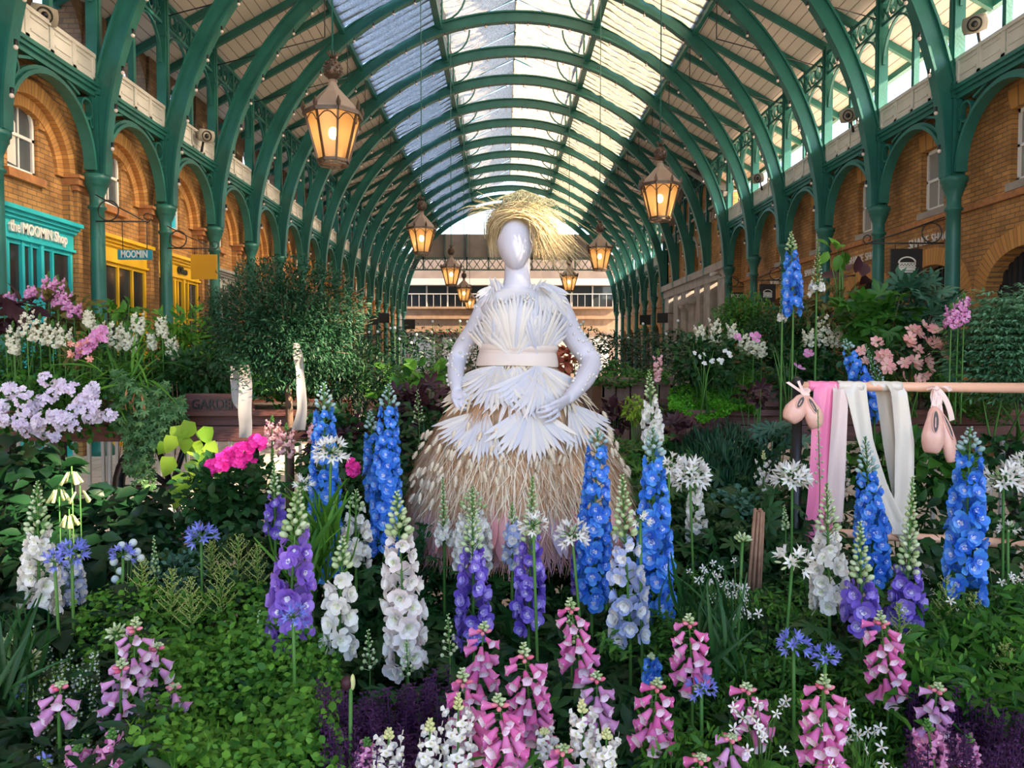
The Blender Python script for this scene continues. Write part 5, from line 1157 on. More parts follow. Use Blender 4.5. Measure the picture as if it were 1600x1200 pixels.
def orient(d, roll=0.0):
    """3x3 with local +Z along d, local +Y near world up"""
    d = nrm(np.asarray(d, float)); y = np.array([0, 0, 1.0]) - d * d[2]; y = nrm(y) if np.linalg.norm(y) > 1e-3 else np.array([0, 1., 0]); x = np.cross(y, d)
    c, s = math.cos(roll), math.sin(roll); return np.stack([x * c + y * s, -x * s + y * c, d], -1)
LOB = lobed(5, .32); LOBS = (LOB[0] * np.array([1, 1, 1]), LOB[1])
SOILZ = .22
def spine(px, py0, pxb, py1, Y, extra=True):
    a, b = P(px, py0, Y), P(pxb, py1, Y); dirv = (b - a) / max(1e-6, (a[2] - b[2])); lean = dirv[:2] * .25
    return a, b
def stemline(a, b, z0=SOILZ, bend=0.0):
    """top a, lower point b, then down to the soil"""
    base = np.array([b[0] + (b[0] - a[0]) * .25, b[1] + .01, z0]); t = np.linspace(0, 1, 7)
    up = base + (b - base) * t[:, None]; k = np.linspace(0, 1, 12)[1:, None]; return np.concatenate([up, b + (a - b) * k])
def basal(mb, base, n, z0, z1, R0, s0, s1, tpl=LOBS, mat=0):
    a = rng.uniform(0, 2 * PI, n); r = rng.uniform(.3, 1, n) * R0; z = rng.uniform(z0, z1, n); c = np.stack([base[0] + r * np.cos(a), base[1] + r * np.sin(a), z], -1)
    d = np.stack([np.cos(a), np.sin(a), rng.uniform(-.5, .3, n)], -1); mb.inst(tpl, basis(d, rng.normal(size=(n, 3)) * .3 + np.array([0, -.4, 1]), rng.uniform(s0, s1, n)), c, mat)
def delphinium(lab, col, px, py0, pxb, py1, w, Y, start=None, n=None, fr=.028, bud=BUDG, sparse=0.0, z0=SOILZ, leaves=12, stalk=True):
    """py0 top of the bud tip, start = where open florets begin, py1 lowest floret"""
    a, b = spine(px, py0, pxb, py1, Y); L = a[2] - b[2]; st = (start - py0) / (py1 - py0) if start else .22
    t = thing('delphinium', lab, 'delphinium', np.array([b[0], b[1], z0]), 'delphiniums in the display'); W = S(w, Y) / 2
    path = stemline(a, b, z0); mb = MB().add(*tube(path, np.linspace(.0065, .002, len(path)), 6)); o = wloc(t)
    n = n or int(1.5 * 2 * PI * max(.5, (W - fr * .45) / fr) * (L * (1 - st)) / (fr * 1.9) / 1.35) ; n = max(14, min(98, n)); T0 = max(.006, W - fr * .55); fl = []
    for i in range(n):
        u = st + (1 - st) * (i + .5) / n; q = i * 2.39996 + rng.normal() * .2 + .3
        if rng.random() < sparse: continue
        k = min(1, .55 + .6 * (u - st) / (1 - st) * 1.6); s = fr * k * (1 + rng.normal() * .07); c = a + (b - a) * u; r = T0 * min(1, .62 + .7 * (u - st) / (1 - st)); dv = np.array([math.cos(q), math.sin(q), rng.normal() * .12 + .02])
        p = c + dv * r + np.array([0, 0, rng.normal() * .004]); fl.append((p, dv, s)); mb.add(*tube([c - np.array([0, 0, .012]), p - dv * s * .2], .0012, 4))
    mb.build('stem', STEM, t)
    for p, dv, s in fl:
        R_ = orient(dv + np.array([0, -.12, 0]), rng.random() * 1.2) * s; linked('floret', FL[col][int(rng.integers(3))], m4(R_, p - o), t)
    mb = MB(); nb = max(12, int(56 * min(1.2, (st * L) / .2)))
    for i in range(nb):
        u = st * 1.12 * (i + .3) / nb; q = i * 2.39996; c = a + (b - a) * u; f = u / max(st, .01); r = T0 * (.12 + .72 * f); s = (.0026 + .0058 * f) * (fr / .029); dv = np.array([math.cos(q), math.sin(q), .55]); p = c + dv * r
        mb.add(*tube([c - np.array([0, 0, .01]), p], .0011, 4), mat=1); V, F = ball(s, 7, 5, (0, 0, 0), (.85, .85, 1.2)); mb.add(V @ orient(dv).T + p, F, mat=0)
    mb.build('bud_tip', [bud, STEM], t)
    if leaves:
        mb = MB(); basal(mb, b, leaves, z0 + .08, b[2] + .0, .11, .05, .10); mb.build('foliage', G_DARK, t)
    return t
def foxglove(lab, px, py0, pxb, py1, w, Y, n=18, col='pink', bl=.034, z0=SOILZ, side=0):
    a, b = spine(px, py0, pxb, py1, Y); t = thing('foxglove', lab, 'foxglove', np.array([b[0], b[1], z0]), 'foxgloves along the front'); W = S(w, Y) / 2; o = wloc(t); path = stemline(a, b, z0); mb = MB().add(*tube(path, np.linspace(.005, .0016, len(path)), 6))
    n = int(n * 1.35)
    for i in range(n):
        u = .16 + .84 * (i + .5) / n; q = -PI / 2 + ((i * .618) % 1 - .5) * 4.6; dv = np.array([math.cos(q), math.sin(q), 0]); s = bl * (.62 + .42 * u) * (1 + rng.normal() * .06); c = a + (b - a) * u; p = c + dv * max(.004, W * .35)
        dd = dv * rng.uniform(.7, 1.2) + np.array([rng.normal() * .3, 0, -.55 - .5 * rng.random() + (.35 if u < .4 else 0)]); R_ = orient(dd, rng.normal() * .3) * s; linked('bell', BELLS[col][0], m4(R_, p - o), t); mb.add(*tube([c, p], .0012, 4))
    mb.build('stem', STEM, t); mb = MB()
    for i in range(16):
        u = .2 * i / 16; q = i * 2.4; dv = np.array([math.cos(q), math.sin(q), .3]); p = a + (b - a) * u + dv * (.003 + .010 * u / .2); V, F = ball(.0028 + .004 * u / .2, 6, 5, (0, 0, 0), (.8, .8, 1.5)); mb.add(V @ orient(dv).T + p, F, mat=1 if i > 11 else 0)
    mb.build('bud_tip', [BUDG, FXT], t); mb = MB(); basal(mb, b, 9, z0 + .04, b[2] - .02, .07, .06, .11, leaf(.35, .15, .3, 4)); mb.build('foliage', G_MID, t); return t
def agapanthus(lab, px, py, w, Y, me, n=24, pxb=None, z0=SOILZ, bud=0.25, spread=1.0):
    c = P(px, py, Y); pb = P(px if pxb is None else pxb, py + 250, Y); t = thing('agapanthus', lab, 'agapanthus', np.array([pb[0], pb[1], z0]), 'agapanthus in the display'); o = wloc(t); W = S(w, Y) / 2
    hub = c - np.array([0, 0, W * .25]); k = np.linspace(0, 1, 8)[:, None]; base = np.array([pb[0], pb[1], z0]); pth = base + (hub - base) * k; mb = MB().add(*tube(pth, .0042, 7)); L = W * .62
    for i in range(n):
        z = .95 - 1.35 * (i + .5) / n * spread; q = i * 2.39996; rr = math.sqrt(max(.05, 1 - z * z)); d = np.array([rr * math.cos(q), rr * math.sin(q), z]) + rng.normal(size=3) * .08; d = nrm(d); p = hub + d * L * (.55 + .2 * rng.random()); mb.add(*tube([hub, p], .0011, 4))
        if rng.random() < bud: V, F = ball(.0035, 6, 5, (0, 0, 0), (1, 1, 2.6)); mb.add(V @ orient(d).T + p + d * .006, F, mat=1)
        else: linked('trumpet', me, m4(orient(d, rng.random()) * (L * .82), p - o + d * L * .15), t)
    mb.build('stem', [STEM, BUDG if me is TRW else AGB], t); return t
def snapdragon(lab, px, py0, pxb, py1, w, Y, me=SNW, n=20, z0=SOILZ, s=.021, tip=True, grp='snapdragons'):
    a, b = spine(px, py0, pxb, py1, Y); t = thing('snapdragon', lab, 'snapdragon', np.array([b[0], b[1], z0]), grp); o = wloc(t); W = S(w, Y) / 2; path = stemline(a, b, z0); mb = MB().add(*tube(path, np.linspace(.004, .0015, len(path)), 6)).build('stem', STEM, t)
    for i in range(n):
        u = .2 + .8 * (i + .5) / n; q = i * 2.39996; dv = np.array([math.cos(q), math.sin(q), .05]); c = a + (b - a) * u; sc_ = s * (.65 + .4 * u); p = c + dv * max(.004, W - sc_ * .85) * .8 + rng.normal(size=3) * .004; linked('bloom', me, m4(orient(dv, rng.normal() * .2) * sc_ * 1.25, p - o), t)
    mb = MB()
    for i in range(14):
        u = .22 * i / 14; q = i * 2.4; dv = np.array([math.cos(q), math.sin(q), .8]); p = a + (b - a) * u + dv * (.002 + .02 * u); V, F = ball(.003 + .010 * u, 6, 5, (0, 0, 0), (.8, .8, 1.4)); mb.add(V @ orient(dv).T + p, F)
    mb.build('bud_tip', CREAMF if me is SNW else STEM, t); mb = MB(); basal(mb, b, 26, z0 if z0 > .5 else b[2] - .25, b[2] + .02, .04, .03, .05, leaf(.22, .12, .2, 3)); mb.build('foliage', G_MID, t); return t

# ---------------------------------------------------------------- foliage masses
LF3 = leaf(.34, .14, .25, 3); LFR = leaf(.7, .12, .2, 3, .5); LFN = leaf(.12, .1, .2, 3); LFB = leaf(.62, .16, .35, 4, .42); LFS = leaf(.075, .3, .55, 5, .35)
def region(px0, px1, py0, py1, Yf, Yn, n, jit=.05):
    px = rng.uniform(px0, px1, n); v = rng.random(n); py = py0 + (py1 - py0) * v; Y = Yf + (Yn - Yf) * v + rng.normal(size=n) * jit
    d = _fw[None] * FPX + _rt[None] * (px - 800)[:, None] + _up[None] * (600 - py)[:, None]; p = CAM + d * (Y / d[:, 1])[:, None]
    p[:, 2] += .03 * np.sin(p[:, 0] * 17 + p[:, 1] * 9) + .03 * np.sin(p[:, 0] * 7 - p[:, 1] * 13); return p
def leaves_at(mb, c, tpl, s0, s1, mode='any', mat=0):
    n = len(c)
    if mode == 'any': d = rdir(n); d[:, 2] = d[:, 2] * .45 - .05; nn = rng.normal(size=(n, 3)) * .45 + np.array([0, -.45, 1])
    elif mode == 'up': d = rng.normal(size=(n, 3)) * .35 + np.array([0, 0, 1]); nn = rdir(n)
    elif mode == 'down': d = rng.normal(size=(n, 3)) * .4 + np.array([0, -.3, -.9]); nn = rng.normal(size=(n, 3)) * .3 + np.array([0, -1, .4])
    mb.inst(tpl, basis(d, nn, rng.uniform(s0, s1, n)), c, mat); return mb
def mass(name, lab, cat, regs, tpl, s0, s1, mat, mode='any', kind='stuff', grp=None, twig=0):
    mb = MB()
    for r in regs: leaves_at(mb, region(*r), tpl, s0, s1, mode)
    if twig:
        for c in region(*regs[0][:6], twig, .05): mb.add(*tube([c, c + np.array([rng.normal() * .03, rng.normal() * .03, -.25])], .0015, 4))
    o = mb.build(name, mat); tag(o, lab, cat, grp)
    if kind: o['kind'] = kind
    return o
def clump(name, lab, cat, px, py, Y, w, h, dep, tpl, s0, s1, n, mat, mode='out', stem=None, grp=None, z0=None, shell=.5, stems=8, layered=False):
    """one shrub: leaves through an ellipsoid centred at (px, py), w x h in px, dep metres deep; parts foliage and stem"""
    c = P(px, py, Y); r = np.array([S(w, Y) / 2, dep / 2, S(h, Y) / 2]); q = rdir(n) * (rng.random(n) ** shell)[:, None]; pts = c + q * r * (1 + .12 * np.sin(q[:, :1] * 9 + q[:, 2:] * 7))
    z0 = (c[2] - r[2] - .15) if z0 is None else z0; t = thing(name, lab, cat, np.array([c[0], c[1], z0]), grp)
    if layered: pts[:, 2] = c[2] + np.round((pts[:, 2] - c[2]) / .035) * .035 + rng.normal(size=n) * .006; d = q * np.array([1, 1, .15]) + rng.normal(size=(n, 3)) * .35; d[:, 2] *= .4; nn = rng.normal(size=(n, 3)) * .25 + np.array([0, -.2, 1])
    elif mode == 'up': d = q * .5 + np.array([0, 0, .9]) + rng.normal(size=(n, 3)) * .25; nn = q + np.array([0, 0, .1])
    elif mode == 'down': d = q * .5 + np.array([0, -.1, -.8]) + rng.normal(size=(n, 3)) * .3; nn = q + np.array([0, -.5, .3])
    else: d = q + rng.normal(size=(n, 3)) * .55 + np.array([0, 0, .1]); nn = rng.normal(size=(n, 3)) * .35 + np.array([0, -.35, 1])
    MB().inst(tpl, basis(d, nn, rng.uniform(s0, s1, n)), pts, 0).build('foliage', mat, t); mb = MB()
    for i in range(stems):
        e = pts[int(rng.integers(n))]; b = np.array([c[0] + rng.normal() * r[0] * .15, c[1] + rng.normal() * .03, z0]); m = (b + e) / 2 + np.array([0, 0, .04]); mb.add(*tube([b, m, e], [.005, .003, .0015], 5))
    mb.build('stem', stem or STEM, t); return t
def head(t, me, c, n, r, s0, s1, name='flower_head'):
    q = rdir(n); q[:, 1] = -np.abs(q[:, 1]); V = np.empty(len(me.vertices) * 3); me.vertices.foreach_get('co', V); V = V.reshape(-1, 3); F = [tuple(p.vertices) for p in me.polygons]; ms = [p.material_index for p in me.polygons]
    R_ = np.stack([orient(d, rng.random() * 6) * rng.uniform(s0, s1) for d in nrm(q + np.array([0, -.6, .3]))]); MB().inst((V, F, ms), R_, c + q * r, 0).build(name, list(me.materials), t)
def flowers(t, me, pts, s0, s1, dirs=None, name='bloom'):
    o = wloc(t)
    for i, p in enumerate(pts):
        d = (dirs[i] if dirs is not None else nrm(np.array([rng.normal() * .5, -.9, rng.normal() * .3 + .5]))); linked(name, me, m4(orient(d, rng.random() * 6) * rng.uniform(s0, s1), p - o), t)

# undergrowth: what nobody could count
mass('undergrowth_leaves', 'dense bright green small-leaved undergrowth at the lower left', 'undergrowth', [(205, 530, 990, 1210, 2.1, 1.5, 8500, .06), (120, 420, 930, 1010, 2.3, 2.0, 2200, .05)], LFR, .012, .026, G_BRIGHT, twig=60)
mass('undergrowth_leaves', 'dark green leafy undergrowth under the tall delphiniums in the middle', 'undergrowth', [(380, 1260, 860, 1060, 2.95, 2.15, 2400, .07), (700, 1260, 1050, 1215, 2.15, 1.72, 1100, .06), (380, 500, 1050, 1215, 2.1, 1.65, 300, .06), (480, 1260, 760, 880, 3.1, 2.7, 1400, .08)], LOBS, .035, .075, G_DARK)
mass('undergrowth_leaves', 'mixed fine green undergrowth at the lower right', 'undergrowth', [(1000, 1440, 1010, 1215, 2.1, 1.60, 4600, .05), (1440, 1640, 1010, 1075, 2.1, 1.9, 600, .05), (940, 1300, 900, 1030, 2.6, 1.9, 2600, .06)], LF3, .014, .034, G_MID, twig=90)
mass('undergrowth_leaves', 'pointed glossy green leaves at the right edge below the blue spire', 'undergrowth', [(1380, 1650, 930, 1100, 2.3, 1.75, 2300, .06)], leaf(.3, .15, .35, 3), .035, .065, G_MID, twig=40)
mass('undergrowth_leaves', 'dark undergrowth behind the barre and under the right barrow', 'undergrowth', [(1040, 1680, 690, 960, 3.7, 2.5, 3200, .12)], LFB, .03, .07, G_DARK)
mass('undergrowth_leaves', 'large dark pointed leaves at the far left below the barrow', 'undergrowth', [(-60, 105, 700, 1000, 3.4, 2.2, 900, .10), (100, 250, 775, 1000, 3.2, 2.2, 800, .06)], LFB, .06, .12, G_DEEP)
mass('undergrowth_leaves', 'low dark leaves along the left edge of the bed front', 'undergrowth', [(-60, 240, 960, 1215, 2.2, 1.45, 2200, .07)], LF3, .03, .06, G_DEEP)
mass('undergrowth_leaves', 'dark green leaves between the geraniums and the white spires', 'undergrowth', [(225, 480, 800, 960, 3.1, 2.3, 2600, .06)], LFR, .02, .045, G_DARK)
mass('undergrowth_leaves', 'fine dark leaves low behind the mannequin skirt on the left', 'undergrowth', [(470, 720, 640, 800, 3.9, 3.0, 1800, .1)], LFB, .03, .06, G_DARK)
mass('undergrowth_leaves', 'fine dark leaves behind the mannequin skirt on the right', 'undergrowth', [(930, 1110, 690, 860, 3.9, 3.0, 1500, .1)], LOBS, .03, .055, G_MID)
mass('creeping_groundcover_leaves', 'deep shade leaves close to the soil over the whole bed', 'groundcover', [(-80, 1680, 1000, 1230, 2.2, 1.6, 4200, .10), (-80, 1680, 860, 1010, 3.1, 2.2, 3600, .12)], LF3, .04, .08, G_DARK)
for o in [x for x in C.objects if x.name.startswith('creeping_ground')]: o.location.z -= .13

# left: blue-green, heather spikes, lime feathery plumes
clump('eucalyptus_shrub', 'low blue-green shrub of small round leaves under the blue agapanthus', 'shrub', 275, 905, 2.6, 125, 80, .3, LFR, .014, .024, 1500, G_BLUE, z0=SOILZ)
def plume(lab, px, py0, py1, w, Y, mat=G_FEATH):
    a, b = P(px, py0, Y), P(px, py1, Y); t = thing('astilbe_plume', lab, 'plume', np.array([b[0], b[1], SOILZ]), 'feathery lime plumes'); W = S(w, Y) / 2; mb = MB(); L = a[2] - b[2]
    for i in range(26):
        u = i / 26; c = a + (b - a) * u; q = i * 2.4; l = W * (.18 + .9 * u ** .8); d = np.array([math.cos(q), math.sin(q) * .7, .9]); e = c + d * l; m = c + d * l * .5 - np.array([0, 0, .004]); mb.add(*tube([c, m, e], [.0015, .0012, .0006], 4)); k = np.linspace(.2, 1, 9)[:, None]; pp = c + (e - c) * k
        mb.inst(ball(1, 4, 3), np.repeat((np.eye(3) * .0019)[None], 9, 0), pp + rng.normal(size=(9, 3)) * .0025, 0)
    mb.build('flower_plume', mat, t); mb = MB().add(*tube(stemline(a, b), .0022, 5)); basal(mb, b, 30, b[2] - .18, b[2] + .03, .10, .03, .055, leaf(.32, .15, .3, 3)); mb.build('foliage', G_BRIGHT, t)
for i, (px, p0, p1, w, Y) in enumerate([(222, 880, 960, 66, 2.2), (268, 892, 975, 60, 2.15), (298, 905, 985, 52, 2.1), (345, 885, 965, 62, 2.2), (372, 840, 915, 70, 2.4), (402, 852, 930, 50, 2.35), (330, 848, 905, 44, 2.45)]):
    plume(['feathery lime plume nearest the blue-green shrub', 'full feathery lime plume left of centre in its clump', 'short feathery lime plume in front of its clump', 'feathery lime plume on the right of the front row', 'broad feathery lime plume behind, below the magenta geraniums',
           'feathery lime plume furthest right, beside the purple spire', 'small feathery lime plume at the back of the clump'][i], px, p0, p1, w, Y)
for i, (px, p0, p1, w, Y) in enumerate([(1428, 915, 1010, 66, 2.15), (1478, 905, 1010, 70, 2.1), (1522, 930, 1010, 56, 2.1), (1405, 945, 1020, 48, 2.0), (1570, 1010, 1070, 60, 1.9)]):
    plume(['bronze-lime plume just right of the violet spires', 'tallest bronze-lime plume below the big blue spire', 'bronze-lime plume with white stars beside it', 'short bronze-lime plume beside the pink foxglove', 'low bronze-lime plume at the right edge'][i], px, p0, p1, w, Y, G_FEATH)
def spikes(name, lab, cat, regs, n, L, mat, tipmat, r=.006, kind='stuff'):
    mb = MB(); 
    for rg in regs:
        for c in region(*rg[:6], n, .05):
            l = L * rng.uniform(.7, 1.2); d = nrm(np.array([rng.normal() * .12, rng.normal() * .12, 1])); mb.add(*tube([c - d * l, c], [.0015, .001], 4), mat=0); m = 26; k = np.arange(m) / m; q = np.arange(m) * 2.4
            pp = c - d * (l * .75 * k[:, None]); off = np.stack([np.cos(q), np.sin(q), 0 * q], -1); mb.inst(LF3, basis(off + np.array([0, 0, .5]), (0, 0, 1), r * 1.7), pp, 0 if tipmat is None else 0)
            if tipmat is not None: kk = rng.random(m) < .75; mb.inst(ball(1, 5, 3), np.repeat((np.eye(3) * r * .36)[None], kk.sum(), 0), pp[kk] + off[kk] * r * .9, 1)
    o = mb.build(name, [mat, tipmat or mat]); tag(o, lab, cat); o['kind'] = kind; return o
spikes('heather_leaves', 'pale green heather with tiny white bells at the lower left', 'heather', [(30, 150, 985, 1190, 2.0, 1.5)], 110, .12, G_BRIGHT, WHT, .009)
spikes('salvia_leaves', 'dark purple salvia spikes at the bottom, left of the centre', 'salvia', [(498, 700, 1068, 1200, 1.80, 1.40)], 210, .16, PURP, PURP, .008)
spikes('salvia_leaves', 'dark purple salvia spikes at the lower right edge', 'salvia', [(1420, 1640, 1075, 1190, 1.80, 1.42)], 190, .16, PURP, PURP, .008)

# ---------------------------------------------------------------- delphiniums
D = delphinium
D('white delphinium with green buds at the far left', 'white', 58, 752, 62, 962, 54, 2.2, 830)
D('thin violet delphinium behind the big mauve one on the left', 'violet', 428, 722, 430, 835, 30, 2.45, 770, fr=.024)
D('large mauve delphinium on the left with grey-green buds', 'mauve', 466, 762, 450, 1000, 64, 2.0, 835, fr=.036)
D('tall blue delphinium rising beside the white ribbon, left of centre', 'blue', 506, 598, 508, 900, 50, 2.5, 642, bud=BUDB)
D('blue delphinium behind, the leftmost stalk of the close pair', 'blue', 578, 640, 590, 790, 34, 2.75, 672, bud=BUDB)
D('broad blue delphinium, the taller of the close pair left of the skirt', 'blue', 608, 600, 600, 862, 46, 2.65, 636, bud=BUDB)
D('cream white delphinium half hidden behind the two big white ones', 'white', 556, 765, 556, 880, 46, 2.5, 800)
D('cream white delphinium hanging loosely, left of the biggest white one', 'white', 536, 838, 528, 1028, 52, 2.0, 888, fr=.033, sparse=.25)
D('biggest blush-white delphinium, dense with ruffled florets', 'blush', 620, 768, 636, 1045, 66, 1.95, 838, fr=.036)
D('white delphinium behind the violet one, in front of the skirt', 'white', 738, 760, 738, 885, 60, 2.45, 800, bud=BUDG)
D('thin pale bud spike in front of the skirt at its left', 'white', 692, 745, 694, 850, 26, 2.5, 815, fr=.02)
D('violet delphinium with white eyes, left of the pale foxglove pair', 'violet', 738, 770, 740, 1000, 52, 2.1, 855)
D('violet delphinium with green buds in front of the mannequin stand', 'violet', 832, 745, 826, 978, 46, 2.15, 838)
D('pale mauve delphinium tucked behind the violet one near the stand', 'pale', 800, 785, 800, 880, 30, 2.4, 815, fr=.024)
D('blue delphinium against the right side of the skirt', 'blue', 934, 668, 925, 940, 50, 2.3, 698, bud=BUDB)
D('short violet delphinium low behind the blue one by the skirt', 'violet', 905, 830, 907, 930, 26, 2.45, 842, fr=.022)
D('pale blue and white delphinium, loose florets, between two blue ones', 'pale', 972, 742, 985, 1010, 58, 2.0, 835, fr=.032, sparse=.35)
D('tall blue delphinium with white buds above, right of the skirt', 'blue', 1020, 668, 1026, 968, 54, 2.2, 712, fr=.033, bud=BUDB)
D('small white delphinium high in front of the crate planter', 'white', 1014, 578, 1020, 690, 30, 2.9, 620, fr=.024)
D('slim white delphinium behind the white agapanthus', 'white', 1084, 722, 1090, 888, 32, 2.8, 760, fr=.026)
D('tall blue delphinium standing high on the right barrow', 'blue', 1236, 362, 1239, 490, 28, 3.7, 392, fr=.030, z0=1.0, leaves=0)
D('green-white budding delphinium beside the high blue one', 'white', 1278, 380, 1276, 455, 24, 3.8, 440, fr=.018, z0=1.0, leaves=0)
D('thin budding delphinium left of the high blue one', 'white', 1222, 425, 1222, 500, 14, 3.75, 488, fr=.014, z0=1.0, leaves=0)
D('leaning blue delphinium crossing behind the barre rail', 'blue', 1320, 530, 1366, 655, 34, 3.25, 548, fr=.030, bud=BUDB, leaves=0)
D('pale budding spire above the leaning blue one', 'pale', 1352, 538, 1380, 620, 26, 3.4, 596, fr=.018, bud=BUDB, leaves=0)
D('full white delphinium at the foot of the pink ribbon', 'white', 1292, 755, 1296, 955, 54, 2.1, 828)
D('blue delphinium in front of the white ribbons', 'blue', 1352, 682, 1366, 905, 48, 2.4, 738, bud=BUDB)
D('violet delphinium with round green buds, shorter of the pair below the ribbons', 'violet', 1344, 815, 1346, 985, 54, 2.0, 905, fr=.032)
D('violet delphinium fading to green-white above, right of its pair', 'violet', 1426, 745, 1414, 990, 50, 2.1, 885, fr=.031)
D('brightest blue delphinium, rightmost, beyond the barre shoes', 'blue', 1516, 668, 1506, 935, 58, 2.2, 708, fr=.033, bud=BUDB)
D('violet bellflower spire behind the blue agapanthus at far left', 'pale', 112, 870, 112, 942, 40, 2.4, 878, fr=.020)
D('lowest blue floret spike between the foxgloves', 'blue', 1018, 1020, 1018, 1062, 24, 1.85, 1030, fr=.02, n=12)
for i, (px, p0, p1, w, Y) in enumerate([(652, 610, 665, 20, 3.2), (575, 985, 1050, 26, 1.95), (635, 1000, 1060, 24, 1.9), (700, 960, 1030, 26, 1.95), (405, 955, 1010, 16, 2.0), (240, 838, 900, 12, 2.4), (1278, 640, 760, 14, 2.75), (890, 955, 1010, 24, 1.9), (1012, 680, 735, 20, 2.3), (1225, 790, 830, 12, 2.6)]):
    a, b = P(px, p0, Y), P(px + 3, p1, Y); t = thing('bud_spike', ['green bud spike behind the close blue pair', 'green bud spike left of the biggest white spire foot', 'green bud spike right of the biggest white spire foot', 'green bud spike between blush-white and violet spires', 'small green bud spike left of the mauve spire', 'small green bud spike among left agapanthus',
        'small green-white bud spike against the pink ribbon', 'green bud spike over the upper pink foxglove', 'pale bud spike above the right-hand blue spire', 'small bud spike beside the bamboo canes'][i], 'bud spike', np.array([b[0], b[1], SOILZ]), 'green bud spikes')
    MB().add(*tube(stemline(a, b), .002, 5)).build('stem', STEM, t); mb = MB(); W = S(w, Y) / 2
    for k in range(26): u = k / 26; q = k * 2.4; c = a + (b - a) * u; dv = np.array([math.cos(q), math.sin(q), .4]); mb.add(*ball(.0022 + .0035 * u, 6, 5, c + dv * W * (.15 + .85 * u))); mb.add(*tube([c, c + dv * W * (.15 + .85 * u)], .0008, 3))
    mb.build('buds', BUDG, t)

# ---------------------------------------------------------------- foxgloves and snapdragons of the front row
Fx = foxglove
Fx('lilac-pink foxglove with the highest bells in the left clump', 212, 965, 208, 1080, 62, 1.75, 17, 'lilac'); Fx('lilac-pink foxglove low in the left clump, pale-throated bells', 190, 1030, 188, 1128, 50, 1.65, 9, 'lilac'); Fx('lilac-pink foxglove right of the left clump', 246, 1005, 244, 1060, 40, 1.8, 8, 'lilac')
Fx('small pink foxglove with level bells near the white heather', 95, 1066, 92, 1118, 50, 1.6, 6, 'lilac'); Fx('pink foxglove in front of the violet delphinium foot', 757, 972, 748, 1068, 48, 1.75, 14); Fx('full pink foxglove, the densest in the middle', 818, 1005, 832, 1150, 82, 1.6, 28)
Fx('pink foxglove with coral tip below the blue spires', 890, 935, 908, 1048, 58, 1.8, 17); Fx('pink foxglove left of the densest one, leaning in', 722, 1045, 738, 1180, 50, 1.55, 16); Fx('pink foxglove at the bottom middle, deepest pink at the tip', 778, 1085, 795, 1200, 60, 1.45, 18)
Fx('mauve-pink foxglove right of the densest one', 932, 1050, 934, 1128, 38, 1.65, 10, 'lilac'); Fx('pink foxglove below the loose pale blue spire', 1028, 1060, 1018, 1155, 50, 1.6, 15); Fx('bright pink foxglove with open white lips right of the blue spires', 1076, 960, 1082, 1060, 60, 1.75, 17)
Fx('single-sided small pink foxglove with a bell pointing left', 1166, 1068, 1176, 1140, 46, 1.6, 10); Fx('large pink foxglove at the bottom, under the blue agapanthus', 1288, 1055, 1290, 1185, 74, 1.5, 22); Fx('pink foxglove in front of the pair of violet delphiniums', 1375, 955, 1388, 1082, 62, 1.75, 20)
Fx('short orchid foxglove beside the right purple salvia', 1466, 1068, 1456, 1140, 34, 1.65, 9, 'lilac'); Fx('low lilac foxglove near the bottom right of centre', 1143, 1150, 1142, 1185, 30, 1.5, 5, 'lilac'); Fx('pink foxglove cut by the bottom edge, middle right', 1095, 1180, 1090, 1230, 50, 1.45, 8); Fx('pink foxglove cut by the bottom edge near the densest one', 880, 1165, 878, 1225, 46, 1.42, 8)
Fx('lone pink foxglove bell cluster under the fine leaves, left', 272, 1072, 272, 1092, 20, 1.75, 3, 'lilac')
Sn = snapdragon
Sn('orchid snapdragon cut by the bottom edge, far left', 122, 1165, 120, 1215, 44, 1.45, SNO); Sn('orchid snapdragon at the bottom, right of the heather', 175, 1140, 175, 1215, 40, 1.45, SNO); Sn('orchid snapdragon with dark tip beside the left salvia', 573, 1155, 572, 1215, 34, 1.45, SNO)
Sn('white snapdragon at the bottom beside the dark tipped orchid one', 608, 1140, 604, 1215, 58, 1.42, SNW); Sn('white snapdragon second from the left in the bottom row', 672, 1125, 670, 1215, 46, 1.42, SNW); Sn('tallest white snapdragon in the bottom row, before the foxgloves', 716, 1085, 716, 1205, 58, 1.45, SNW, 26)
Sn('white snapdragon right of the densest foxglove', 909, 1095, 912, 1190, 52, 1.45, SNW, 22); Sn('creamy snapdragon cut by the bottom edge right of centre', 948, 1140, 946, 1215, 52, 1.4, SNW, 20); Sn('small white snapdragon low between the foxgloves', 850, 1140, 852, 1180, 34, 1.5, SNW, 10)
Sn('orchid snapdragon with flared faces at the lower right', 1448, 1125, 1462, 1215, 60, 1.45, SNO, 22); Sn('orchid snapdragon in the bottom right corner', 1512, 1148, 1514, 1210, 40, 1.5, SNO, 16)
for (px, p0, p1, w, lab) in ((425, 650, 700, 32, 'soft pink snapdragon left of the tree trunk'), (447, 662, 712, 36, 'full soft pink snapdragon in front of the tree trunk'), (490, 655, 690, 22, 'soft pink snapdragon half behind the tall blue spire')): Sn(lab, px, p0, px, p1, w, 3.4, SNP, 20, s=.024)
for (px, p0, p1, w, lab) in ((1193, 705, 770, 30, 'white snapdragon left of the barre post'), (1412, 690, 740, 20, 'white bud spire behind the middle ribbon'), (1316, 700, 780, 18, 'white spire showing between the pink and blush ribbons')): Sn(lab, px, p0, px, p1, w, 3.1, SNW, 18, s=.020)

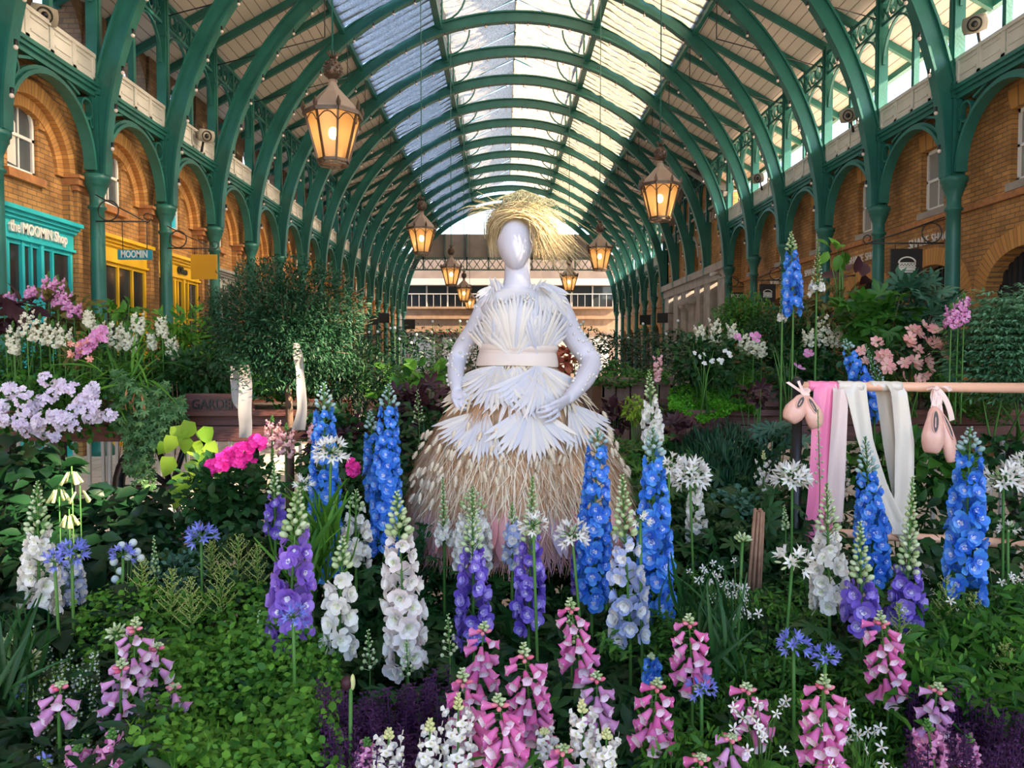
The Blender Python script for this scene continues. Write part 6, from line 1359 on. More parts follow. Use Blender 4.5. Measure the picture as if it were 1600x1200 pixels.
# agapanthus
A_ = agapanthus
A_('white agapanthus over the tall blue delphinium on the left', 517, 700, 66, 2.35, TRW, 26, 500); A_('small white agapanthus left of the tall blue delphinium', 474, 752, 40, 2.4, TRW, 12, 480); A_('big white agapanthus right of the blue spires', 1078, 735, 76, 2.5, TRW, 34, 1095)
A_('white agapanthus left of the big one, overlapping the blue spire', 1045, 722, 56, 2.45, TRW, 20, 1050); A_('white agapanthus in front of the barre post', 1238, 740, 74, 2.5, TRW, 32, 1236); A_('open white agapanthus low before the pink ribbon', 1238, 872, 78, 1.95, TRW, 14, 1200); A_('white agapanthus near the mannequin stand, pink-tinged buds', 894, 830, 66, 2.1, TRW, 22, 940)
A_('white agapanthus over the violet delphinium', 833, 815, 56, 2.05, TRW, 16, 850); A_('white agapanthus right of the brightest blue spire', 1568, 742, 76, 2.3, TRW, 28, 1570); A_('white agapanthus at the right edge', 1604, 722, 60, 2.4, TRW, 24, 1604); A_('half-open white agapanthus low at the right edge', 1575, 822, 40, 2.3, TRW, 10, 1580)
A_('closed green-white agapanthus bud cluster by the bamboo canes', 1160, 842, 36, 2.05, TRW, 22, 1140, bud=1.0, spread=.5); A_('white agapanthus florets over the pale blue spire', 1000, 808, 44, 2.0, TRW, 9, 1010); A_('cream budding agapanthus at the left above the heather', 50, 1025, 40, 1.8, TRW, 16, 55, bud=.8)
A_('cream budding agapanthus at the left edge', 14, 1000, 36, 1.8, TRW, 18, 10, bud=1.0); A_('cream budding head above the left pink foxgloves', 182, 985, 44, 1.8, TRW, 18, 185, bud=1.0); A_('small white open head at the left edge', 12, 1050, 34, 1.75, TRW, 10, 8)
A_('blue agapanthus below the magenta geraniums', 314, 832, 60, 2.35, TRB, 18, 318); A_('blue agapanthus left of centre over pale buds', 192, 862, 50, 2.25, TRB, 14, 188); A_('blue agapanthus beside the far left white delphinium', 112, 858, 60, 2.1, TRB, 20, 118); A_('blue agapanthus leaning out over the far left white florets', 85, 872, 50, 2.05, TRB, 12, 108)
A_('pale blue agapanthus star in front of the mauve delphinium', 458, 958, 56, 1.75, TRB, 14, 468); A_('blue agapanthus, the larger one above the large bottom foxglove', 1240, 1002, 64, 1.65, TRB, 16, 1245); A_('blue agapanthus with trumpets to the right, above the large bottom foxglove', 1290, 1022, 56, 1.62, TRB, 14, 1262); A_('blue agapanthus between two pink foxgloves', 1096, 1070, 58, 1.65, TRB, 14, 1100)
A_('small lilac daisy-like head at the lower left edge', 28, 1076, 28, 1.7, TRB, 12, 30, bud=0); A_('blue agapanthus low at the bottom left by the heather', 72, 1185, 22, 1.5, TRB, 10, 72)
for (px, py, Y, lab) in ((548, 1072, 1.5, 'closed agapanthus bud with a brown sheath on a bare stalk before the salvia'),):
    p = P(px, py, Y); t = thing('agapanthus_bud', lab, 'bud', np.array([p[0] - .01, p[1], SOILZ])); MB().add(*tube([(p[0] - .01, Y, SOILZ), p], .004, 7)).build('stem', STEM, t); V, F = ball(.011, 10, 8, p + np.array([-.008, 0, .006]), (1.1, 1, 1.3)); MB().add(V, F).build('bud', G_PURP, t); V, F = ball(.009, 8, 6, p + np.array([.004, 0, .008]), (.6, .8, 1.8)); MB().add(V, F).build('sheath', CREAMF, t)

# small white stars: gaura
STAR = mesh_simple('star_white', [WHT, YEL, STEM], 5, .38, .1, .25, .1)
for i, (px, py, w, h, Y, n) in enumerate([(1112, 905, 50, 40, 2.2, 26), (1150, 935, 40, 60, 2.1, 24), (1190, 1120, 90, 60, 1.55, 16), (1345, 1150, 70, 60, 1.55, 16), (1560, 900, 70, 80, 2.2, 12), (1520, 960, 80, 80, 2.1, 10)]):
    c = P(px, py, Y); t = thing('star_flower_clump', ['spray of tiny white stars below the slim white spire', 'spray of tiny white stars by the bamboo canes', 'scattered tiny white stars at the bottom right of centre', 'tiny white stars right of the large bottom foxglove', 'white stars at the right edge beside the brightest blue spire', 'white stars among the bronze-lime plumes'][i], 'flowers', np.array([c[0], c[1], SOILZ]), 'sprays of small white stars')
    pts = c + rng.normal(size=(n, 3)) * np.array([S(w, Y) / 3.2, .05, S(h, Y) / 3.2]); mb = MB()
    for p in pts: mb.add(*tube([np.array([c[0], c[1], p[2] - .2]), (p + np.array([c[0], c[1], p[2] - .05])) / 2, p], .001, 4))
    mb.build('stem', STEM, t); flowers(t, STAR, pts, .011, .016)
# pale round buds left
PB = MB().add(*ball(.012, 10, 8)).mesh('round_bud', petal('pale_blue_bud', (.48, .58, .66), (.62, .72, .74), .2)); c = P(196, 885, 2.3); t = thing('globe_thistle', 'pale blue-white round buds under the left blue agapanthus', 'flowers', np.array([c[0], c[1], SOILZ])); mb = MB()
for (px, py) in ((190, 852), (208, 848), (200, 870), (220, 872), (188, 892), (180, 905), (178, 878), (214, 862)): p = P(px, py, 2.3); linked('round_bud', PB, Matrix.Translation(Vector(p - wloc(t))), t); mb.add(*tube([np.array([c[0], c[1], c[2] - .2]), p], .0012, 4))
mb.build('stem', STEM, t)
# bamboo canes
c = P(1178, 900, 2.5); t = thing('cane_bundle', 'short bundle of tied bamboo canes right of the white agapanthus', 'canes', np.array([c[0], c[1], SOILZ]))
for i in range(6): MB().add(*tube([P(1166 + i * 4, 960, 2.5 + .01 * (i % 2)), P(1180 + i * 2.6, 794 + (i % 3) * 3, 2.52 + .01 * (i % 2))], .0055, 7)).build('cane', simple('cane_brown', (.36, .20, .12), .7, col2=(.26, .13, .08), scale=30), t)
# strap leaves
clump('agapanthus_leaves_clump', 'clump of dark strap leaves right of the blue spires', 'leaves', 1110, 1010, 1.9, 150, 130, .3, LFS, .10, .19, 60, G_DARK, 'up', z0=SOILZ, stems=2)
clump('agapanthus_leaves_clump', 'clump of strap leaves behind the left big mauve spire', 'leaves', 490, 900, 2.3, 60, 120, .2, LFS, .14, .26, 60, G_BRIGHT, 'up', z0=SOILZ, stems=2)
clump('iris_leaves_clump', 'strap leaves at the left edge beside the heather', 'leaves', 15, 1110, 1.7, 80, 160, .2, LFS, .12, .2, 50, G_DARK, 'up', z0=SOILZ, stems=2)

# pale green tubular tobacco flowers and bright twig tips
TUB = MB().add(*tube([(0, 0, 0), (0, 0, .6), (0, 0, 1)], [.05, .09, .13], 7)).add(*ball(.14, 6, 3, (0, 0, 1), (1, 1, .3))).mesh('tube_flower', CREAMF)
for i, (px, py, n) in enumerate([(112, 738, 11), (92, 765, 8), (108, 805, 10), (125, 768, 6)]):
    c = P(px, py, 2.5); t = thing('tobacco_flower', ['highest nodding cluster of pale green tubular flowers at the left', 'left nodding cluster of pale green tubular flowers', 'lowest nodding cluster of pale green tubular flowers, left', 'small nodding cluster of pale green tubular flowers right of the others'][i], 'flowers', np.array([c[0], c[1], SOILZ]), 'tobacco flowers at the left')
    MB().add(*tube([(c[0], c[1] + .01, SOILZ), c + np.array([0, 0, .02])], .0022, 5)).build('stem', STEM, t); a = rng.uniform(0, 2 * PI, n); flowers(t, TUB, c + np.stack([np.cos(a), np.sin(a), 0 * a], -1) * .012, .035, .046, nrm(np.stack([np.cos(a) * .5, np.sin(a) * .5, -np.ones(n)], -1)), 'tube_flower')
mass('undergrowth_leaves', 'light young shoots scattered over the green at the lower right', 'undergrowth', [(1010, 1420, 960, 1210, 2.3, 1.58, 1300, .05), (1380, 1640, 940, 1070, 2.3, 1.8, 500, .06)], LF3, .014, .030, G_BRIGHT, 'up')
mass('undergrowth_leaves', 'light young shoots scattered over the lower left green', 'undergrowth', [(200, 520, 960, 1210, 2.2, 1.46, 500, .06)], leaf(.3, .1, .2, 3), .014, .026, G_BRIGHT, 'up')
# ---------------------------------------------------------------- mid-ground: barrow tops, trees, climbers
ZB = ZT - .02; ZB2 = ZT2 - .02
MG = mesh_simple('geranium_magenta', [MAG, MAG, STEM], 5, .9, .2, .75, .1); LG2 = mesh_simple('geranium_lilac', [LILAC, ORC, STEM], 5, .75, .15, .7, .1); ST6 = mesh_simple('lily_pink', [petal('lily_salmon', (.84, .36, .36), (.94, .62, .56), .3), CREAMF, STEM], 6, .62, .3, .35, .14)
CF = mesh_simple('coral_flower', [CORAL, YEL, STEM], 6, .5, .35, .4, .1); OF = mesh_simple('orchid_flower', [ORC, WHT, STEM], 5, .8, .35, .6, .15); WF = mesh_simple('white_flower', [WHT, CREAMF, STEM], 5, .8, .25, .6, .12)
# lilac-white trailing geranium
t = clump('trailing_geranium', 'trailing geranium with masses of lilac-white flowers over the left barrow', 'geranium', 75, 640, 3.95, 250, 120, .4, LFR, .025, .045, 900, G_MID, z0=ZB)
SNC = mesh_snap('snapdragon_cream', [petal('petal_cream', (.74, .74, .58), (.88, .86, .76), .3), CREAMF]); heads = []
for i in range(34): u, v = rng.random(), rng.random(); heads.append((-15 + 165 * u, 598 + 62 * v + 10 * u * 0))
heads += [(int(5 + 28 * k), 655 + 9 * (k % 3)) for k in range(5)] + [(70, 592), (95, 600), (115, 608), (150, 650), (172, 648), (138, 643), (85, 680), (68, 676), (42, 672), (60, 664), (98, 668), (125, 628), (140, 622), (20, 612)]
for (px, py) in heads:
    head(t, LG2, P(px, py, 3.78 + rng.normal() * .05), 11, .026, .015, .019)
t = clump('pelargonium', 'geranium with hot magenta flower heads in front of the tree trunk', 'geranium', 360, 775, 3.0, 165, 130, .35, LFR, .03, .05, 900, G_DARK, z0=SOILZ)
for (px, py, k) in ((346, 722, 22), (362, 712, 22), (380, 703, 16), (396, 708, 14), (403, 690, 10), (375, 718, 14), (335, 728, 10)): head(t, MG, P(px, py, 2.88 + rng.random() * .05), k, .026, .015, .019)
t = clump('pelargonium', 'single magenta geranium head between the blue spires', 'geranium', 555, 760, 2.95, 60, 60, .2, LFR, .025, .04, 200, G_DARK, z0=SOILZ); c = P(551, 730, 2.85); q = rdir(22) * np.array([.7, 1, 1.3]); q[:, 1] = -np.abs(q[:, 1]); flowers(t, MG, c + q * .024, .012, .016, nrm(q + np.array([0, -.5, .4])))
# ivy
mb = MB(); iv = [(region(175, 262, 590, 680, 4.02, 4.02, 620, .05)), region(196, 240, 670, 745, 4.05, 4.05, 240, .04), region(250, 290, 620, 655, 4.0, 4.0, 110, .04)]
t = thing('ivy_plant', 'small-leaved ivy trailing down over the left barrow side', 'ivy', P(220, 640, 4.1))
for c in iv: leaves_at(mb, c, LOBS, .022, .04, 'down')
mb.build('foliage', petal('ivy_green', (.03, .11, .03), (.14, .28, .10), .25), t); mb = MB()
for i in range(14): x = 185 + i * 7; mb.add(*tube([P(x, 600, 4.08), P(x + 3, 650, 4.02), P(x - 4 + rng.normal() * 5, 690 + rng.random() * 50, 4.02)], .002, 4))
mb.build('stem', BARK, t)
# lime sweet potato vine
t = thing('sweet_potato_vine', 'lime green heart-leaved vine hanging in front of the wheel', 'vine', P(300, 740, 3.6)); mb = MB(); HRT = leaf(.95, .12, .3, 4, .32)
for (px, py, s, q) in ((285, 672, .10, .3), (305, 668, .10, 1.0), (318, 674, .09, -.4), (276, 690, .09, .8), (298, 700, .09, -1.2), (272, 722, .10, .6), (300, 726, .08, -.2), (315, 716, .09, -.8), (288, 745, .11, 0), (308, 752, .10, -.5), (330, 735, .08, -1.0), (283, 770, .10, .3), (262, 700, .07, 1.2), (322, 700, .08, -1.3), (294, 690, .08, .2)):
    d = np.array([[math.sin(-q) * .8, -.3, -.75]]); mb.inst(HRT, basis(d, (0, -1, .5), s), P(px, py - 8, 3.6 + rng.normal() * .04)[None], 0)
mb.build('foliage', G_LIME, t); MB().add(*tube([P(300, 668, 3.65), P(290, 710, 3.66), P(296, 770, 3.66)], .004, 5)).build('stem', STEM, t)
# the clipped tree with ribbons
TY = 3.95; t = thing('box_leaf_tree', 'bushy dark green small-leaved standard tree left of the mannequin', 'tree', P(452, 700, TY) * np.array([1, 1, 0]))
c = P(448, 510, TY); n = 21000; q = rdir(n) * (rng.random(n) ** .45)[:, None]; r = np.array([S(236, TY) / 2, .36, S(200, TY) / 2]); lump = 1 + .16 * np.sin(q[:, 0] * 8 + 1) * np.sin(q[:, 2] * 7) + .10 * np.sin(q[:, 1] * 11 + q[:, 0] * 5)
pts = c + q * r * lump[:, None]; m2 = 1500; a = rng.random(m2); base = c + nrm(rdir(m2)) * r * .9; 
tw = []; 
for i in range(150):
    d = rdir(1)[0]; d[2] = abs(d[2]) * .8 + .1 if rng.random() < .6 else d[2] * .5; s = c + d * r * .85; e = s + nrm(d * r + np.array([0, 0, .1])) * rng.uniform(.05, .14); tw.append((s, e))
tp = np.concatenate([np.linspace(s, e, 12) for s, e in tw]) + rng.normal(size=(150 * 12, 3)) * .006; mb = MB(); mb.inst(LF3, basis(q + rng.normal(size=(n, 3)) * .6, rng.normal(size=(n, 3)) * .4 + np.array([0, -.3, 1]), rng.uniform(.018, .030, n)), pts, 0)
mb.inst(LF3, basis(rdir(len(tp)) + np.array([0, 0, .5]), rng.normal(size=(len(tp), 3)) * .4 + np.array([0, -.3, 1]), rng.uniform(.013, .020, len(tp))), tp, 0); mb.build('foliage', petal('box_leaf', (.006, .038, .014), (.02, .085, .033), .15), t)
MB().add(*tube([P(454, 720, TY) * np.array([1, 1, 0]) + np.array([0, 0, 0]), P(454, 700, TY), P(452, 640, TY), P(450, 590, TY), P(450, 540, TY)], [.024, .02, .018, .018, .01], 10)).build('trunk', BARK, t); mb = MB()
for i in range(26): e = pts[int(rng.integers(n))]; s = P(450, 575 - rng.random() * 30, TY); mb.add(*tube([s, (s + e) / 2 + np.array([0, 0, .03]), e], [.007, .004, .002], 5))
for s, e in tw: mb.add(*tube([s, e], .0012, 4))
mb.build('branch', BARK, t)
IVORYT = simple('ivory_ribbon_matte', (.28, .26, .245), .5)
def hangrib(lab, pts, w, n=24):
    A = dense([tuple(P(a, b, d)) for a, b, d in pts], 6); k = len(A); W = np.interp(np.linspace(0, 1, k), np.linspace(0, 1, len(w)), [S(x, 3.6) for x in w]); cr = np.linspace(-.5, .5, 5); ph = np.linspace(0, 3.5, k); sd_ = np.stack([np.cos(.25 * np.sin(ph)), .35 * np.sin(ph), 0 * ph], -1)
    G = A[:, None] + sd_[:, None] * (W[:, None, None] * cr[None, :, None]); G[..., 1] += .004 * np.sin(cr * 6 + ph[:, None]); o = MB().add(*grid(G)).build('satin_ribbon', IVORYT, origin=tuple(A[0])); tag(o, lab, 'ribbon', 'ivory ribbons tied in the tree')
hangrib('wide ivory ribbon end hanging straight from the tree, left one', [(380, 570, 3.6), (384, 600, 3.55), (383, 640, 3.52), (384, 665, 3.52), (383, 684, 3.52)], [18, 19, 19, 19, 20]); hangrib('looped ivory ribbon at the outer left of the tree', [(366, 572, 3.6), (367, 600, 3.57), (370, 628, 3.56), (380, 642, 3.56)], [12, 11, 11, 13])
hangrib('crumpled ivory ribbon hanging right of the tree trunk', [(463, 536, 3.58), (466, 556, 3.55), (469, 580, 3.57), (471, 610, 3.55), (472, 640, 3.55), (466, 672, 3.55)], [9, 15, 11, 14, 15, 22])
for (px, py, k) in ((374, 574, 260), (466, 545, 120), (384, 606, 26), (470, 590, 16)):
    c2 = P(px, py, 3.53) + rng.normal(size=(k, 3)) * np.array([.035, .02, .024]); mb = MB(); leaves_at(mb, c2, LF3, .014, .026); mb.build('twig_tuft', bpy.data.materials['box_leaf'], t)
clump('wild_shrub', 'loose dark shrub spreading right of the tree towards the mannequin', 'shrub', 545, 590, 4.3, 170, 110, .4, LF3, .02, .04, 2600, G_DEEP, z0=.9)
clump('lime_leaf_plant', 'plant with broad lime green pointed leaves behind the left elbow', 'plant', 655, 592, 4.4, 110, 50, .3, LFB, .07, .12, 60, G_BRIGHT, z0=.9); clump('lime_leaf_plant', 'smaller lime green leaf plant below the broad one', 'plant', 620, 622, 4.2, 70, 40, .3, LFB, .06, .09, 34, G_BRIGHT, z0=.9)
clump('purple_leaf_plant', 'dark purple lobed foliage left of the skirt', 'plant', 660, 650, 4.1, 150, 90, .4, LOBS, .06, .11, 190, G_PURP, z0=.6); clump('purple_leaf_plant', 'dark purple palmate leaves behind the two close blue spires', 'plant', 535, 690, 3.8, 110, 60, .4, LOBS, .07, .11, 90, G_PURP, z0=.6)
clump('fern_clump', 'dark fern leaves beside the upper left skirt', 'fern', 690, 700, 3.6, 80, 90, .3, LFN, .05, .1, 500, G_DARK, z0=.5)

# left barrow top
mass('barrow_planting_leaves', 'mid green foliage filling the top of the left barrow', 'foliage', [(-80, 480, 520, 622, 5.0, 4.35, 5200, .06)], LF3, .03, .06, G_MID)
mass('barrow_planting_leaves', 'dark foliage low along the top of the left barrow', 'foliage', [(-80, 500, 560, 618, 4.9, 4.4, 3000, .06)], LFB, .03, .055, G_DARK)
clump('spider_plant', 'strappy arching green clump spilling over the left barrow edge', 'plant', 196, 595, 4.1, 120, 70, .3, LFS, .12, .22, 110, G_BRIGHT, z0=ZB, stems=2)
clump('spider_plant', 'browned strap leaves beside the arching green clump', 'plant', 215, 612, 4.0, 50, 30, .2, LFS, .08, .13, 16, simple('straw_brown', (.42, .2, .08), .7), 'down', z0=ZB, stems=1)
clump('bright_leaf_shrub', 'bright mid green leafy shrub between white spires and the tree', 'shrub', 290, 530, 4.6, 100, 90, .4, LF3, .05, .08, 420, G_BRIGHT, z0=ZB); clump('bright_leaf_shrub', 'dark glossy leafy shrub left of the tree crown', 'shrub', 310, 580, 4.3, 120, 70, .4, LF3, .04, .07, 600, G_DARK, z0=ZB)
clump('bronze_leaf_plant', 'bronze-purple large leaves at the left edge under pink spires', 'plant', 30, 495, 4.5, 120, 60, .4, LFB, .10, .16, 40, G_PURP, z0=ZB); clump('bronze_leaf_plant', 'bronze-green leaves behind the pink spires', 'plant', 95, 490, 4.7, 110, 70, .4, LFB, .06, .10, 130, G_OLIVE, z0=ZB)
clump('bronze_leaf_plant', 'yellow-green drooping leaves behind the white spires', 'plant', 190, 490, 4.8, 90, 35, .3, LFB, .05, .08, 80, G_BRIGHT, z0=ZB)
wl = ['white snapdragon at the left edge of the barrow', 'white snapdragon, tall with green tip at the left', 'white snapdragon low at the far left', 'white snapdragon right of the tall left one', 'white snapdragon in the middle of the left drift', 'white snapdragon closing the left drift', 'white snapdragon beside the orchid-pink blooms', 'pale white spire behind the left drift', 'white snapdragon, tallest of the middle drift',
      'white snapdragon in the middle drift over the strap leaves', 'white snapdragon right of the middle drift', 'white snapdragon lower in the middle drift', 'white snapdragon nearest the bright shrub, upper', 'white snapdragon nearest the bright shrub, hanging low', 'small white snapdragon between the two right ones']
for i, (px, p0, p1, w) in enumerate([(20, 502, 545, 24), (42, 475, 530, 26), (22, 535, 550, 20), (62, 490, 535, 28), (82, 500, 540, 28), (100, 508, 540, 26), (152, 500, 530, 24), (138, 480, 510, 18), (215, 482, 520, 26), (180, 492, 545, 28), (195, 505, 545, 26), (205, 515, 548, 24), (253, 490, 525, 22), (268, 520, 560, 24), (236, 518, 545, 16)]): Sn(wl[i], px, p0, px + 1, p1, w, 4.35, SNC, 20, z0=ZB, s=.026, grp='white snapdragons on the left barrow')
for i, (px, p0, p1, w) in enumerate([(76, 425, 465, 26), (90, 430, 475, 24), (92, 450, 482, 22), (16, 455, 478, 22), (103, 455, 480, 22), (116, 470, 495, 24), (48, 448, 462, 16)]): Sn(['orchid pink spire, tallest over the left barrow', 'orchid pink spire just right of the tallest', 'orchid pink spire low under the tallest', 'orchid pink spire at the left edge', 'orchid pink spire right of the group', 'orchid pink spire lowest on the right of the group', 'small orchid pink tip left of the tallest'][i], px, p0, px, p1, w, 4.6, SNO, 18, z0=ZB, s=.030, grp='orchid pink spires on the left barrow')
t = clump('penstemon', 'orchid-mauve blooms between the white drifts on the left barrow', 'flowers', 142, 545, 4.2, 60, 50, .2, LF3, .03, .05, 120, G_MID, z0=ZB); flowers(t, OF, region(122, 165, 520, 552, 4.15, 4.05, 40, .03), .018, .026)
t = clump('coral_flower_plant', 'small coral orange blooms under the mauve ones on the left barrow', 'flowers', 122, 555, 4.15, 40, 40, .2, LF3, .03, .05, 80, G_OLIVE, z0=ZB); flowers(t, CF, region(108, 150, 530, 560, 4.1, 4.0, 12, .03), .016, .024)
t = clump('begonia', 'faint red-leaved begonia left of the tree crown', 'flowers', 332, 515, 4.8, 40, 30, .2, LFR, .04, .06, 60, G_PURP, z0=ZB)

# cart-level planting on the right
mass('barrow_planting_leaves', 'dark foliage filling the top of the right barrow', 'foliage', [(1060, 1650, 530, 622, 5.0, 4.35, 4200, .06)], LF3, .03, .055, G_DARK)
mb = MB(); leaves_at(mb, region(1046, 1182, 604, 644, 4.5, 4.06, 11000, .015), LFR, .010, .018); o = mb.build('moss_leaves', G_MOSS); tag(o, 'bright green cushion of tiny creeping leaves on the right barrow, left end', 'moss'); o['kind'] = 'stuff'
mb = MB(); leaves_at(mb, region(1120, 1240, 588, 625, 4.6, 4.2, 3000, .04), LFN, .015, .028, 'up'); leaves_at(mb, region(1380, 1480, 585, 615, 4.6, 4.2, 2000, .04), LFN, .015, .028, 'up'); o = mb.build('moss_leaves', petal('moss_mid', (.03, .16, .015), (.08, .28, .03), .25)); tag(o, 'taller soft green cushions on the right barrow', 'moss'); o['kind'] = 'stuff'
mb = MB(); leaves_at(mb, region(1480, 1580, 615, 655, 4.2, 4.05, 2600, .03), LFR, .010, .018); o = mb.build('moss_leaves', G_MID); tag(o, 'green creeping leaves spilling over the barrow at the right', 'moss'); o['kind'] = 'stuff'
Cl = clump
Cl('round_shrub', 'dense dark green fine-leaved shrub left of the tall blue spire', 'shrub', 1165, 500, 5.0, 100, 80, .4, LF3, .022, .036, 3400, G_MID, z0=ZB2); Cl('round_shrub', 'dark dense shrub under the tall blue spire', 'shrub', 1235, 535, 4.7, 140, 120, .4, LF3, .022, .038, 4600, G_DARK, z0=ZB2)
Cl('rose_shrub', 'dark glossy-leaved shrub with tiny white blooms at the left end of the right barrow', 'shrub', 1100, 565, 4.3, 120, 90, .4, LFR, .03, .05, 800, G_DARK, z0=ZB2); Cl('rose_shrub', 'dark shrub with few pink blooms behind the barre end', 'shrub', 1265, 590, 4.2, 130, 80, .4, LFR, .03, .05, 700, G_DARK, z0=ZB2)
t = Cl('fatsia_shrub', 'big shrub with large deeply lobed grey-green leaves behind the barre', 'shrub', 1415, 492, 4.3, 140, 118, .5, lobed(7, .28), .08, .13, 130, petal('fatsia_leaf', (.02, .085, .045), (.08, .20, .12), .25), z0=ZB2, stem=BARK); Cl('fatsia_shrub', 'bright green palmate leaves in front of the large lobed shrub', 'shrub', 1365, 495, 4.15, 110, 90, .4, lobed(5, .3), .08, .12, 80, G_MID, z0=ZB2, stem=BARK)
Cl('castor_leaf_plant', 'purple-bronze leaf cluster below the wall lettering', 'plant', 1335, 440, 4.6, 60, 60, .3, LFB, .10, .15, 10, G_PURP, z0=ZB2); Cl('olive_leaf_plant', 'olive bronze leaves around the budding spires', 'plant', 1295, 480, 4.6, 110, 70, .3, LF3, .05, .08, 260, G_OLIVE, z0=ZB2); Cl('castor_leaf_plant', 'bright star-like leaf tip above the bronze leaves', 'plant', 1313, 392, 4.5, 50, 16, .2, LFB, .08, .11, 8, G_BRIGHT, z0=1.8)
Cl('layered_shrub', 'large grey-green shrub with layered twigs at the right edge', 'shrub', 1584, 540, 3.6, 205, 176, .5, LF3, .022, .036, 16000, petal('layer_leaf', (.04, .17, .07), (.20, .42, .24), .25), z0=1.2, layered=True, shell=.4); Cl('purple_leaf_plant', 'dark purple foliage left of the layered shrub', 'plant', 1495, 545, 4.0, 80, 50, .3, LF3, .03, .05, 400, G_PURP, z0=ZB2)
wr = ['white snapdragon at the left end of the right barrow', 'white snapdragon, tallest at the left end of the right barrow', 'white snapdragon just right of the tallest there', 'white snapdragon above the single pink bloom', 'creamy snapdragon leaning right over the dark shrub', 'white snapdragon, lowest of that group', 'white snapdragon left of the tall central pair on the barrow', 'white snapdragon, tallest under the budding spire', 'white snapdragon right of the tallest under the spire', 'pale spire behind the leaning blue one', 'white snapdragon beside the lilac blooms at right']
for i, (px, p0, p1, w) in enumerate([(1092, 505, 530, 22), (1116, 488, 535, 24), (1142, 500, 530, 18), (1160, 515, 548, 22), (1175, 522, 552, 24), (1188, 528, 556, 18), (1262, 508, 540, 22), (1285, 480, 540, 24), (1302, 505, 540, 22), (1320, 510, 540, 22), (1452, 490, 525, 22)]): Sn(wr[i], px, p0, px + 2, p1, w, 4.3, SNC, 18, z0=ZB2, s=.025, grp='white snapdragons on the right barrow')
for i, (px, p0, p1, w) in enumerate([(1028, 545, 592, 18), (1506, 458, 500, 24), (1486, 475, 510, 24), (1497, 468, 505, 22)]): Sn(['salmon pink spire in front of the crate planter', 'lilac spire left of the layered shrub, taller', 'lilac spire left of the layered shrub, lower', 'lilac spire between the other two lilac ones'][i], px, p0, px, p1, w, 4.2 if i == 0 else 3.5, SNP if i == 0 else SNO, 16, z0=ZB2, s=.026, grp='pink and lilac spires on the right')
t = Cl('lily_plant', 'salmon pink lilies massed left of the layered shrub', 'lilies', 1420, 560, 3.9, 110, 60, .3, LF3, .04, .06, 140, G_DARK, z0=ZB2); flowers(t, ST6, np.concatenate([region(1412, 1482, 524, 556, 3.85, 3.8, 13, .03), region(1380, 1452, 555, 588, 3.8, 3.75, 15, .03), region(1418, 1428, 518, 540, 3.8, 3.8, 3, .01)]), .032, .044, name='lily')
t = Cl('lily_plant', 'pale pink lilies beside the leaning blue delphinium', 'lilies', 1370, 555, 3.9, 60, 50, .3, LF3, .04, .06, 60, G_DARK, z0=ZB2); flowers(t, ST6, region(1345, 1385, 530, 570, 3.9, 3.8, 7, .03), .030, .040, name='lily')
t = Cl('rose_bloom', 'few pale pink roses on the dark right shrub', 'roses', 1230, 545, 4.1, 60, 30, .2, LFR, .02, .04, 40, G_DARK, z0=ZB2); flowers(t, OF, np.array([P(1151, 528, 4.1), P(1264, 553, 4.0), P(1247, 575, 4.0), P(1180, 528, 4.1)]), .03, .036)
t = Cl('tiny_white_flowers', 'scatter of tiny white blooms on the shrub at the left end of the right barrow', 'flowers', 1100, 545, 4.15, 70, 40, .2, LFR, .02, .04, 40, G_DARK, z0=ZB2); flowers(t, WF, region(1075, 1150, 535, 560, 4.1, 4.0, 14, .03), .010, .016)
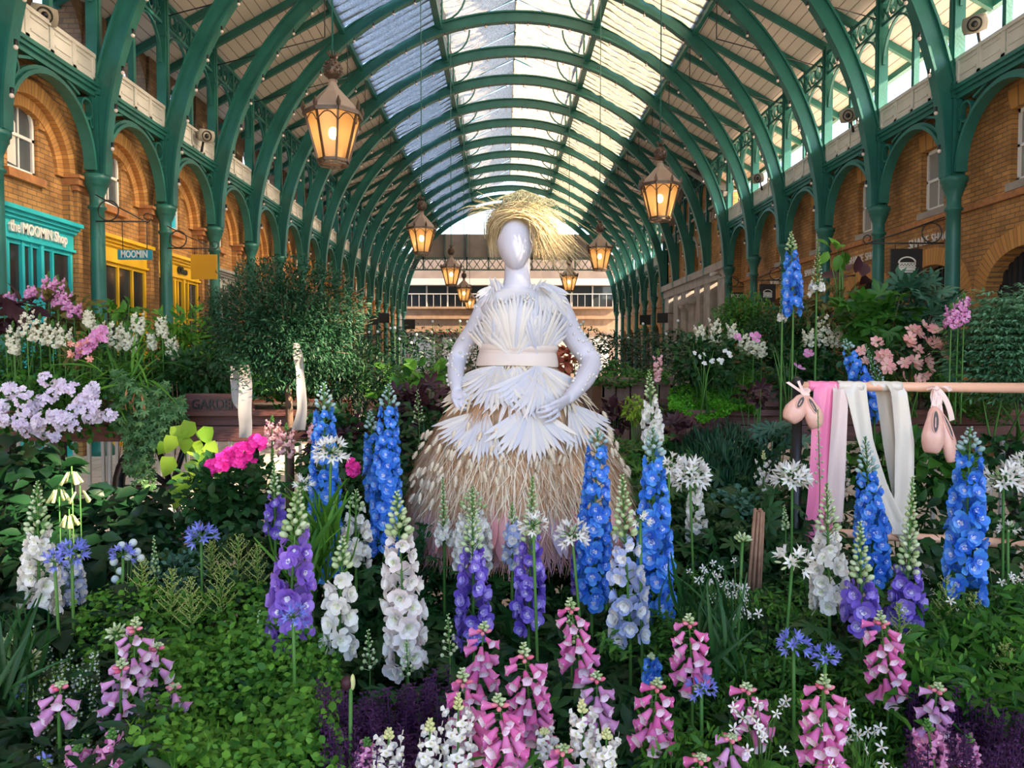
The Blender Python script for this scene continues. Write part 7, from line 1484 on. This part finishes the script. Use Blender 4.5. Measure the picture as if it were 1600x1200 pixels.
# front of the right barrow
Cl('pine_shrub', 'dark soft pine-like shrub below the right barrow', 'shrub', 1125, 742, 3.5, 160, 140, .5, LFN, .04, .07, 4200, G_PINE, 'up', z0=SOILZ); Cl('purple_leaf_plant', 'dark plum palmate leaves in front of the right barrow', 'plant', 1075, 678, 3.8, 110, 50, .3, LOBS, .06, .10, 44, G_PURP, z0=.6); Cl('purple_leaf_plant', 'dark plum leaves under the barrow lettering', 'plant', 1178, 618, 3.98, 56, 34, .15, lobed(5, .3), .05, .08, 14, G_PURP, z0=.9); Cl('palmate_leaf_plant', 'grey-green palmate leaves left of the barre post', 'plant', 1210, 685, 3.5, 80, 50, .3, lobed(7, .25), .07, .1, 24, G_BLUE, z0=.7)
Cl('broad_leaf_plant', 'broad mid green leaves behind the ribbons', 'plant', 1410, 740, 3.4, 200, 110, .3, LFB, .08, .13, 120, G_MID, z0=.4); Cl('round_leaf_shrub', 'blue-green small-leaved shrub behind the cane bundle', 'shrub', 1150, 790, 3.0, 70, 50, .3, LFR, .018, .03, 500, G_BLUE, z0=SOILZ)
Cl('crate_planting', 'dark purple foliage in front of the crate', 'plant', 960, 650, 4.4, 60, 60, .3, LFB, .05, .08, 100, G_PURP, z0=.9); Cl('crate_planting', 'small lime shrub beside the small white spire', 'plant', 990, 640, 4.2, 36, 40, .2, LF3, .02, .04, 240, G_LIME, z0=.9)
# background bed and planters behind the mannequin
mass('hedge_leaves', 'low dark hedge band across the hall behind the mannequin', 'hedge', [(470, 760, 515, 590, 7.0, 6.2, 3600, .12), (900, 1070, 520, 590, 7.0, 6.2, 2600, .12)], LF3, .03, .06, G_DEEP)
mass('hedge_leaves', 'bright green low groundcover in front of the far hedge', 'hedge', [(560, 760, 585, 612, 6.0, 5.7, 1600, .05), (905, 1045, 575, 600, 5.6, 5.2, 1600, .05)], LFR, .02, .035, G_MID)
Cl('heuchera_plant', 'rust-red leaved plant just right of the mannequin waist', 'plant', 885, 562, 4.9, 46, 44, .3, LFR, .04, .07, 90, petal('rust_leaf', (.28, .05, .03), (.48, .14, .07), .3), z0=0)
b_ = MB().add(*box(P(560, 600, 6)[0], P(760, 600, 6)[0], 6.35, 7.4, 0, 1.3)).add(*box(P(905, 600, 5.6)[0], P(1060, 600, 5.6)[0], 6.0, 7.2, 0, 1.4)); o = b_.build('timber_planter', WOODL, smooth=False); tag(o, 'long brown timber planter behind the mannequin', 'planter')
mb = MB()
for i in range(44): p = P(rng.uniform(480, 1060), rng.uniform(500, 540), 6.6 + rng.random() * .4); mb.add(*tube([p * np.array([1, 1, 0]) + np.array([0, 0, 1.3]), p], .003, 4), mat=0); mb.add(*ball(.013, 6, 5, p), mat=1)
o = mb.build('meadow_flower_leaves', [STEM, WHT]); tag(o, 'thin wispy stems with tiny white heads over the far hedge', 'flowers'); o['kind'] = 'stuff'
